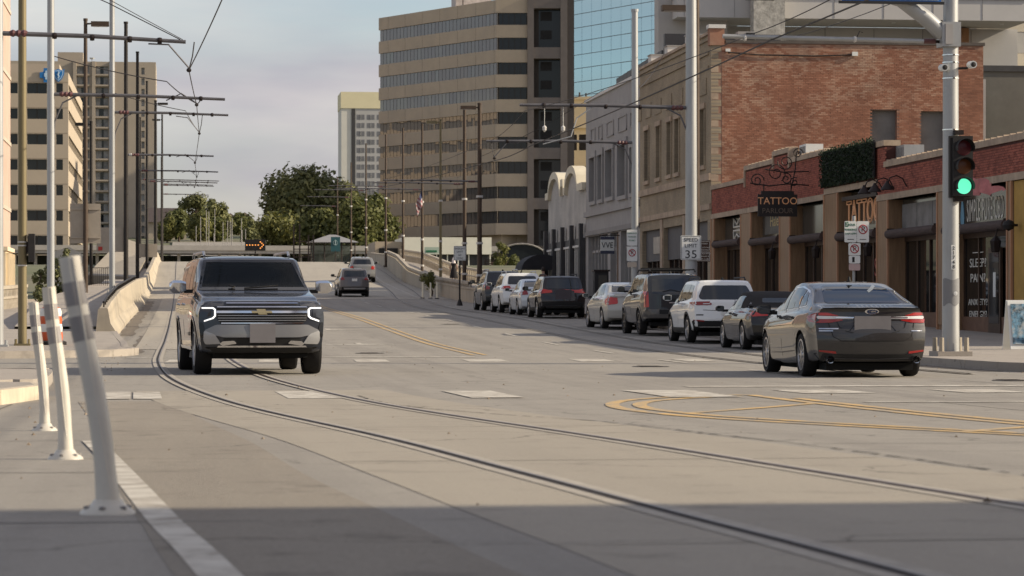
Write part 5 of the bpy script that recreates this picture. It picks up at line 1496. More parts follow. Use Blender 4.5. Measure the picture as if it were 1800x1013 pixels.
for k, (x, y, h, w, mt, lab) in enumerate([(3.6, 720, 12.0, 8.5, lm_dark, 'tallest dark tree on the far left hillside'), (8.0, 735, 11.0, 8.0, lm_dark, 'dark tree right of the tallest hillside tree'), (-.4, 705, 8.2, 6.5, lm_mid, 'mid green tree left on the far hillside'),
        (4.6, 690, 7.6, 6.2, lm_oliv, 'olive tree in front of the dark hillside trees'), (11.3, 745, 8.6, 5.5, lm_dark, 'rightmost dark tree of the far hillside row'), (8.6, 695, 6.4, 5.0, lm_mid, 'small green tree in front at the right of the hillside row'), (-3.2, 690, 6.2, 5.0, lm_oliv, 'small olive tree at the left foot of the hillside row')]):
    tree('hillside_tree', lab, x, y, g(y) - .4, h, w, mt, 2600, .5, 40 + k, 'trees on the far hillside')
for k, (x, y, h) in enumerate([(14.5, 900, 5), (17.8, 880, 6.0), (19.5, 905, 7)]):
    tree('distant_tree', ['left small distant tree above the arrow board', 'middle small distant tree above the arrow board', 'right small distant tree above the arrow board'][k], x, y, g(y) - .5, h, h * 1.1, lm_mid, 900, .6, 60 + k, 'distant trees by the road')
tree('conical_shrub', 'conical evergreen shrub right of the white pavilion', 31.4, 281, 5.0, 2.9, 1.7, lm_oliv, 1600, .13, 71, None, 12, .02)
tree('rounded_shrub', 'low rounded shrub beside the conical evergreen', 33.0, 282, 5.0, 1.5, 1.8, lm_mid, 900, .13, 72, None, 8, .02)
for k, (x, h) in enumerate([(-6.55, 2.1), (-6.0, 2.7), (-5.35, 3.2)]):
    tree('evergreen_shrub', ['shortest evergreen shrub behind the left balustrade', 'middle evergreen shrub behind the left balustrade', 'tallest evergreen shrub, nearest the silver pole'][k], x, 136, 1.0, h, 1.0, lm_dark, 900, .10, 80 + k, 'evergreen shrubs on the left', 10, .02)
tree('weed_shrub', 'scruffy green weed growing against the bridge wall', 14.75, 168, g(168), 1.5, 1.3, lm_oliv, 600, .09, 90, None, 7, .02)
# far settlement on the rise
for k in range(9):
    x = 12.2 + k * 1.5 + rnd.uniform(-.4, .4); y = 1020 + rnd.uniform(-40, 120); h = rnd.uniform(3, 5.5)
    hs_ = wroot('distant_house', (x, y, g(y)), 'small pale distant house on the rise, number %s from the left' % ['one', 'two', 'three', 'four', 'five', 'six', 'seven', 'eight', 'nine'][k], 'house', 'distant houses on the rise')
    MB().box(x - 1.6, x + 1.6, y, y + 6, g(y) - 1, g(y) + h).build('wall', [M('house_white', (.55, .52, .48), .8, var=.08), M('house_rose', (.42, .30, .26), .8, var=.08), M('house_grey', (.38, .37, .36), .8, var=.08)][k % 3], hs_)
    MB().prism([(x - 1.8, g(y) + h), (x + 1.8, g(y) + h), (x, g(y) + h + 1.3)], frX(y), -6, .2).build('roof', M('house_roof', (.2, .15, .13), .85, var=.1), hs_)
rfb = wroot('brown_roofed_hall', (-2.5, 760, 18), 'brown roofed hall half hidden behind the hillside trees', 'building')
MB().box(-8.5, 1.6, 770, 790, 15, 24.6).build('wall', m_ht, rfb)
MB().prism([(-9, 24.6), (2.2, 24.6), (.6, 28.4), (-9, 28.4)], frX(769), -20, 0).build('roof', M('hall_roof', (.16, .13, .13), .85, var=.1), rfb)
for k in range(5): MB().box(-6 + k * 1.4, -5.2 + k * 1.4, 769.8, 769.95, 21.5, 23.8).build('window', m_signwhite, rfb)

# ================================================================== VEHICLES
def paint(name, col, metal=.35, rough=.32):
    m = M('paint_' + name, col, .42, metal=metal * .3, var=.04, scale=1.5, coat=1.0, spec=.2); m.node_tree.nodes['Principled BSDF'].inputs['Coat Roughness'].default_value = .02; return m
m_tyre = M('tyre_rubber', (.016, .015, .015), .85, var=.2, scale=6)
m_rim = M('alloy_rim', (.42, .42, .43), .32, metal=.85, var=.05)
m_rimdk = M('dark_rim', (.06, .06, .065), .4, metal=.7, var=.1)
m_well = M('wheel_well', (.008, .008, .008), .95, var=.1)
m_plast = M('black_plastic', (.014, .0135, .0135), .62, var=.12, scale=4)
m_gloss = M('gloss_black', (.008, .008, .009), .15, var=0, coat=.3)
m_chrome = M('chrome', (.70, .70, .72), .12, metal=1.0, var=.03)
m_cglass = glass_mat('car_glass', (.010, .012, .014))
m_cglass.node_tree.nodes['Principled BSDF'].inputs['Specular IOR Level'].default_value = .8
m_wshield = glass_mat('windscreen_glass', (.012, .016, .020), trans=.86)
m_wshield.node_tree.nodes['Principled BSDF'].inputs['Specular IOR Level'].default_value = .9
m_red = M('tail_red', (.26, .014, .013), .18, var=.08, scale=8, coat=.8)
m_redb = M('tail_red_bright', (.36, .022, .018), .2, var=.05, coat=.8, emit=(1, .06, .03), estr=.03)
m_clear = M('lamp_clear', (.62, .62, .62), .15, var=.12, scale=9, coat=.8)
m_hlamp = M('headlamp_dark', (.10, .10, .105), .15, metal=.4, var=.3, scale=12, coat=.8)
m_drl = M('daylight_led', (.9, .9, .9), .3, var=0, emit=(1, .97, .92), estr=.75)
m_plate = M('plate_grey', (.17, .16, .165), .6, var=.06, scale=5)
m_seam = M('panel_seam', (.012, .011, .011), .8, var=0)
m_seat = M('seat_fabric', (.24, .21, .18), .85, var=.15)

def sm(pts, d=.07):
    """polyline with slightly rounded corners"""
    xs_ = [p[0] for p in pts]; zs_ = [p[1] for p in pts]
    offs = np.linspace(-d, d, 7)
    return lambda y: float(np.mean([np.interp(y + o, xs_, zs_) for o in offs]))
def smst(t): t = min(1, max(0, t)); return t * t * (3 - 2 * t)
def cr(pts, sub=3):
    P_ = [pts[0]] + pts + [pts[-1]]; o = []
    for i in range(1, len(P_) - 2):
        for j in range(sub):
            t = j / sub; a, b, c, d = P_[i - 1:i + 3]
            # mild tension keeps creases from overshooting
            o.append(tuple(b[k] + (c[k] - b[k]) * t + .35 * (t * (1 - t)) * ((b[k] - a[k]) * (1 - t) - (d[k] - c[k]) * t) for k in (0, 1)))
    o.append(pts[-1]); return o
def rounded(poly, r=.04, n=3):
    out_ = []; k = len(poly)
    for i in range(k):
        p, a, b = Vector(poly[i]), Vector(poly[i - 1]), Vector(poly[(i + 1) % k])
        la, lb_ = (a - p).length, (b - p).length; q = min(r, la * .45, lb_ * .45)
        s_, e = p + (a - p) / la * q, p + (b - p) / lb_ * q
        for j in range(n + 1):
            t = j / n; out_.append(tuple(s_ * (1 - t) ** 2 + p * 2 * t * (1 - t) + e * t * t))
    return out_
def inpoly(p, poly):
    c = False; j = len(poly) - 1
    for i in range(len(poly)):
        if (poly[i][1] > p[1]) != (poly[j][1] > p[1]) and p[0] < (poly[j][0] - poly[i][0]) * (p[1] - poly[i][1]) / (poly[j][1] - poly[i][1]) + poly[i][0]: c = not c
        j = i
    return c
def strip(path, w):
    """open polyline -> thin closed polygon"""
    L_, R_ = [], []
    for i, p in enumerate(path):
        a, b = path[max(0, i - 1)], path[min(len(path) - 1, i + 1)]
        tx, ty = b[0] - a[0], b[1] - a[1]; l = math.hypot(tx, ty) or 1
        L_.append((p[0] - ty / l * w / 2, p[1] + tx / l * w / 2)); R_.append((p[0] + ty / l * w / 2, p[1] - tx / l * w / 2))
    return L_ + R_[::-1]

class Car:
    def __init__(self, name, label, loc, yaw, spec, paintm):
        self.s = spec; self.p = paintm
        self.root = empty(name, loc, yaw, label, 'car')
        L, W = spec['L'], spec['W'] / 2
        top, belt = sm(spec['top'], spec.get('sm', .07)), sm(spec['belt']); bot = sm(spec['bot'], .12)
        plan = sm(spec['plan'], .15); roofw = spec['roof'] * W
        yfront, yrear = L / 2, -L / 2
        N = 66; rings = []
        for i in range(N):
            t = i / (N - 1); y = yrear + L * t
            zt, zb = top(y), bot(y); zbelt = min(belt(y), zt - .03); hw = plan(y) * W; gh = zt - zbelt
            k = smst(gh / .45); rw = hw * .90 * (1 - k) + roofw * k
            h = zbelt - zb
            pts = [(0, zb), (hw * .78, zb), (hw * .93, zb + .025), (hw * .965, zb + .13), (hw * .985, zb + .42 * h), (hw * 1.0, zb + .66 * h), (hw * .995, zb + .84 * h), (hw * .955, zbelt),
                   (hw * .93 * (1 - .12 * k) + rw * .12 * k, zbelt + .10 * gh), ((hw * .93 + rw) / 2, zbelt + .52 * gh), (rw, zbelt + .86 * gh), (rw * .93, zbelt + .955 * gh), (rw * .62, zbelt + .99 * gh), (0, zt)]
            rings.append((y, cr(pts)))
        def warp(x, y, z):
            q = abs(x) / W
            tr = 1 - smst((y - yrear) / spec.get('rlen', .8)); tf = 1 - smst((yfront - y) / spec.get('flen', .8))
            y += tr * (lin(z, spec['rear']) + spec.get('rk', .22) * q ** 3) - tf * (lin(z, spec['front']) + spec.get('fk', .25) * q ** 3)
            return (x, y, z)
        mb = MB(); m = len(rings[0][1]); full = 2 * m - 2
        for y, rg in rings:
            for (x, z) in rg: mb.v.append(warp(x, y, z))
            for (x, z) in rg[-2:0:-1]: mb.v.append(warp(-x, y, z))
        for i in range(N - 1):
            for j in range(full):
                j2 = (j + 1) % full; mb.f.append((i * full + j, i * full + j2, (i + 1) * full + j2, (i + 1) * full + j)); mb.mi.append(0)
        for (yi, rg, base) in ((rings[0][0], rings[0][1], 0), (rings[-1][0], rings[-1][1], (N - 1) * full)):
            C = 12; prev = None
            for j in range(m):
                x, z = rg[j]
                left = base + ((full - j) % full); right = base + j
                if x < 1e-6: row = [right] * (C + 1)
                else:
                    row = [left]
                    for c in range(1, C):
                        mb.v.append(warp(-x + 2 * x * c / C, yi, z)); row.append(len(mb.v) - 1)
                    row.append(right)
                if prev:
                    for c in range(C):
                        f = []
                        for q in (prev[c], prev[c + 1], row[c + 1], row[c]):
                            if q not in f: f.append(q)
                        if len(f) > 2: mb.f.append(tuple(f)); mb.mi.append(0)
                prev = row
        me = bpy.data.meshes.new('body'); me.from_pydata(mb.v, [], mb.f)
        bm = bmesh.new(); bm.from_mesh(me); bmesh.ops.remove_doubles(bm, verts=bm.verts, dist=1e-5); bmesh.ops.recalc_face_normals(bm, faces=bm.faces); bm.to_mesh(me); bm.free()
        body = bpy.data.objects.new('body', me); COL.objects.link(body)
        self.bvh0 = None
        bm = bmesh.new(); bm.from_mesh(me); self.bvh = BVHTree.FromBMesh(bm); bm.free()
        # wheel arches
        r = spec['wr']; ra = r + spec.get('arch', .055); self.ra = ra
        cut = MB()
        for ya in (spec['ya_f'], spec['ya_r']):
            for s_ in (-1, 1):
                o = len(cut.v); n = 28
                for xx in (s_ * (W - .42), s_ * (W + .3)):
                    for k in range(n): cut.v.append((xx, ya + ra * math.cos(2 * math.pi * k / n), r + ra * math.sin(2 * math.pi * k / n)))
                for k in range(n): cut.f.append((o + k, o + (k + 1) % n, o + n + (k + 1) % n, o + n + k)); cut.mi.append(0)
                cut.f.append(tuple(o + k for k in range(n))); cut.f.append(tuple(o + n + k for k in range(n))); cut.mi += [0, 0]
        co = cut.build('cutter', m_well)
        md = body.modifiers.new('b', 'BOOLEAN'); md.object = co; md.operation = 'DIFFERENCE'; md.solver = 'EXACT'
        dg = bpy.context.evaluated_depsgraph_get(); dg.update()
        me2 = bpy.data.meshes.new_from_object(body.evaluated_get(dg)); body.modifiers.clear(); body.data = me2; me2.name = 'body'
        bpy.data.objects.remove(co)
        me2.materials.clear(); me2.materials.append(paintm); me2.materials.append(m_well); me2.materials.append(m_plast)
        bm = bmesh.new(); bm.from_mesh(me2)
        kill = []
        for f in bm.faces:
            c = f.calc_center_median(); f.material_index = 0
            for ya in (spec['ya_f'], spec['ya_r']):
                if math.hypot(c.y - ya, c.z - r) < ra + .004: f.material_index = 1
            if c.z < bot(c.y) + .004 and f.normal.z < -.5: f.material_index = 1
            f.smooth = True
            for poly in spec.get('cuts', []):
                if c.y > 0 and f.normal.y > .25 and inpoly((c.x, c.z), poly): kill.append(f)
        if kill: bmesh.ops.delete(bm, geom=list(set(kill)), context='FACES')
        for e in bm.edges:
            if len(e.link_faces) == 2 and e.calc_face_angle(0) > R(48): e.smooth = False
        bm.to_mesh(me2); bm.free()
        body.parent = self.root; self.body = body
        for ya in (spec['ya_f'], spec['ya_r']):
            for s_ in (-1, 1): self.wheel(s_, ya)
        # floor pan and axles close the view under the car
        MB().box(-W * .72, W * .72, yrear + .25, yfront - .3, spec['bot'][len(spec['bot']) // 2][1] - .06, spec['bot'][len(spec['bot']) // 2][1] + .05).build('floor_pan', m_well, self.root)
        for ya in (spec['ya_f'], spec['ya_r']): MB().tube([(-W * .7, ya, r * .9), (W * .7, ya, r * .9)], .06, 8).build('axle', m_well, self.root)
    def wheel(self, s_, ya):
        sp = self.s; r = sp['wr']; W = sp['W'] / 2; tw_ = sp.get('tw', .225); xo = s_ * (W - .025)
        w = empty('wheel', (xo, ya, r)); w.parent = self.root
        x1 = -s_ * tw_; rr = r * sp.get('rimr', .70)
        pr = [(rr, 0.012), (r - .02, 0.0), (r - .004, .03), (r, .05), (r, tw_ - .04), (r - .02, tw_ - .01), (rr, tw_)]
        MB().lathe([(a, -s_ * b) for a, b in pr], axis='X', n=30).build('tyre', m_tyre, w, smooth=True, sharp=60)
        rm = sp.get('rim', m_rim)
        q = MB(); q.lathe([(rr + .003, -s_ * .006), (rr - .025, -s_ * .002), (rr - .03, -s_ * .03), (rr - .035, -s_ * tw_)], axis='X', n=30)
        ns = sp.get('spokes', 5)
        for k in range(ns):
            a = 2 * math.pi * k / ns; d = Vector((0, math.cos(a), math.sin(a))); e = Vector((0, -math.sin(a), math.cos(a)))
            q.obox(Vector((-s_ * .03, 0, 0)) + d * rr * .52, (.015, 0, 0), d * rr * .46, e * rr * sp.get('spw', .10))
        q.lathe([(0, -s_ * .004), (.06, -s_ * .008), (.085, -s_ * .04)], axis='X', n=14)
        q.build('rim', rm, w, smooth=True, sharp=35)
        MB().lathe([(0, -s_ * .07), (rr * .97, -s_ * .075)], axis='X', n=20).build('brake_disc', m_well, w)
    def patch(self, poly, view, mat, name, off=.006, parent=None, res=.07, rnd_=0, thick=.012):
        if rnd_: poly = rounded(poly, rnd_)
        b = []
        for i in range(len(poly)):
            p, q = poly[i], poly[(i + 1) % len(poly)]; n = max(1, int(math.hypot(q[0] - p[0], q[1] - p[1]) / res))
            b += [(p[0] + (q[0] - p[0]) * k / n, p[1] + (q[1] - p[1]) * k / n) for k in range(n)]
        us_, vs_ = [p[0] for p in b], [p[1] for p in b]; inner = []
        for u in np.arange(min(us_) + res / 2, max(us_), res):
            for v in np.arange(min(vs_) + res / 2, max(vs_), res):
                if inpoly((u, v), b) and min((u - p[0]) ** 2 + (v - p[1]) ** 2 for p in b) > (res * .4) ** 2: inner.append((u, v))
        n = len(b)
        r = delaunay_2d_cdt([Vector(p) for p in b + inner], [(i, (i + 1) % n) for i in range(n)], [], 1, 1e-5)
        V_ = []
        for p in r[0]:
            u, v = p
            o, d = {'R': ((4, u, v), (-1, 0, 0)), 'L': ((-4, u, v), (1, 0, 0)), 'F': ((u, 6, v), (0, -1, 0)), 'B': ((u, -6, v), (0, 1, 0)), 'T': ((u, v, 4), (0, 0, -1))}[view]
            h = self.bvh.ray_cast(Vector(o), Vector(d))
            if h[0] is None: h = self.bvh.find_nearest(Vector(o) + Vector(d) * (4 if view in 'RLT' else 6 - abs(self.s['L'] / 2)))
            nn = h[1]
            if nn.dot(Vector(d)) > 0: nn = -nn
            V_.append((h[0], nn))
        bnd = set(); ec = {}
        for f in r[2]:
            for i in range(3):
                e = tuple(sorted((f[i], f[(i + 1) % 3]))); ec[e] = ec.get(e, 0) + 1
        k = len(V_); mb = MB()
        mb.v = [tuple(p + nn * off) for p, nn in V_] + [tuple(p - nn * thick) for p, nn in V_]
        for f in r[2]: mb.f.append(tuple(f)); mb.mi.append(0)
        for (a, c), ct in ec.items():
            if ct == 1: mb.f.append((a, c, k + c, k + a)); mb.mi.append(0)
        bm = bmesh.new(); vs2 = [bm.verts.new(v) for v in mb.v]
        for f in mb.f:
            try: bm.faces.new([vs2[i] for i in f])
            except ValueError: pass
        bmesh.ops.recalc_face_normals(bm, faces=bm.faces)
        for v in [v for v in bm.verts if not v.link_faces]: bm.verts.remove(v)
        bd = {'R': Vector((1, 0, 0)), 'L': Vector((-1, 0, 0)), 'F': Vector((0, 1, 0)), 'B': Vector((0, -1, 0)), 'T': Vector((0, 0, 1))}[view]
        fl = sum(1 if f.normal.dot(bd) > 0 else -1 for f in bm.faces if len(f.verts) == 3)
        if fl < 0: bmesh.ops.reverse_faces(bm, faces=bm.faces)
        for f in bm.faces: f.smooth = True
        for e in bm.edges:
            if len(e.link_faces) == 2 and e.calc_face_angle(0) > R(50): e.smooth = False
        me = bpy.data.meshes.new(name); bm.to_mesh(me); bm.free(); me.materials.append(mat)
        o = bpy.data.objects.new(name, me); COL.objects.link(o); o.parent = parent or self.root
        return o
    def both(self, poly, mat, name, **k):
        return [self.patch(poly, v, mat, name, **k) for v in 'LR']
    def mir(self, poly, view, mat, name, **k):
        return [self.patch(poly, view, mat, name, **k), self.patch([(-u, v) for u, v in poly[::-1]], view, mat, name, **k)]
    def arch_trim(self, w, mat, z0=.2):
        r = self.s['wr']
        for ya in (self.s['ya_f'], self.s['ya_r']):
            a0 = math.asin(max(-.95, (z0 - r) / (self.ra + w / 2)))
            ang = np.linspace(a0, math.pi - a0, 18)
            pl = [(ya + (self.ra + w) * math.cos(a), r + (self.ra + w) * math.sin(a)) for a in ang] + [(ya + (self.ra + .004) * math.cos(a), r + (self.ra + .004) * math.sin(a)) for a in ang[::-1]]
            self.both(pl, mat, 'wheel_arch_trim', off=.012)
    def mirrors(self, y, z, mat, w=.22, h=.15, capmat=None):
        W = self.s['W'] / 2
        for s_ in (-1, 1):
            e = empty('door_mirror', (s_ * (W - .03), y, z)); e.parent = self.root
            q = MB(); hw, hh = w / 2, h / 2
            pr = [(.0, -.055), (.30, -.075), (.75, -.06), (1, .0), (.75, .055), (.3, .06), (0, .05)]
            c0 = s_ * .06
            vs = []
            for (t, sc) in ((0, .78), (.25, 1), (.75, 1), (1, .62)):
                xx = c0 + s_ * w * t
                vs += [(xx, -.07 * sc, -hh * sc), (xx, .07 * sc, -hh * .75 * sc), (xx, .085 * sc, hh * .6 * sc), (xx, -.07 * sc, hh * sc)]
            fs = [(0, 1, 2, 3), (12, 15, 14, 13)]
            for k in range(3):
                for j in range(4): fs.append((k * 4 + j, k * 4 + (j + 1) % 4, k * 4 + 4 + (j + 1) % 4, k * 4 + 4 + j))
            q.add(vs, fs); o = q.build('mirror_shell', capmat or mat, e, smooth=True, sharp=70)
            MB().obox((s_ * .02, 0, -hh * .7), (.07, 0, 0), (0, .035, 0), (0, 0, .03)).build('mirror_arm', m_plast, e)
            MB().obox((c0 + s_ * w * .5, -.071, 0), (w * .40, 0, 0), (0, .003, 0), (0, 0, hh * .78)).build('mirror_glass', m_cglass, e)
    def rails(self, x, y0, y1, z, mat):
        for s_ in (-1, 1): MB().tube([(s_ * x, y0, z - .07), (s_ * x, y0 + .12, z), (s_ * x, y1 - .15, z), (s_ * x, y1, z - .07)], .022, 6).build('roof_rail', mat, self.root)
    def plate(self, view, z, w=.33, h=.17, mat=None):
        s_ = -1 if view == 'B' else 1
        hit = self.bvh.ray_cast(Vector((0, s_ * 6, z)), Vector((0, -s_, 0)))[0]
        y = hit.y + s_ * .02
        MB().box(-w / 2, w / 2, y - .012, y + .012, z - h / 2, z + h / 2).build('licence_plate', mat or m_plate, self.root)
    def handles(self, ys_, z, mat):
        for y in ys_: self.both([(y - .1, z - .018), (y + .1, z - .018), (y + .1, z + .018), (y - .1, z + .018)], mat, 'door_handle', off=.03, rnd_=.015)
    def seams(self, paths, w=.010):
        for p in paths: self.both(strip(p, w), m_seam, 'door_seam', off=.002, res=.2)

# ---------------- big oncoming SUV
def big_suv():
    L = 5.73
    wsh = [(-.88, 1.345), (.88, 1.345), (.73, 1.845), (-.73, 1.845)]
    sp = dict(L=L, W=2.06, roof=.80, wr=.405, tw=.275, rimr=.68, ya_f=1.90, ya_r=-1.50, spokes=6, spw=.13, arch=.07, rlen=.9, flen=.55, fk=.17, rk=.15, sm=.06,
              top=[(-2.87, 1.83), (-2.5, 1.885), (-1.0, 1.925), (.2, 1.915), (.52, 1.88), (1.32, 1.375), (1.42, 1.335), (2.2, 1.255), (2.6, 1.20), (2.87, 1.15)],
              belt=[(-2.87, 1.24), (0, 1.22), (1.3, 1.235), (1.6, 1.20), (2.87, 1.09)], bot=[(-2.87, .44), (-2.2, .36), (0, .33), (2.2, .33), (2.6, .34), (2.87, .37)],
              plan=[(-2.87, .90), (-2.3, .985), (-1, 1.0), (1.9, 1.0), (2.4, .985), (2.87, .955)],
              rear=[(.3, .08), (.6, .0), (1.0, .02), (1.3, .08), (1.9, .34)], front=[(.3, .16), (.42, .06), (.6, .0), (.8, .015), (1.0, .03), (1.12, .06), (1.25, .22)],
              cuts=[[(-.82, 1.385), (.82, 1.385), (.68, 1.81), (-.68, 1.81)]])
    pm = paint('slate_blue', (.018, .022, .032), .45, .3)
    c = Car('suv_car', 'large dark slate oncoming SUV with chrome grille and lit corner lamps', (1.08, 47.6, g(46.5) + .002), R(180 + 4.0), sp, pm)
    f = c.patch
    # windscreen: black border, then glass over the open cabin
    f(wsh, 'F', m_wshield, 'windscreen', off=.004, rnd_=.07, res=.09)
    for pl in ([(-.88, 1.34), (.88, 1.34), (.87, 1.39), (-.87, 1.39)], [(-.745, 1.80), (.745, 1.80), (.73, 1.845), (-.73, 1.845)], [(-.89, 1.345), (-.84, 1.36), (-.69, 1.835), (-.74, 1.845)], [(.89, 1.345), (.74, 1.845), (.69, 1.835), (.84, 1.36)]):
        f(pl, 'F', m_gloss, 'windscreen_border', off=.007)
    for s_ in (-1, 1):
        MB().tube([(s_ * .1 + .25, 1.40, 1.375), (s_ * .25 + .05, 1.36, 1.40), (s_ * .4 + .0, 1.33, 1.42)], .014, 5).build('wiper', m_plast, c.root)
    # cabin
    MB().box(-.86, .86, -2.3, 1.25, .62, .70).build('cabin_floor', m_well, c.root)
    MB().box(-.80, .80, .78, 1.28, .70, 1.30).build('dashboard', m_plast, c.root)
    MB().box(-.84, .84, -2.5, -2.4, .7, 1.75).build('cabin_rear', m_well, c.root)
    MB().box(-.70, .70, -2.0, .38, 1.78, 1.80).build('headliner', m_seat, c.root)
    for s_ in (-1, 1):
        q = MB(); q.box(s_ * .42 - .26, s_ * .42 + .26, -.62, -.44, .75, 1.40); q.box(s_ * .42 - .14, s_ * .42 + .14, -.60, -.48, 1.42, 1.62); q.box(s_ * .42 - .26, s_ * .42 + .26, -.5, .1, .7, .9)
        q.build('front_seat', m_seat, c.root)
        MB().box(s_ * .84 - .02, s_ * .84 + .02, -2.3, .9, .7, 1.25).build('door_card', m_well, c.root)
    MB().lathe([(.17, -.015), (.19, 0), (.17, .015), (.15, 0), (.17, -.015)], (-.42, .62, 1.22), axis='Y', n=18).build('steering_wheel', m_plast, c.root)
    # upper bonnet slot and twin headlamps
    f([(-.56, 1.10), (.56, 1.10), (.58, 1.155), (-.58, 1.155)], 'F', m_plast, 'upper_grille_slot', off=.006)
    f(strip([(-.56, 1.125), (.56, 1.125)], .014), 'F', m_chrome, 'grille_bar', off=.014)
    c.mir([(.60, 1.085), (.90, 1.075), (.93, 1.15), (.60, 1.16)], 'F', m_hlamp, 'headlight', off=.01, rnd_=.02)
    # grille
    gr = f([(-.64, .80), (.64, .80), (.71, .88), (.71, 1.078), (-.71, 1.078), (-.71, .88)], 'F', m_plast, 'grille', off=.008, rnd_=.05)
    for z, w, h, mt in ((1.066, .70, .014, m_chrome), (.990, .71, .034, m_chrome), (.935, .69, .009, m_rim), (.895, .69, .009, m_rim), (.857, .68, .009, m_rim), (.815, .64, .016, m_chrome)):
        f(strip([(-w, z), (0, z), (w, z)], h), 'F', mt, 'grille_bar', off=.026 if h < .03 else .032, parent=gr, res=.12)
    # bow-tie emblem, gold
    f([(-.10, .965), (-.03, .965), (-.045, .945), (.055, .945), (.075, .965), (.15, .965), (.165, 1.0), (.095, 1.0), (.11, 1.02), (-.01, 1.02), (-.03, 1.0), (-.085, 1.0)][::1] if False else
      [(-.155, .972), (-.06, .972), (-.075, .948), (.06, .948), (.075, .972), (.16, .972), (.175, 1.002), (.08, 1.002), (.095, 1.026), (-.04, 1.026), (-.055, 1.002), (-.14, 1.002)], 'F', M('emblem_gold', (.50, .40, .22), .32, metal=.9, var=.08), 'emblem', off=.045, parent=gr)
    # lit C-shaped lamps
    for s_ in (-1, 1):
        pl = [(s_ * u, z) for u, z in ((.935, 1.062), (.76, 1.062), (.722, 1.032), (.722, .925), (.76, .885), (.90, .838), (.90, .858), (.775, .902), (.746, .932), (.746, 1.022), (.775, 1.042), (.935, 1.042))]
        f(pl if s_ > 0 else pl[::-1], 'F', m_drl, 'daytime_lamp', off=.018, res=.05)
        pl = [(s_ * u, z) for u, z in ((.80, .93), (.94, .885), (.945, 1.03), (.80, 1.03))]
        f(pl if s_ > 0 else pl[::-1], 'F', pm, 'lamp_panel', off=.008)
        pl = [(s_ * u, z) for u, z in ((.90, .58), (.965, .60), (.97, .83), (.93, .83), (.90, .76))]
        f(pl if s_ > 0 else pl[::-1], 'F', m_gloss, 'bumper_vent', off=.009, rnd_=.02)
    # bumper: sculpted silver-grey step with plate, lower chrome lip and skid
    f([(-.72, .79), (.72, .79), (.90, .70), (.88, .64), (.58, .60), (-.58, .60), (-.88, .64), (-.90, .70)], 'F', paint('slate_mid', (.19, .192, .20), .9, .32), 'bumper_step', off=.022, rnd_=.03)
    f([(-.55, .47), (.55, .47), (.62, .585), (-.62, .585)], 'F', m_plast, 'lower_intake', off=.012, rnd_=.03)
    c.mir([(.40, .505), (.62, .47), (.66, .50), (.62, .54), (.44, .55)], 'F', m_chrome, 'tow_hook_trim', off=.03, rnd_=.015)
    f([(-.70, .445), (.70, .445), (.68, .472), (-.68, .472)], 'F', m_chrome, 'bumper_lip', off=.03)
    f([(-.86, .33), (.86, .33), (.88, .44), (-.88, .44)], 'F', m_plast, 'air_dam', off=.012)
    c.mir([(.64, .50), (.88, .49), (.91, .56), (.90, .70), (.74, .64)], 'F', paint('slate_lit', (.34, .34, .345), .9, .32), 'bumper_corner', off=.026, rnd_=.03)  # body paint lightened here: sunlight on the angled corners put into the colour
    c.plate('F', .66, .40, .30)
    # flanks
    c.both([(-2.45, 1.30), (-1.25, 1.28), (-1.25, 1.74), (-2.2, 1.74)], m_cglass, 'side_window', rnd_=.05)
    c.both([(-1.18, 1.28), (-.12, 1.27), (-.12, 1.76), (-1.18, 1.75)], m_cglass, 'side_window', rnd_=.04)
    c.both([(-.05, 1.27), (1.05, 1.28), (.98, 1.38), (.42, 1.74), (-.05, 1.76)], m_cglass, 'side_window', rnd_=.04)
    c.seams([[(-1.22, .45), (-1.22, 1.28)], [(-.08, .42), (-.08, 1.27)], [(1.12, .45), (1.12, 1.2)]])
    c.arch_trim(.05, m_gloss); c.handles((-.35, -1.45), 1.12, m_chrome)
    c.both(strip([(-1.0, .42), (0, .42), (1.3, .42)], .05), m_chrome, 'sill_strip', off=.02)
    c.both([(-1.3, .27), (1.4, .27), (1.4, .34), (-1.3, .34)], m_plast, 'running_board', off=.10)
    c.mirrors(.98, 1.40, pm, .27, .21, m_chrome); c.rails(.70, -2.2, .2, 1.985, m_rim)
    return c
suv = big_suv()

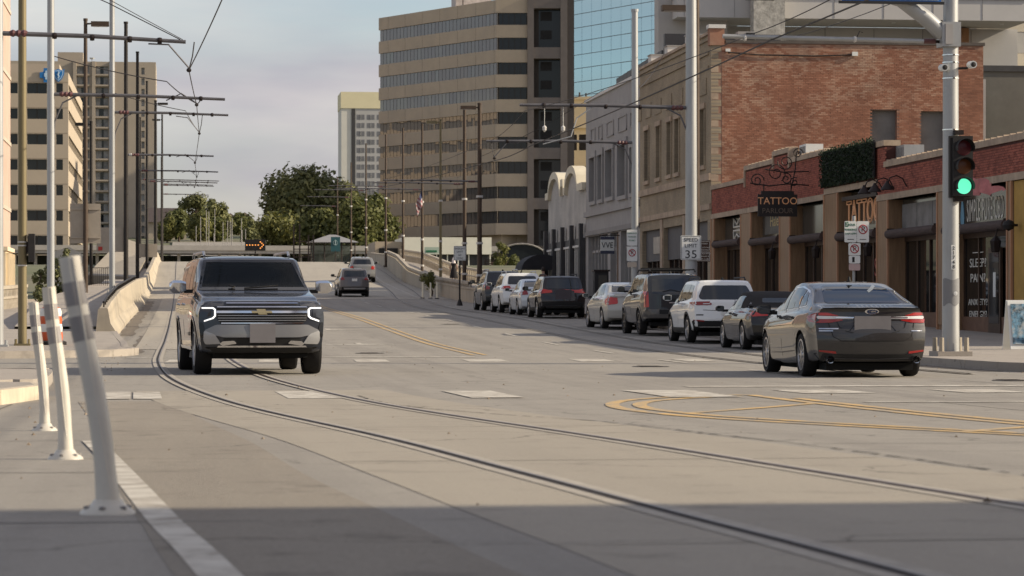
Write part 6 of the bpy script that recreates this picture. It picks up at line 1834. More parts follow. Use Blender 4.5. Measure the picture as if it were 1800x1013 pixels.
# ---------------- dark grey saloon, near right
def saloon():
    L = 4.87
    sp = dict(L=L, W=1.86, roof=.70, wr=.335, ya_f=1.46, ya_r=-1.39, spokes=10, spw=.055, rimr=.72, arch=.045, rlen=.75, flen=.8, fk=.35, rk=.20, sm=.09,
              top=[(-2.435, 1.055), (-2.25, 1.075), (-1.95, 1.10), (-1.75, 1.125), (-1.1, 1.36), (-.6, 1.455), (-.1, 1.478), (.35, 1.44), (1.2, 1.05), (1.35, 1.0), (2.0, .88), (2.435, .72)],
              belt=[(-2.435, .98), (-1.6, .985), (-.5, .955), (1.1, .90), (1.6, .86), (2.435, .66)], bot=[(-2.435, .25), (-1.9, .22), (0, .17), (1.9, .19), (2.435, .26)],
              plan=[(-2.435, .90), (-1.9, .97), (-1.0, 1.0), (1.3, 1.0), (1.9, .96), (2.435, .84)],
              rear=[(.2, .10), (.35, .03), (.55, .0), (.72, .02), (.80, .07), (1.0, .10), (1.07, .06), (1.15, .16)], front=[(.2, .15), (.5, 0), (.7, .1), (.9, .4)])
    pm = paint('gunmetal', (.030, .028, .028), .55, .3)
    c = Car('saloon_car', 'dark gunmetal saloon driving away in the right lane, nearest of all cars', (10.42, 44.4, g(44) + .002), R(-1.0), sp, pm)
    f = c.patch
    f([(-.60, 1.125), (.60, 1.125), (.50, 1.375), (.44, 1.405), (-.44, 1.405), (-.50, 1.375)], 'B', m_cglass, 'rear_window', off=.005, rnd_=.05)
    f(strip([(.18, 1.30), (.36, 1.40)], .03), 'B', M('sky_streak', (.22, .24, .25), .15, var=0), 'glass_glint', off=.009)  # sky reflection painted on the glass as a pale strip
    # side glass: three lights with bright surround
    c.both(rounded([(-1.42, 1.08), (-.4, 1.03), (.95, 1.0), (.45, 1.275), (0, 1.385), (-.5, 1.395), (-1.0, 1.32)], .06), m_chrome, 'window_surround', off=.003)
    c.both([(.10, 1.025), (.88, 1.01), (.42, 1.265), (.10, 1.35)], m_cglass, 'side_window', off=.009, rnd_=.03)
    c.both([(-.86, 1.06), (.04, 1.03), (.04, 1.365), (-.45, 1.375), (-.80, 1.335)], m_cglass, 'side_window', off=.009, rnd_=.03)
    c.both([(-1.33, 1.095), (-.93, 1.07), (-.88, 1.315), (-1.02, 1.285)], m_cglass, 'side_window', off=.009, rnd_=.03)
    c.seams([[(-1.05, .62), (-.92, .8), (-.90, 1.05)], [(.07, .3), (.07, 1.02)], [(1.05, .35), (1.0, .98)]])
    c.handles((-.72, .28), .90, pm); c.mirrors(.78, 1.03, pm, .22, .15)
    # boot lip, lamps with chrome spears
    f([(-.74, 1.045), (.74, 1.045), (.70, 1.085), (-.70, 1.085)], 'B', m_gloss, 'boot_spoiler', off=.018, rnd_=.015)
    for s_ in (-1, 1):
        P_ = lambda pts: [(s_ * u, z) for u, z in pts][::s_]
        f(P_([(.43, .865), (.62, .83), (.80, .825), (.885, .84), (.885, .93), (.80, .985), (.66, .985), (.52, .93)]), 'B', m_red, 'taillight', off=.012, rnd_=.03)
        v = 'R' if s_ > 0 else 'L'
        f([(-2.30, .84), (-2.02, .90), (-2.0, .945), (-2.28, .98)], v, m_red, 'taillight_return', off=.010, rnd_=.03)
        f(P_([(.29, .885), (.80, .885), (.82, .915), (.80, .93), (.50, .922), (.29, .912)]), 'B', m_clear, 'taillight_bar', off=.022)
        f(P_([(.50, .935), (.80, .945), (.78, .972), (.66, .972)]), 'B', m_redb, 'brake_lamp', off=.020, rnd_=.02)
        f(P_([(.28, .897), (.55, .897), (.55, .912), (.28, .912)]), 'B', m_chrome, 'chrome_spear', off=.030)
        f(P_(strip([(.54, .86), (.50, .76), (.40, .70), (.30, .68)], .010)), 'B', m_seam, 'boot_seam', off=.004)
        f(P_(strip([(.66, .825), (.60, .62), (.48, .555), (.0, .55)], .012)), 'B', m_seam, 'boot_seam', off=.004)
        f(P_([(.55, .365), (.80, .395), (.80, .42), (.56, .40)]), 'B', m_red, 'reflector', off=.014)
        f(P_([(.34, .71), (.36, .71), (.26, .83), (.24, .83)]), 'B', m_gloss, 'boot_scoop_line', off=.006)
        MB().lathe([(.055, -.16), (.06, 0), (.045, 0), (.045, -.15)][::1], (s_ * .66, -2.31, .275), axis='Y', n=16).build('exhaust_tip', m_chrome, c.root, smooth=True)
    f(P_([(.60, .70), (.86, .70), (.86, .712), (.60, .712)])[::1], 'B', m_chrome, 'trim_badge', off=.010)
    f([(-.80, .73), (-.52, .73), (-.52, .745), (-.80, .745)], 'B', m_chrome, 'trim_badge', off=.010)
    f([(-.80, .70), (-.60, .70), (-.60, .712), (-.80, .712)], 'B', m_chrome, 'trim_badge', off=.010)
    f([(-.78, .265), (.78, .265), (.84, .375), (.55, .355), (-.55, .355), (-.84, .375)], 'B', m_plast, 'rear_valance', off=.012, rnd_=.02)
    f(strip([(-.72, .30), (0, .285), (.72, .30)], .016), 'B', m_rimdk, 'valance_strip', off=.022)
    f([(.11 * math.cos(a), 1.0 + .046 * math.sin(a)) for a in np.linspace(0, 2 * math.pi, 18, endpoint=False)], 'B', m_chrome, 'oval_badge', off=.010, res=.05)
    f([(.095 * math.cos(a), 1.0 + .034 * math.sin(a)) for a in np.linspace(0, 2 * math.pi, 18, endpoint=False)], 'B', M('badge_blue', (.03, .05, .12), .3, var=0), 'oval_badge_field', off=.014, res=.05)
    text_obj('Ford', .055, frX(-2.36), 0, .998, .022, m_chrome, 'badge_script', c.root)
    c.plate('B', .79, .56, .28)
    MB().lathe([(.0, .06), (.015, .05), (.025, 0), (.05, -.03)], (0, -.75, 1.49), n=8).build('roof_aerial', m_plast, c.root)
    return c
saloon()

# ---------------- generic estate / SUV and saloon shapes for the parked row
def suv_spec(L, W, H, wr, **k):
    h = L / 2
    d = dict(L=L, W=W, roof=.74, wr=wr, ya_f=h - .92, ya_r=-h + .98, spokes=5, arch=.055, rlen=.75, flen=.8, fk=.3, rk=.16, sm=.08,
             top=[(-h, H - .07), (-h + .4, H - .02), (-.5, H), (.15, H - .02), (.45, H - .08), (1.10, H - .56), (1.3, H - .62), (h - .5, H - .70), (h, H - .86)],
             belt=[(-h, H - .58), (0, H - .62), (1.0, H - .66), (h, H - .94)], bot=[(-h, .42), (-h + .6, .30), (0, .24), (h - .5, .26), (h, .34)],
             plan=[(-h, .90), (-h + .6, .985), (0, 1.0), (h - .7, .985), (h, .84)],
             rear=[(.3, .12), (.45, .02), (.62, 0), (.85, .04), (H - .6, .08), (H, .46)], front=[(.3, .12), (.55, 0), (.9, .08), (1.2, .3)])
    d.update(k); return d
def suv_trim(c, H, mat_low, rear_glass=None, glass_z=None):
    h = c.s['L'] / 2; W = c.s['W'] / 2; zb = H - .50; f = c.patch
    f(rear_glass or [(-.62 * W / .92, zb), (.62 * W / .92, zb), (.56, H - .15), (-.56, H - .15)], 'B', m_cglass, 'rear_window', off=.006, rnd_=.06)
    c.both([(-h + .62, zb + .02), (-h + 1.25, zb - .03), (-h + 1.25, H - .14), (-h + .82, H - .16)], m_cglass, 'side_window', rnd_=.05)
    c.both([(-h + 1.30, zb - .04), (-.02, zb - .08), (-.02, H - .12), (-h + 1.30, H - .13)], m_cglass, 'side_window', rnd_=.03)
    c.both([(.04, zb - .08), (.95, zb - .10), (.88, zb), (.36, H - .15), (.04, H - .12)], m_cglass, 'side_window', rnd_=.03)
    c.seams([[(-h + 1.28, .5), (-h + 1.28, zb - .05)], [(.0, .35), (.0, zb - .08)], [(1.0, .4), (.98, zb - .12)]])
    c.handles((-.35, -h + 1.7), zb - .2, c.p)
    if mat_low:
        c.arch_trim(.06, mat_low); c.both([(c.s['ya_r'] + c.ra, .25), (c.s['ya_f'] - c.ra, .25), (c.s['ya_f'] - c.ra, .40), (c.s['ya_r'] + c.ra, .40)], mat_low, 'sill_cladding', off=.012)
        f([(-W * .86, .33), (W * .86, .33), (W * .93, .58), (-W * .93, .58)], 'B', mat_low, 'rear_bumper_cladding', off=.012, rnd_=.03)
    c.mirrors(.86, zb + .03, c.p, .22, .16)
    MB().lathe([(0, .05), (.03, .03), (.05, -.04)], (0, -h + .75, H + .01), n=8).build('roof_aerial', m_plast, c.root)
PX = 14.13
def at(y): return (PX, y, g(y) + .003)

# white compact SUV
c = Car('compact_suv', 'white compact SUV with black lower cladding, parked behind the convertible', at(75.0), R(-.6), suv_spec(4.62, 1.86, 1.66, .355, rim=m_rim), paint('white', (.74, .74, .72), .0, .35))
suv_trim(c, 1.66, m_plast, [(-.66, 1.13), (.66, 1.13), (.72, 1.20), (.57, 1.50), (-.57, 1.50), (-.72, 1.20)])
for s_ in (-1, 1):
    P_ = lambda pts: [(s_ * u, z) for u, z in pts][::s_]
    c.patch(P_([(.40, .99), (.86, .98), (.89, 1.06), (.60, 1.08), (.40, 1.04)]), 'B', m_red, 'taillight', off=.012, rnd_=.02)
    c.patch(P_([(.44, 1.01), (.62, 1.01), (.62, 1.03), (.44, 1.03)]), 'B', m_clear, 'reverse_lamp', off=.018)
    c.patch([(-2.22, .98), (-1.98, 1.02), (-1.98, 1.07), (-2.2, 1.08)], 'R' if s_ > 0 else 'L', m_red, 'taillight_return', off=.01)
    c.patch(P_([(.60, .56), (.84, .58), (.84, .61), (.60, .59)]), 'B', m_red, 'reflector', off=.02)
c.patch(strip([(-.62, .86), (0, .83), (.62, .86)], .012), 'B', m_seam, 'tailgate_seam', off=.004); c.plate('B', .80, .31, .15, m_signwhite); c.rails(.60, -1.6, .1, 1.715, m_plast)
text_obj('Jeep', .10, frX(-2.23), .28, 1.09, .03, m_ink, 'badge_script', c.root)
c.patch([(-.80, .72), (-.62, .72), (-.62, .745), (-.80, .745)], 'B', m_ink, 'trim_badge', off=.012)

# charcoal boxy SUV with rack
sp = suv_spec(4.54, 1.85, 1.80, .375, roof=.80, rk=.10, rim=m_rimdk, spokes=6, bot=[(-2.27, .50), (-1.7, .36), (0, .32), (1.8, .34), (2.27, .42)], rear=[(.3, .08), (.55, 0), (1.2, .04), (1.80, .26)])
c = Car('boxy_suv', 'charcoal boxy SUV with black roof rack, parked between the white SUV and the silver saloon', at(83.1), R(.4), sp, paint('charcoal', (.022, .024, .028), .4, .38))
suv_trim(c, 1.80, None, [(-.66, 1.20), (.66, 1.20), (.64, 1.62), (-.64, 1.62)])
c.arch_trim(.06, paint('taupe', (.085, .078, .072), .4, .4))
c.patch([(-.84, .50), (.84, .50), (.86, .74), (-.86, .74)], 'B', paint('taupe', (.085, .078, .072), .4, .4), 'rear_bumper', off=.05, rnd_=.04)
c.patch([(-.45, .60), (.45, .60), (.45, .73), (-.45, .73)], 'B', m_plast, 'bumper_step', off=.065)
for s_ in (-1, 1):
    P_ = lambda pts: [(s_ * u, z) for u, z in pts][::s_]
    c.patch(P_([(.74, .80), (.85, .80), (.84, 1.26), (.76, 1.26)]), 'B', m_redb, 'taillight', off=.015, rnd_=.03)
    c.patch([(-2.17, .80), (-2.06, .80), (-2.02, 1.26), (-2.12, 1.26)], 'R' if s_ > 0 else 'L', m_redb, 'taillight_return', off=.012, rnd_=.03)
c.patch(strip([(-.16, .93), (.16, .93)], .03), 'B', m_chrome, 'tailgate_handle', off=.02)
c.patch(strip([(-.35, 1.24), (-.1, 1.30), (.25, 1.22)], .02), 'B', m_plast, 'rear_wiper', off=.02)
c.rails(.66, -1.9, .2, 1.90, m_plast)
for y in (-1.75, -1.1, -.5, .05): MB().tube([(-.66, y, 1.89), (.66, y, 1.89)], .02, 6).build('rack_bar', m_plast, c.root)
MB().box(-.60, .60, .02, .10, 1.86, 1.97).build('rack_fairing', m_plast, c.root)

def sedan_spec(L, W, H, wr, **k):
    h = L / 2
    d = dict(L=L, W=W, roof=.70, wr=wr, ya_f=h - .98, ya_r=-h + 1.05, spokes=5, rimr=.68, arch=.045, rlen=.7, flen=.8, fk=.32, rk=.18, sm=.09,
             top=[(-h, H - .44), (-h + .2, H - .41), (-h + .75, H - .36), (-h + 1.35, H - .10), (-.4, H), (.2, H - .03), (.45, H - .1), (1.2, H - .44), (h - .5, H - .6), (h, H - .76)],
             belt=[(-h, H - .52), (0, H - .52), (1.1, H - .56), (h, H - .82)], bot=[(-h, .34), (-h + .5, .22), (0, .18), (h - .5, .2), (h, .26)],
             plan=[(-h, .90), (-h + .55, .975), (0, 1.0), (h - .8, .98), (h, .82)],
             rear=[(.2, .1), (.38, .02), (.6, 0), (.75, .05), (1.0, .10), (1.2, .12)], front=[(.2, .15), (.5, 0), (.75, .1), (.95, .35)])
    d.update(k); return d
# silver saloon
c = Car('silver_saloon', 'silver beige saloon with red corner lamps, parked ahead of the boxy SUV', at(90.6), R(.2), sedan_spec(5.05, 1.85, 1.48, .335), paint('silver_beige', (.40, .385, .345), .6, .32))
def sedan_trim(c, H):
    h = c.s['L'] / 2
    c.patch([(-.60, H - .33), (.60, H - .33), (.50, H - .09), (-.50, H - .09)], 'B', m_cglass, 'rear_window', off=.005, rnd_=.05)
    c.both([(-h + 1.25, H - .40), (0, H - .44), (0, H - .10), (-h + 1.75, H - .10)], m_cglass, 'side_window', rnd_=.04)
    c.both([(.05, H - .44), (.98, H - .47), (.5, H - .2), (.05, H - .10)], m_cglass, 'side_window', rnd_=.04)
    c.seams([[(-h + 1.5, .6), (-h + 1.6, H - .42)], [(.03, .3), (.03, H - .44)], [(1.05, .35), (1.0, H - .48)]])
    c.handles((-.75, .3), H - .56, c.p); c.mirrors(.85, H - .42, c.p, .2, .14)
sedan_trim(c, 1.48)
for s_ in (-1, 1):
    P_ = lambda pts: [(s_ * u, z) for u, z in pts][::s_]
    c.patch(P_([(.52, .78), (.86, .74), (.88, .98), (.70, 1.0), (.52, .92)]), 'B', m_redb, 'taillight', off=.012, rnd_=.03)
    c.patch([(-2.42, .76), (-2.22, .84), (-2.2, .96), (-2.4, .98)], 'R' if s_ > 0 else 'L', m_redb, 'taillight_return', off=.01, rnd_=.03)
c.patch([(-.66, 1.0), (.66, 1.0), (.62, 1.045), (-.62, 1.045)], 'B', c.p, 'boot_spoiler', off=.05, rnd_=.02); c.plate('B', .86, .31, .15)

# dark crossover with grey skid plate
c = Car('crossover_car', 'dark brown-black crossover with glowing red lamps and silver skid strip', at(106.9), R(.0), suv_spec(4.45, 1.83, 1.58, .345), paint('black_plum', (.012, .009, .010), .4, .28))
suv_trim(c, 1.58, m_plast, [(-.63, 1.08), (.63, 1.08), (.55, 1.43), (-.55, 1.43)])
for s_ in (-1, 1):
    P_ = lambda pts: [(s_ * u, z) for u, z in pts][::s_]
    c.patch(P_([(.40, .94), (.84, .90), (.88, 1.04), (.72, 1.07), (.42, 1.0)]), 'B', m_redb, 'taillight', off=.012, rnd_=.03)
    c.patch([(-2.12, .92), (-1.9, .98), (-1.9, 1.03), (-2.1, 1.06)], 'R' if s_ > 0 else 'L', m_redb, 'taillight_return', off=.01)
c.patch([(-.58, .36), (.58, .36), (.66, .42), (.50, .45), (-.50, .45), (-.66, .42)], 'B', m_rim, 'skid_strip', off=.025, rnd_=.02)
c.plate('B', .86, .60, .36, M('plate_dim', (.07, .06, .067), .6, var=.05)); c.rails(.60, -1.5, .1, 1.63, m_plast)

# small pale hatchback, white crossover and dark SUV at the head of the row
c = Car('pale_hatchback', 'small pale silver car mostly hidden ahead of the dark crossover', at(113.4), R(.0), sedan_spec(4.5, 1.76, 1.44, .32), paint('pale_silver', (.55, .57, .58), .5, .32)); sedan_trim(c, 1.44)
c.mir([(.50, .80), (.82, .78), (.84, .96), (.56, .96)], 'B', m_red, 'taillight', off=.012, rnd_=.03)
c = Car('white_crossover', 'white crossover third from the front of the parked row', at(119.6), R(.3), suv_spec(4.7, 1.86, 1.67, .36), paint('white', (.74, .74, .72), .0, .35)); suv_trim(c, 1.67, None)
c.mir([(.50, 1.0), (.86, .98), (.90, 1.10), (.54, 1.10)], 'B', m_redb, 'taillight', off=.012, rnd_=.03); c.both([(-2.3, .98), (-2.02, 1.02), (-2.0, 1.09), (-2.28, 1.12)], m_redb, 'taillight_return', off=.01); c.rails(.62, -1.6, .1, 1.72, m_rim); c.plate('B', .8, .31, .15)
c = Car('dark_suv', 'dark green-black SUV at the head of the parked row', at(126.4), R(.2), suv_spec(4.8, 1.9, 1.75, .37), paint('dark_teal', (.018, .022, .024), .45, .28)); suv_trim(c, 1.75, None)
c.mir([(.64, .92), (.88, .92), (.90, 1.22), (.70, 1.22)], 'B', m_red, 'taillight', off=.012, rnd_=.03); c.rails(.64, -1.7, .1, 1.80, m_rim); c.plate('B', .85, .31, .15)

# black convertible with soft top
def cabrio():
    L, H = 4.67, 1.38; h = L / 2
    sp = sedan_spec(L, 1.85, H, .335, spokes=5, top=[(-h, .93), (-h + .2, .965), (-h + .72, .985), (-h + .80, 1.0), (-h + 1.25, 1.24), (-.6, 1.36), (-.1, 1.38), (.25, 1.33), (1.15, .95), (h - .5, .80), (h, .64)],
                    belt=[(-h, .86), (0, .87), (1.1, .84), (h, .58)])
    pm = paint('black', (.007, .007, .008), .2, .22)
    c = Car('convertible_car', 'black convertible with folded-up cloth roof, parked behind the gunmetal saloon', at(67.6), R(-.8), sp, pm)
    cl = M('soft_top_cloth', (.022, .020, .020), .95, var=.15, scale=30)
    c.patch([(-.78, 1.02), (.78, 1.02), (.69, 1.22), (.56, 1.345), (0, 1.37), (-.56, 1.345), (-.69, 1.22)], 'B', cl, 'soft_top', off=.016, rnd_=.06)
    c.patch([(-.66, -1.6), (.66, -1.6), (.66, .2), (-.66, .2)], 'T', cl, 'soft_top_panel', off=.014, rnd_=.06)
    c.both([(-1.55, 1.0), (-.75, .98), (-.70, 1.24), (-.9, 1.27), (-1.2, 1.2)], cl, 'soft_top_quarter', off=.016, rnd_=.04)
    c.patch([(-.42, 1.09), (.42, 1.09), (.38, 1.20), (-.38, 1.20)], 'B', m_cglass, 'rear_window', off=.024, rnd_=.04)
    c.both([(-.68, .97), (.95, .93), (.45, 1.18), (0, 1.27), (-.62, 1.25)], m_cglass, 'side_window', off=.006, rnd_=.04)
    c.patch(strip([(-.72, .985), (.72, .985)], .03), 'B', m_chrome, 'chrome_strip', off=.012)
    for s_ in (-1, 1):
        P_ = lambda pts: [(s_ * u, z) for u, z in pts][::s_]
        c.patch(P_([(.44, .80), (.84, .78), (.87, .90), (.52, .92)]), 'B', m_redb, 'taillight', off=.012, rnd_=.03)
        c.patch([(-2.22, .79), (-2.0, .83), (-2.0, .88), (-2.2, .92)], 'R' if s_ > 0 else 'L', m_redb, 'taillight_return', off=.01)
        MB().lathe([(.045, -.1), (.05, 0), (.035, 0), (.035, -.1)], (s_ * .55, -2.24, .27), axis='Y', n=12).build('exhaust_tip', m_chrome, c.root)
    c.patch([(-.16, .70), (-.02, .70), (-.02, .73), (-.16, .73)], 'B', m_chrome, 'trim_badge', off=.012)
    c.patch([(-.80, .24), (.80, .24), (.82, .36), (-.82, .36)], 'B', m_plast, 'rear_valance', off=.01)
    c.plate('B', .76, .34, .16, m_signwhite)
    c.seams([[(-.75, .4), (-.78, .95)], [(.95, .35), (.98, .9)]]); c.handles((-.45,), .80, pm); c.mirrors(.82, .97, pm, .2, .14)
cabrio()

# two cars climbing the bridge
c = Car('grey_crossover', 'dark grey crossover driving up the bridge, nearer of the two', (10.05, 168.0, g(168) + .01), R(1), suv_spec(4.52, 1.84, 1.68, .35), paint('steel_grey', (.11, .10, .10), .5, .3)); c.root.rotation_euler[0] = R(1.6)
suv_trim(c, 1.68, m_plast); c.mir([(.55, 1.0), (.84, .98), (.88, 1.16), (.64, 1.14)], 'B', m_red, 'taillight', off=.012, rnd_=.03); c.patch([(-.6, .46), (.6, .46), (.64, .54), (-.64, .54)], 'B', m_rim, 'skid_strip', off=.025); c.plate('B', 1.0, .31, .15, m_signwhite)
c = Car('silver_suv', 'silver SUV farther up the bridge beside the wall', (13.0, 205.5, g(205) + .03), R(-2), suv_spec(4.9, 1.95, 1.80, .38), paint('mid_silver', (.22, .22, .22), .5, .32)); c.root.rotation_euler[0] = R(2.4)
suv_trim(c, 1.80, None); c.mir([(.62, .95), (.88, .93), (.90, 1.18), (.66, 1.18)], 'B', m_redb, 'taillight', off=.012, rnd_=.03); c.plate('B', .9, .31, .15)

# ================================================================== STREET FURNITURE
m_olive = M('weathered_bronze', (.19, .155, .085), .5, metal=.25, var=.15, scale=1.2, stretch=(1, 1, .2))
m_ins = M('insulator', (.11, .045, .045), .4, var=.1)
m_wire = M('overhead_wire', (.035, .032, .034), .6, var=0)
m_inspale = M('pale_insulator', (.55, .53, .5), .4, var=.1)

def pole(name, label, x, y, zb, ztop, r0, r1, mat, cat='pole', base=True, group=None):
    e = wroot(name, (x, y, zb), label, cat, group)
    MB().tube([(x, y, zb), (x, y, zb + (ztop - zb) * .5), (x, y, ztop)], [r0, (r0 + r1) / 2, r1], 14).build('shaft', mat, e, smooth=True)
    MB().lathe([(0, ztop + .02), (r1 * 1.2, ztop + .02), (r1 * 1.2, ztop - .08), (r1, ztop - .08)], (x, y, 0), n=12).build('pole_cap', mat, e)
    if base:
        MB().box(x - r0 * 1.8, x + r0 * 1.8, y - r0 * 1.8, y + r0 * 1.8, zb - .02, zb + .05).build('base_plate', mat, e)
        for sx in (-1, 1):
            for sy in (-1, 1): MB().lathe([(0, .1), (.022, .1), (.022, .0)], (x + sx * r0 * 1.45, y + sy * r0 * 1.45, zb + .05), n=6).build('anchor_bolt', mat, e)
    return e
def arm(e, x, y, z, x2, z2, r, hanger=None, stay=True, ins=True):
    """cantilever reaching over the track, with stay and drop rod"""
    MB().tube([(x, y, z), ((x + x2) / 2, y, (z + z2) / 2 + .03), (x2, y, z2)], [r * 1.1, r, r * .85], 8).build('bracket_arm', m_greyarm, e, smooth=True)
    s_ = 1 if x2 > x else -1
    if ins: MB().lathe([(r * 1.0, -.2), (r * 1.7, -.12), (r * 1.1, -.06), (r * 1.7, 0), (r * 1.1, .06), (r * 1.7, .12), (r * 1.0, .2)], (x + s_ * .45, y, z), axis='X', n=8).build('insulator', m_ins, e)
    for t in (.3, .5, .7, .86): MB().lathe([(r * 1.3, -.05), (r * 1.5, 0), (r * 1.3, .05)], (x + (x2 - x) * t, y, z + (z2 - z) * t), axis='X', n=8).build('arm_clamp', m_iron, e)
    if stay: MB().tube([(x + s_ * .08, y, z - 1.35), (x + s_ * .12, y, z - .8), (x + s_ * .35, y, z - .25), (x + s_ * .8, y, z - .02)], r * .55, 6).build('curved_brace', m_greyarm, e)
    if hanger is not None:
        hx, hz = hanger
        MB().tube([(hx - s_ * .9, y, z2 - .05), (hx - s_ * .45, y, (z2 + hz) / 2 + .25), (hx, y, hz + .05)], r * .4, 6).build('steady_rod', m_greyarm, e)
        MB().tube([(hx + s_ * .12, y, z2), (hx + s_ * .08, y, (z2 + hz) / 2), (hx, y, hz)], r * .3, 5).build('drop_wire', m_wire, e)
        MB().lathe([(.0, -.06), (.04, -.04), (.05, 0), (.04, .04), (0, .06)], (hx, y, hz), axis='X', n=8).build('wire_clamp', m_iron, e)
m_greyarm = M('arm_grey', (.13, .125, .13), .5, metal=.4, var=.15)
def lamp_head(e, x, y, z, dx, mat, ln=.85):
    MB().tube([(x, y, z), (x + dx * .3, y, z + .02)], .04, 6).build('lamp_arm', mat, e)
    s_ = 1 if dx > 0 else -1
    MB().box(min(x + s_ * .22, x + s_ * (.22 + ln)), max(x + s_ * .22, x + s_ * (.22 + ln)), y - .17, y + .17, z - .09, z + .10).build('lamp_head', mat, e)
    MB().box(min(x + s_ * .32, x + s_ * (.15 + ln)), max(x + s_ * .32, x + s_ * (.15 + ln)), y - .13, y + .13, z - .105, z - .09).build('lamp_lens', m_inspale, e)
def rect_sign(e, fr, u0, u1, z0, z1, mat, back=None, border=None, n=.02, name='sign_plate', r=.03):
    o = MB().prism(rounded([(u0, z0), (u1, z0), (u1, z1), (u0, z1)], r), fr, 0, n).build(name, mat, e)
    if border:
        b = .022
        for a in ((u0 + b, u1 - b, z0 + b, z0 + b + .012), (u0 + b, u1 - b, z1 - b - .012, z1 - b), (u0 + b, u0 + b + .012, z0 + b, z1 - b), (u1 - b - .012, u1 - b, z0 + b, z1 - b)):
            MB().fbox(fr, a[0], a[1], a[2], a[3], n, n + .003).build('sign_border', border, o)
    return o

# ---- left-hand row (from the frame edge into the distance)
e = pole('tram_wire_pole', 'thick silver pole at the extreme left carrying the nearest bracket arm', -4.02, 64, g(64) + .15, 13.5, .125, .11, m_steel); arm(e, -4.02, 64, 7.2, .12, 7.05, .05, (.19, 6.42), stay=False)
MB().tube([(.0, 64, 7.1), (-1.6, 64, 7.9), (-3.9, 64, 8.9)], .012, 5).build('stay_wire', m_wire, e)
e = pole('lamp_pole', 'tall weathered bronze pole at far left on a bolted base', -3.55, 65.2, g(65) + .15, 14, .10, .085, m_olive)
for zz in (2.05, 2.5, 2.58): MB().lathe([(.102, 0), (.106, .0), (.106, .03), (.102, .03)], (-3.55, 65.2, zz), n=12).build('pole_band', m_inspale, e)
MB().box(-3.41, -3.27, 65.05, 65.35, 2.15, 2.78).build('pedestrian_signal', m_blk, e)
MB().box(-3.46, -3.40, 65.15, 65.25, 2.35, 2.6).build('signal_bracket', m_iron, e)
e = pole('tram_wire_pole', 'second silver pole from the left edge with a long bracket arm', -3.8, 85, g(85) + .15, 14, .115, .10, m_steel); arm(e, -3.8, 85, 7.43, 1.32, 7.32, .05, (.48, 7.15))
text_obj('00 021', .12, lambda u, zz, n: (-3.8 + (zz - 4.2), 84.88 - n, 4.2 - u), 0, 4.2, .005, m_ink, 'pole_number', e) if False else None
e = pole('street_lamp', 'tall brown street lamp with square head left of the third silver pole', -3.8, 116, ZW(116) - .2, 12.8, .10, .075, m_brown, 'street lamp'); lamp_head(e, -3.8, 116, 12.6, 1, m_brown, .72)
MB().box(-4.42, -3.2, 116.1, 116.14, 3.75, 5.35).build('sign_back', M('sign_back_tan', (.36, .31, .25), .6, metal=.2, var=.08), e)
for zz in (3.95, 5.1): MB().box(-4.4, -3.22, 116.05, 116.1, zz, zz + .06).build('sign_rail', M('sign_back_tan', (.36, .31, .25), .6), e)
e = pole('tram_wire_pole', 'third silver pole from the left standing on the barrier', -2.62, 111, ZW(111), 15, .115, .10, m_steel); arm(e, -2.62, 111, 8.7, 1.85, 8.62, .05, (.73, 7.9))
e = pole('black_pole', 'tallest slim black pole, first of the dark row along the left barrier', -2.6, 138, ZW(138), 14.9, .12, .09, m_black); arm(e, -2.6, 138, 8.52, 1.6, 8.48, .045, (.7, 8.15), stay=False); MB().lathe([(.05, -.1), (.07, 0), (.05, .1)], (-2.35, 138, 8.52), axis='X', n=8).build('pale_insulator', m_inspale, e)
MB().box(-4.0, -2.55, 138.12, 138.16, 3.85, 5.02).build('sign_back', M('sign_back_tan', (.36, .31, .25), .6), e)
MB().box(-3.92, -3.72, 138.10, 138.12, 3.92, 4.10).build('red_sticker', M('sticker_red', (.4, .04, .03), .5, var=0), e)
e = pole('black_pole', 'second slim black pole along the left barrier', -2.6, 175, ZW(175), 16.8, .12, .09, m_black); arm(e, -2.6, 175, 9.56, 2.3, 9.5, .045, (1.0, 9.2), stay=False)
e = pole('black_pole', 'third slim black pole along the left barrier with a sign back', -2.6, 225, ZW(225), 19.0, .12, .09, m_black); arm(e, -2.6, 225, 11.15, 2.9, 11.05, .045, (1.1, 10.7), stay=False)
MB().box(-3.3, -1.8, 225.12, 225.16, 5.2, 6.25).build('sign_back', M('sign_back_tan', (.36, .31, .25), .6), e)
e = pole('street_lamp', 'black street lamp with square head to the right, far along the left barrier', -2.25, 262, ZW(262), 20.2, .17, .12, m_black, 'street lamp'); lamp_head(e, -2.25, 262, 19.9, 1, m_black, .9)
e = pole('street_lamp', 'farthest slim black lamp pole before the crest on the left', -2.05, 325, 5.8, 23.2, .15, .1, m_black, 'street lamp'); lamp_head(e, -2.05, 325, 22.6, -1, m_black, .9); arm(e, -2.05, 325, 15.2, 3.8, 15.1, .05, None, stay=False); arm(e, -2.05, 325, 14.2, 3.2, 14.1, .05, None, stay=False)
e = pole('street_lamp', 'dark lamp pole with head to the left behind the second silver pole', -5.7, 185, 2.0, 13.2, .12, .09, m_black, 'street lamp'); lamp_head(e, -5.7, 185, 13.0, -1, m_black, .8)
for k, (x, y, h) in enumerate([(-3.4, 245, 17.5), (-1.9, 290, 16.5)]):
    e = pole('black_pole', ['slim dark pole between the third black pole and the street lamp', 'short slim pole just before the crest on the left'][k], x, y, ZW(y), h, .09, .07, m_black); arm(e, x, y, 12.2 + k * 1.6, 3.3, 12.1 + k * 1.6, .045, None, stay=False)
# pipe stub at the kerb
e = pole('short_bollard', 'short dark pipe stub beside the leftmost pole', -4.06, 62.6, g(62) + .15, .62, .05, .05, m_iron, 'bollard')
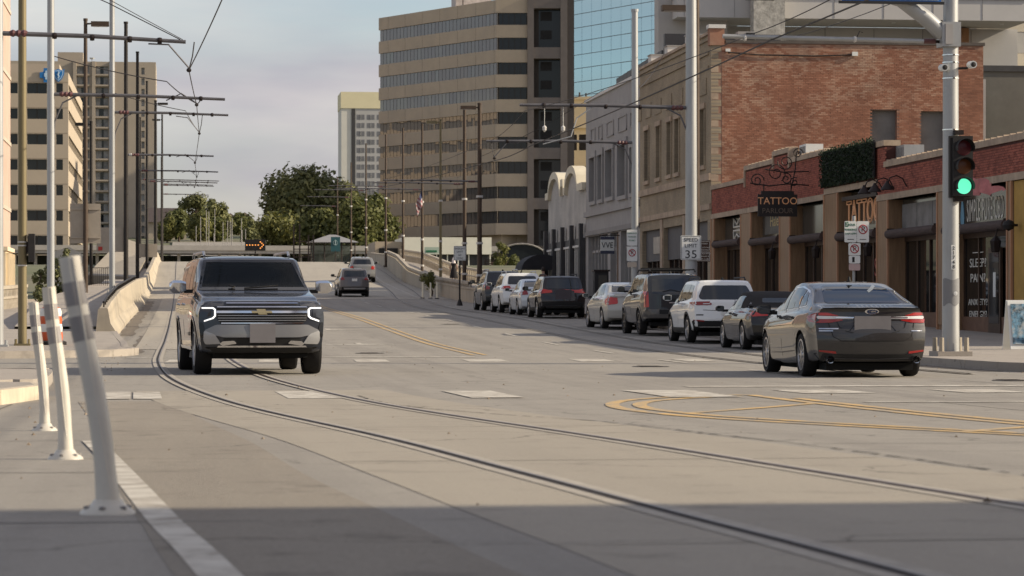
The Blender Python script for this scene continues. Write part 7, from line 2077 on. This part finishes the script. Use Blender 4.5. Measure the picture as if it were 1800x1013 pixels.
# distant pale masts
for k in range(14):
    x = 3.4 + k * .78 + rnd.uniform(-.3, .3); y = 560 + rnd.uniform(-20, 60)
    mst = wroot('distant_mast', (x, y, g(y)), 'distant pale mast, number %s from the left beyond the overpass' % ['one', 'two', 'three', 'four', 'five', 'six', 'seven', 'eight', 'nine', 'ten', 'eleven', 'twelve', 'thirteen', 'fourteen'][k], 'mast', 'distant masts beyond the overpass')
    MB().tube([(x, y, g(y)), (x, y, g(y) + rnd.uniform(4, 9))], .07, 6).build('mast_shaft', m_greypaint, mst)

# ---- right-hand row
e = pole('tram_wire_pole', 'thick silver pole with the speed limit sign beside the brick corner', 16.3, 90.6 - .5, g(90) + .15, 18, .20, .15, m_steel); yq = 90.1
arm(e, 16.3, yq, 7.55, 10.75, 7.6, .055, None); 
for dx in (0.55, 1.15):
    MB().tube([(11.0 + dx, yq, 7.58), (11.0 + dx, yq, 6.9)], .012, 5).build('drop_rod', m_steel, e); MB().lathe([(0, -.12), (.06, -.05), (.07, .05), (0, .12)], (11.0 + dx, yq, 6.85), n=8).build('insulator_bell', m_inspale, e)
MB().tube([(13.1, yq, 7.55), (12.6, yq, 7.2), (12.4, yq, 6.6), (11.5, yq, 6.35)], .022, 6).build('curved_rod', m_steel, e)
FS = frX(yq - .22)
rect_sign(e, FS, 15.92, 16.58, 2.66, 3.44, m_signwhite, border=m_ink); sx0 = 16.25
text_obj('SPEED', .165, FS, sx0, 3.30, .022, m_ink, 'sign_lettering', e, sx=1.0, spacing=1.05)
text_obj('LIMIT', .165, FS, sx0, 3.11, .022, m_ink, 'sign_lettering', e, sx=1.0, spacing=1.05)
text_obj('35', .36, FS, sx0, 2.83, .022, m_ink, 'sign_lettering', e, sx=1.15, spacing=1.02)
for zz in (2.8, 3.3): MB().lathe([(.205, 0), (.215, 0), (.215, .03), (.205, .03)], (16.3, yq, zz), n=14).build('sign_band', m_steel, e)
e = pole('street_lamp', 'brown street lamp with plaques right behind the speed limit pole', 17.0, 93, g(93) + .15, 14.5, .12, .09, m_brown, 'street lamp'); lamp_head(e, 17.0, 93, 11.05, -1, m_brown, .95)
FS2 = frX(92.85); m_brs = M('sign_brown', (.07, .035, .022), .5, var=.08)
rect_sign(e, FS2, 16.98, 17.44, 3.02, 3.36, m_brs, border=m_cream); rect_sign(e, FS2, 16.98, 17.44, 2.66, 3.0, m_brs, border=m_cream)
for zz, t in ((3.25, 'A STREET'), (3.12, 'CAR CITY MO'), (2.92, 'USED ADOPTED'), (2.83, 'ROADWAY BY'), (2.74, 'CIVIC CLUBS')): text_obj(t, .066, FS2, 17.21, zz, .022, m_cream, 'sign_lettering', e)
MB().box(16.75, 17.05, 92.7, 92.95, 1.15, 1.75).build('meter_box', m_blk, e)
e = pole('tram_wire_pole', 'silver pole in front of the grey painted building with parking plates', 16.3, 101.5, g(101) + .15, 11.9, .135, .11, m_steel); arm(e, 16.3, 101.5, 7.1, 10.9, 7.12, .05, (11.2, 6.5))
FS3 = frX(101.33)
rect_sign(e, FS3, 15.98, 16.36, 3.38, 3.95, m_signwhite); rect_sign(e, FS3, 15.98, 16.36, 2.82, 3.34, m_signwhite); rect_sign(e, FS3, 16.0, 16.34, 2.6, 2.78, M('plate_buff', (.5, .42, .34), .6, var=.05))
m_green = M('sign_green', (.03, .16, .08), .5, var=0); m_sred = M('sign_red', (.38, .02, .03), .5, var=0)
for k in range(3): text_obj('PARKING'[:7 - k], .085, FS3, 16.17, 3.82 - k * .13, .022, m_green, 'sign_lettering', e)
def no_park(e, fr, u, zz, r):
    o = MB(); pts = [(u + r * math.cos(a), zz + r * math.sin(a)) for a in np.linspace(0, 2 * math.pi, 25)]
    for p, q in zip(pts[:-1], pts[1:]): o.tube([fr(p[0], p[1], .024), fr(q[0], q[1], .024)], r * .12, 4)
    o.tube([fr(u - r * .7, zz + r * .7, .026), fr(u + r * .7, zz - r * .7, .026)], r * .11, 4)
    o.build('prohibition_ring', m_sred, e); text_obj('P', r * 1.75, fr, u, zz, .022, m_ink, 'sign_lettering', e)
no_park(e, FS3, 16.17, 3.12, .12)
# bridge row
specs = [(158, 12.6, .15, 'first dark bridge pole with a lamp, right of the weight sign', True), (166.5, 13.0, .13, 'second dark bridge pole behind the weight limit sign', False), (182, 13.3, .10, 'bronze bridge lamp pole with its head to the left', 'b'), (196, 13.9, .10, 'dark bridge pole in front of the small green street plate', False), (213, 14.7, .10, 'slim dark bridge pole right of the silver SUV', False), (231, 15.3, .10, 'slim dark bridge pole above the silver SUV', False),
         (262, 16.4, .10, 'slim pole on the bridge crest in front of the olive trees', False), (285, 15.8, .09, 'thin far pole on the crest left of the tan office', False), (310, 15.5, .09, 'thinnest far pole near the shelter', False)]
for k, (y, zt, r, lab, lp) in enumerate(specs):
    x = 16.6 if y < 240 else 17.0
    e = pole('bridge_pole', lab, x, y, g(y) + .16, zt, r, r * .7, m_olive if lp == 'b' else m_brown, 'pole')
    if lp is True: lamp_head(e, x, y, zt - .25, -1, m_brown, .85)
    elif lp == 'b': lamp_head(e, x, y, zt - .2, -1, m_olive, .7)
    if k != 2: arm(e, x, y, g(y) + 6.6 + .05 * (k % 3), 11.2 + .35 * max(0, k - 3), g(y) + 6.65 + .05 * (k % 3), .04, None, stay=False)
    for zz in (.8, 2.6, 5.2): MB().lathe([(r * 1.05, 0), (r * 1.25, 0), (r * 1.25, .12), (r * 1.05, .12)], (x, y, g(y) + zz + .5), n=10).build('pole_band', m_inspale, e)
fl = wroot('flag', (16.6, 196, 7.9), 'striped flag hanging limp from a bridge pole', 'flag')
mb = MB()
for i in range(9):
    for j in range(7):
        mb.v.append((16.55 - .05 * i + .012 * j, 195.8 + .08 * math.sin(i * 1.3 + j * .4), 9.3 - j * .16 - i * .11 + .02 * math.sin(j)))
for i in range(8):
    for j in range(6): mb.f.append((i * 7 + j, i * 7 + j + 1, (i + 1) * 7 + j + 1, (i + 1) * 7 + j)); mb.mi.append(2 if (i < 3 and j < 3) else (i + j) % 2)
mb.build('flag_cloth', [M('flag_red', (.22, .05, .06), .8, var=.1), M('flag_white', (.45, .40, .40), .8, var=.1), M('flag_navy', (.03, .04, .10), .8, var=.1)], fl, smooth=True)
gs = wroot('street_name_plate', (17.1, 196, 5), 'small pale green street plate on a bridge pole', 'sign')
MB().box(16.75, 17.75, 195.8, 195.84, 4.95, 5.4).build('plate', M('pale_green_plate', (.40, .50, .42), .6, var=.05), gs); MB().box(16.85, 17.6, 195.78, 195.8, 5.05, 5.18).build('plate_text_bar', m_green, gs)

# weight limit sign
e = pole('weight_limit_sign', 'white weight limit sign on a black post at the bridge wall', 13.72, 140, g(140), 4.15, .045, .045, m_black, 'sign')
FS4 = frX(139.94); rect_sign(e, FS4, 13.42, 14.02, 3.50, 4.22, m_signwhite, border=m_ink)
for t, zz, s_ in (('WEIGHT', 4.08, .13), ('LIMIT', 3.93, .13), ('60', 3.77, .15), ('TONS', 3.61, .13)): text_obj(t, s_, FS4, 13.72, zz, .022, m_ink, 'sign_lettering', e)
MB().lathe([(.16, 0), (.15, .05), (.07, .3), (.05, .32)], (13.72, 140, g(140)), n=10).build('post_foot', m_black, e)

# parking plates on a post in front of the neon bay
e = pole('parking_sign', 'white parking plates on a post before the neon lettered shop', 16.45, 68.5, g(68) + .15, 3.35, .035, .035, m_steel, 'sign')
FS5 = frX(68.44)
rect_sign(e, FS5, 16.20, 16.50, 2.72, 3.24, m_signwhite); rect_sign(e, FS5, 16.51, 16.81, 2.72, 3.24, m_signwhite)
MB().fbox(FS5, 16.215, 16.29, 3.10, 3.22, .02, .023).build('green_corner', m_green, e)
for t, zz, s_ in (('HOUR', 3.15, .075), ('PARKING', 3.03, .07), ('7AM-6PM', 2.93, .07)): text_obj(t, s_, FS5, 16.36 if t == 'HOUR' else 16.35, zz, .023, m_green, 'sign_lettering', e)
text_obj('3', .11, FS5, 16.252, 3.16, .026, m_signwhite, 'sign_lettering', e)
no_park(e, FS5, 16.66, 3.04, .105)
for u in (16.35, 16.66): MB().fbox(FS5, u - .08, u + .08, 2.785, 2.80, .02, .024).build('arrow_bar', m_ink, e)
rect_sign(e, FS5, 16.30, 16.60, 2.40, 2.70, m_signwhite); no_park(e, FS5, 16.45, 2.56, .10)
rect_sign(e, FS5, 16.31, 16.59, 2.20, 2.39, m_signwhite); MB().fbox(FS5, 16.39, 16.45, 2.23, 2.36, .02, .024).build('tow_symbol', m_ink, e)
rect_sign(e, FS5, 16.31, 16.59, 2.03, 2.19, M('sign_pinkish', (.5, .36, .34), .6, var=.05))
# pay kiosk
ks = wroot('pay_kiosk', (16.4, 111, g(111) + .15), 'black parking pay kiosk beside the dark crossover', 'kiosk')
MB().box(16.2, 16.75, 110.8, 111.2, g(111) + .15, g(111) + 1.75).build('kiosk_body', m_blk, ks)
MB().box(16.34, 16.68, 110.77, 110.8, g(111) + .9, g(111) + 1.6).build('kiosk_screen', m_transom, ks)
MB().box(16.15, 16.8, 110.75, 111.25, g(111) + 1.75, g(111) + 1.82).build('kiosk_cap', m_iron, ks)

# ---- signal pole at the right corner
SX, SY = 14.45, 52.4; zb = g(SY) + .15
e = wroot('traffic_signal_pole', (SX, SY, zb), 'thick silver signal pole with a lit green light at the right corner', 'traffic signal')
MB().tube([(SX, SY, zb), (SX, SY, 4), (SX, SY, 10)], [.165, .15, .13], 20).build('shaft', m_steel, e, smooth=True)
MB().box(SX - .33, SX + .33, SY - .33, SY + .33, zb - .02, zb + .09).build('footing', m_walk, e)
for sx in (-1, 1):
    for sy in (-1, 1): MB().lathe([(0, .26), (.045, .26), (.05, .0)], (SX + sx * .24, SY + sy * .24, zb + .09), n=8).build('anchor_cover', m_conc, e)
# mast arm flange and rising arm
MB().box(SX - .22, SX + .14, SY - .22, SY + .2, 6.02, 6.48).build('arm_flange', m_steel, e)
MB().box(SX - .16, SX - .02, SY - .24, SY - .22, 6.06, 6.44).build('flange_plate', m_greypaint, e)
MB().tube([(SX - .18, SY - .05, 6.28), (SX - .5, SY - .1, 6.55), (SX - 1.0, SY - .1, 6.9), (SX - 2.6, SY - .1, 7.35), (SX - 8.5, SY - .1, 7.75)], [.155, .15, .14, .13, .09], 14).build('mast_arm', m_steel, e, smooth=True)
# street name blade, its lower edge just inside the frame
sb = wroot('street_name_sign', (13.2, SY - .3, 6.85), 'blue street name blade under the mast arm at the top edge', 'sign')
MB().box(12.28, 14.18, SY - .33, SY - .29, 6.84, 7.4).build('blade', M('blade_blue', (.03, .12, .36), .45, var=.04), sb)
MB().box(12.22, 14.24, SY - .335, SY - .285, 6.79, 6.84).build('blade_frame', m_ink, sb)
MB().box(12.33, 14.13, SY - .345, SY - .332, 6.87, 6.885).build('blade_border', m_signwhite, sb)
hs_ = wroot('hanging_signal_head', (10.8, SY - .1, 6.87), 'underside of a signal head hanging from the mast arm at the top edge', 'traffic signal')
MB().box(10.53, 11.07, SY - .25, SY + .1, 6.87, 7.9).build('signal_housing', m_blk, hs_)
MB().lathe([(.15, -.3), (.16, 0), (.13, 0)], (10.8, SY - .25, 7.1), axis='Y', n=14).build('signal_visor', m_blk, hs_)
# wire cross-arm held by the signal pole
ca = wroot('tram_cross_arm', (12, SY, 6.1), 'horizontal steel cross arm reaching left from the signal pole', 'bracket')
MB().tube([(SX - .15, SY, 6.12), (SX - .55, SY, 6.13)], .03, 8).build('end_fitting', m_iron, ca); MB().tube([(SX - .52, SY, 6.13), (SX - .3, SY, 6.13)], .05, 8).build('insulator', m_ins, ca)
MB().tube([(SX - .52, SY, 6.13), (10.08, SY, 6.18)], .042, 10).build('arm_pipe', m_steel, ca, smooth=True)
for x in (10.5, 12.6): MB().lathe([(.05, -.03), (.062, 0), (.05, .03)], (x, SY, 6.15), axis='X', n=10).build('arm_clamp', m_inspale, ca)
for x in (12.65,): MB().tube([(x, SY, 6.2), (x + .04, SY, 6.3), (x + .1, SY, 6.28)], .01, 5).build('hook', m_wire, ca)
# signal head on the pole
HX, HY = SX + .13, SY - .27
hd = wroot('signal_head', (HX, HY, 3.4), 'three-lamp black signal head showing green on the silver pole', 'traffic signal')
MB().box(HX - .18, HX + .19, HY - .1, HY + .1, 3.20, 4.30).build('signal_housing', m_blk, hd)
MB().box(HX - .22, HX + .22, HY - .02, HY + .1, 3.17, 4.33).build('signal_backing', m_blk, hd)
for zz, mt, nm in ((4.10, M('lens_red', (.07, .01, .015), .3, var=0), 'red_lens'), (3.75, M('lens_amber', (.10, .035, .012), .3, var=0), 'amber_lens'), (3.38, M('lens_green', (.05, .35, .22), .4, var=0, emit=(.13, .80, .47), estr=.85), 'green_lens')):
    MB().lathe([(0, -.02), (.09, -.016), (.145, 0)], (HX + .02, HY - .105, zz), axis='Y', n=22).build(nm, mt, hd, smooth=True)
    vv = MB(); n = 18
    for yy_ in (HY - .10, HY - .30):
        for k in range(n + 1):
            a = math.pi * (-.12 + 1.24 * k / n); rr_ = .165; vv.v.append((HX + .02 + rr_ * math.cos(a), yy_ - (.0), zz + rr_ * math.sin(a)))
    for k in range(n): vv.f.append((k, k + 1, n + 2 + k, n + 1 + k)); vv.mi.append(0)
    vv.build('signal_visor', m_blk, hd, smooth=True)
for zz in (3.1, 4.36): MB().box(HX - .12, HX + .05, HY, HY + .2, zz, zz + .08).build('signal_bracket', m_iron, hd)
# cameras, number strip, straps
for k, (x, zz, s_) in enumerate(((SX - .17, 5.62, -1), (SX + .38, 5.68, 1))):
    cm = wroot('traffic_camera', (x, SY - .1, zz), ['small white camera on the left of the signal pole', 'white camera on a bracket right of the signal pole'][k], 'camera')
    MB().tube([(x, SY - .22, zz), (x + .03, SY + .12, zz + .02)], .07, 12).build('camera_body', m_signwhite, cm); MB().tube([(SX, SY, zz - .06), (x - s_ * .05, SY, zz - .05)], .025, 6).build('camera_bracket', m_blk, cm)
    MB().lathe([(0, -.01), (.05, 0)], (x, SY - .225, zz), axis='Y', n=10).build('camera_lens', m_blk, cm)
for zz in (5.42, 5.72, 5.86, 4.45): MB().lathe([(.150, 0), (.156, 0), (.156, .022), (.150, .022)], (SX, SY, zz), n=20).build('strap', m_chrome, e)
ns = MB().box(SX - .035, SX + .055, SY - .172, SY - .166, 1.82, 2.28).build('number_strip', m_signwhite, e)
for k, c_ in enumerate('21748'): text_obj(c_, .10, frX(SY - .172), SX + .01, 2.22 - k * .088, .003, m_ink, 'pole_digit', e)
MB().lathe([(0, -.004), (.04, 0)], (SX + .05, SY - .175, 1.37), axis='Y', n=10).build('round_sticker', m_signwhite, e)
mb = MB(); 
for k in range(14):
    a = -math.pi * .08 - math.pi * .84 * k / 13; mb.v += [(SX + .1645 * math.cos(a), SY + .1645 * math.sin(a), 1.16 + .03 * math.sin(k * .9)), (SX + .163 * math.cos(a), SY + .163 * math.sin(a), 1.64 + .02 * math.sin(k * .7))]
for k in range(13): mb.f.append((2 * k, 2 * k + 1, 2 * k + 3, 2 * k + 2)); mb.mi.append(0)
mb.build('paint_patch', M('patch_grey', (.20, .20, .205), .6, var=.05), e, smooth=True)

# ---- overhead wires
def wire(label, pts, r=.011, sag=.0):
    p = []
    for a, b in zip(pts[:-1], pts[1:]):
        for k in range(8):
            t = k / 8; p.append((a[0] + (b[0] - a[0]) * t, a[1] + (b[1] - a[1]) * t, a[2] + (b[2] - a[2]) * t - sag * 4 * t * (1 - t)))
    p.append(pts[-1]); o = MB().tube(p, r, 5).build('overhead_wire', m_wire); return tag(o, label, 'wire')
wire('tram contact wire running along the left track under the bracket arms', [(1.6, 20, 6.4), (.76, 52, 6.72), (.19, 64, 6.42), (.48, 85, 7.15), (.73, 111, 7.9), (.7, 138, 8.15), (1.0, 175, 9.2), (1.1, 225, 10.7)], .013, .03)
wire('feeder wire sweeping from the second silver pole to its arm end', [(-3.7, 85, 8.55), (-.4, 85.2, 7.85), (.5, 85.2, 7.2)], .016, .06)
wire('feeder wire from the third silver pole towards its arm end', [(-2.55, 111, 9.45), (.2, 111.3, 8.8), (.7, 111.3, 8.0)], .015, .05)
wire('thin guy wire entering at the top left and meeting the nearest arm tip', [(-6.5, 60, 10.4), (.05, 64, 7.1)], .009, .05)
wire('tram contact wire above the right lanes crossing the brick wall', [(11.2, 18, 6.1), (11.0, 52.4, 6.12), (11.1, 90, 6.30), (11.2, 101.5, 6.42), (11.2, 158, 7.9), (13.0, 196, 9.2), (14.4, 231, 11)], .016, .06)
wire('upper messenger wire above the right lanes', [(10.7, 40, 6.4), (10.7, 52.4, 6.25), (10.9, 90, 7.4), (11.0, 101.5, 7.1), (11.2, 158, 8.3)], .010, .12)
wire('sloping wire from the parapet of the tan front to the silver pole', [(22.4, 131, 13.0), (16.4, 101.5, 9.0)], .014, .15)
wire('second sloping wire from the tan front past the brown lamp', [(22.4, 122, 12.9), (16.4, 90.1, 10.4)], .012, .12)
wire('long cable from the roof of the grey building to the first bridge pole', [(22.4, 150, 12.8), (16.6, 158, 9.6)], .014, .2)
wire('faint cable sloping over the brick wall from the mast arm', [(24.0, 119.3, 12.4), (13.6, 52.4, 6.95)], .010, .2)

# ---- flexible delineator posts
m_dpost = M('post_plastic', (.58, .545, .475), .38, var=.06, scale=4, dirt=(.45, .41, .36), dscale=5, damt=.4)
m_dband = M('reflective_band', (.27, .25, .24), .45, var=.08, scale=6)
def dpost(label, x, y, h, r, lean, tw):
    zb = g(y); e = wroot('delineator_post', (x, y, zb), label, 'post', 'flexible posts beside the edge line')
    lx, ly = lean
    f = lambda t: (x + lx * t + .012 * math.sin(t * 5), y + ly * t, zb + .05 + (h - .05) * t)
    k = 16
    MB().tube([f(i / k) for i in range(k + 1)], [r * (1 + (.08 if i < 2 else 0) * (2 - i)) for i in range(k + 1)], 18).build('post_tube', m_dpost, e, smooth=True)
    for (t0, t1) in ((.80, .895), (.655, .755)):
        MB().tube([f(t0), f((t0 + t1) / 2), f(t1)], r * 1.035, 18, caps=False).build('reflective_band', m_dband, e, smooth=True)
    for a in (.55, 2.3): pass
    MB().tube([(f(0)[0] + r * .35 + (f(1)[0] - f(0)[0]) * 0, f(0)[1] - r * .93, f(0)[2]), (f(1)[0] + r * .35, f(1)[1] - r * .93, f(1)[2] - .002)], r * .13, 6).build('moulded_rib', m_dpost, e)
    MB().lathe([(0, .055), (r * 1.3, .055), (r * 1.6, .035), (r * 2.5, .012), (r * 2.6, 0)], (x, y, zb), n=20).build('post_base', m_dpost, e, smooth=True)
    for k in range(6):
        a = k * math.pi / 3 + .3; MB().lathe([(0, .012), (.012, .010), (.014, 0)], (x + r * 2.0 * math.cos(a), y + r * 2.0 * math.sin(a), zb + .022), n=6).build('base_bolt', m_greytrim, e)
dpost('nearest and largest pale plastic post, leaning left', -.275, 10.95, .98, .041, (-.135, .06), 0)
dpost('middle pale plastic post with sunlit right edge', -.65, 16.4, .98, .039, (-.085, .05), 0)
dpost('farthest and smallest of the three leaning pale posts', -1.03, 22.0, .98, .038, (-.075, .05), 0)
for k, (x, y) in enumerate([(13.75, 162), (14.15, 161.4), (14.45, 160.6)]):
    zb = g(y); e = wroot('bridge_delineator', (x, y, zb), ['left white marker post at the bridge wall', 'middle white marker post at the bridge wall', 'right white marker post at the bridge wall'][k], 'post', 'white marker posts at the bridge wall')
    MB().tube([(x, y, zb), (x, y, zb + .92)], .05, 10).build('post_tube', M('marker_white', (.75, .70, .55), .5, var=.05), e); MB().lathe([(.16, 0), (.12, .04), (.05, .06)], (x, y, zb), n=12).build('post_base', m_blk, e)

# orange barrel on the left pavement
bl = wroot('orange_barrel', (-2.95, 66, g(66) + .15), 'orange and white construction barrel half hidden behind the posts', 'barrel')
bz = g(66) + .15
for k, (z0, z1, r0, r1) in enumerate([(.10, .30, .27, .26), (.30, .48, .26, .25), (.48, .66, .25, .24), (.66, .84, .24, .22)]):
    MB().lathe([(r0, z0), (r0 + .008, (z0 + z1) / 2), (r1, z1)], (-2.95, 66, bz), n=20).build('barrel_band', M('barrel_orange', (.55, .10, .03), .5, var=.06) if k % 2 == 0 else m_signwhite, bl, smooth=True)
MB().lathe([(0, .90), (.10, .90), (.22, .84)], (-2.95, 66, bz), n=20).build('barrel_top', M('barrel_orange', (.55, .10, .03), .5), bl)
MB().lathe([(.36, 0), (.36, .07), (.28, .10)], (-2.95, 66, bz), n=20).build('rubber_base', m_tyre, bl)

# sandwich boards by the right frame edge
for k, (x, y, a) in enumerate([(18.0, 59.5, .25), (18.62, 58.9, .2)]):
    e = wroot('sandwich_board', (x, y, g(y) + .15), ['white framed sandwich board with blue print, left of the two', 'dark framed red and blue sandwich board at the right edge'][k], 'sandwich board'); z0 = g(y) + .15
    q = MB(); hw_ = .36; fm = m_signwhite if k == 0 else m_blk
    for s_ in (-1, 1):
        MB().add([(x - hw_, y + s_ * .30, z0), (x + hw_, y + s_ * .30, z0), (x + hw_, y + s_ * .03, z0 + 1.05), (x - hw_, y + s_ * .03, z0 + 1.05), (x - hw_, y + s_ * .33, z0), (x + hw_, y + s_ * .33, z0), (x + hw_, y + s_ * .06, z0 + 1.06), (x - hw_, y + s_ * .06, z0 + 1.06)], [(0, 1, 2, 3), (4, 5, 6, 7), (0, 1, 5, 4), (1, 2, 6, 5), (2, 3, 7, 6), (3, 0, 4, 7)]).build('board_leaf', fm, e)
    pm_ = M('print_blue', (.10, .20, .28), .6, var=.9, scale=9, dirt=(.5, .5, .48), dscale=7, damt=.9) if k == 0 else M('print_red', (.38, .06, .05), .6, var=.8, scale=7, dirt=(.10, .25, .35), dscale=4, damt=.9)
    MB().add([(x - hw_ + .05, y - .327, z0 + .12), (x + hw_ - .05, y - .327, z0 + .12), (x + hw_ - .05, y - .10, z0 + .98), (x - hw_ + .05, y - .10, z0 + .98)], [(0, 1, 2, 3)]).build('board_print', pm_, e)

# ================================================================== PEOPLE
def skin_person(name, label, loc, rz, verts, edges, radii, mats, zsplit, sub=2):
    """one continuous skinned body; materials chosen by height / region"""
    root = empty(name, loc, rz, label, 'person')
    me = bpy.data.meshes.new('body'); me.from_pydata(verts, edges, []); o = bpy.data.objects.new('body', me); COL.objects.link(o)
    md = o.modifiers.new('skin', 'SKIN'); md.use_smooth_shade = True
    for i, r in enumerate(radii): me.skin_vertices[0].data[i].radius = (r, r * .8) if not isinstance(r, tuple) else r
    me.skin_vertices[0].data[0].use_root = True
    o.modifiers.new('s', 'SUBSURF').levels = sub; o.modifiers['s'].render_levels = sub
    dg = bpy.context.evaluated_depsgraph_get(); dg.update()
    m2 = bpy.data.meshes.new_from_object(o.evaluated_get(dg)); o.modifiers.clear(); o.data = m2; m2.materials.clear()
    for m in mats: m2.materials.append(m)
    for p in m2.polygons: p.material_index = zsplit(p.center); p.use_smooth = True
    o.parent = root; return root
m_skin = M('skin', (.42, .26, .19), .6, var=.05); m_hair = M('hair_dark', (.03, .02, .016), .7, var=.2); m_blackcloth = M('black_cloth', (.016, .015, .017), .9, var=.2); m_whitecloth = M('white_cloth', (.66, .60, .58), .8, var=.05)
V = [(0, 0, .95), (0, 0, 1.12), (0, 0, 1.30), (0, 0, 1.42), (0, -.01, 1.50), (0, .0, 1.60), (0, .0, 1.70), (.10, 0, .90), (.10, .10, .50), (.10, .02, .10), (.11, .12, .04), (-.10, 0, .90), (-.10, -.08, .50), (-.10, -.22, .12), (-.11, -.13, .04),
     (.17, 0, 1.38), (.24, -.03, 1.12), (.22, .10, .92), (.21, .15, .84), (-.17, 0, 1.38), (-.24, .02, 1.12), (-.22, .08, .90), (-.21, .11, .82)]
E_ = [(0, 1), (1, 2), (2, 3), (3, 4), (4, 5), (5, 6), (0, 7), (7, 8), (8, 9), (9, 10), (0, 11), (11, 12), (12, 13), (13, 14), (3, 15), (15, 16), (16, 17), (17, 18), (3, 19), (19, 20), (20, 21), (21, 22)]
RD = [(.18, .13), (.135, .11), (.165, .12), .11, .055, .085, .075, .11, .075, .045, .035, .11, .075, .045, .035, .06, .045, .035, .03, .06, .045, .035, .03]
wp = skin_person('person', 'pedestrian in a black dress and pale headscarf walking up the bridge footway', (18.5, 193, g(193) + .16), 0, V, E_, RD, [m_skin, m_blackcloth, m_whitecloth],
                 lambda c: 2 if c.z > 1.50 else (1 if (.42 < c.z < 1.44 and abs(c.x) < .185) else 0))
MB().lathe([(.13, 1.16), (.19, .95), (.25, .62), (.28, .40), (.24, .42), (.16, .9)], (0, 0, 0), n=18).build('dress_skirt', m_blackcloth, wp, smooth=True)
MB().lathe([(0, 1.80), (.07, 1.78), (.105, 1.70), (.11, 1.60), (.12, 1.50), (.15, 1.42), (.10, 1.40)], (0, -.01, 0), n=16).build('headscarf', m_whitecloth, wp, smooth=True)
p2 = skin_person('person', 'pedestrian whose head shows over the parked white crossover', (16.6, 130, g(130) + .15), R(150), V, E_, RD, [m_skin, m_blackcloth, M('brown_shirt', (.16, .08, .06), .8, var=.1)],
                 lambda c: 0 if c.z > 1.46 or abs(c.x) > .20 and c.z < 1.15 else (2 if c.z > .95 else 1))
MB().lathe([(0, 1.80), (.06, 1.785), (.095, 1.72), (.098, 1.64), (.08, 1.60)], (0, -.015, 0), n=14).build('hair', m_hair, p2, smooth=True)
# driver of the oncoming SUV (sits in the car's own frame)
V3 = [(0, 0, 0), (0, -.04, .25), (0, -.05, .46), (0, -.03, .56), (0, .0, .66), (0, .01, .76), (.19, -.04, .44), (.25, .12, .22), (.16, .38, .26), (.13, .45, .30), (-.19, -.04, .44), (-.25, .12, .22), (-.16, .38, .26), (-.13, .45, .30), (.10, .25, .0), (-.10, .25, .0)]
E3 = [(0, 1), (1, 2), (2, 3), (3, 4), (4, 5), (2, 6), (6, 7), (7, 8), (8, 9), (2, 10), (10, 11), (11, 12), (12, 13), (0, 14), (0, 15)]
drv = skin_person('person', 'driver behind the windscreen of the oncoming dark SUV', (0, 0, 0), 0, V3, E3, [(.18, .13), (.15, .11), (.16, .11), .055, .085, .075, .07, .05, .04, .03, .07, .05, .04, .03, .09, .09], [m_skin, M('pale_shirt', (.34, .30, .28), .8, var=.1)], lambda c: 0 if c.z > .54 or c.y > .30 else 1)
MB().lathe([(0, .86), (.07, .85), (.10, .78), (.10, .70), (.085, .66)], (0, -.02, 0), n=14).build('hair', m_hair, drv, smooth=True)
a = suv.root.rotation_euler[2]; lp = Vector((-.42, -.28, .86)); rot = Matrix.Rotation(a, 3, 'Z'); drv.location = suv.root.location + rot @ lp; drv.rotation_euler = (0, 0, a)
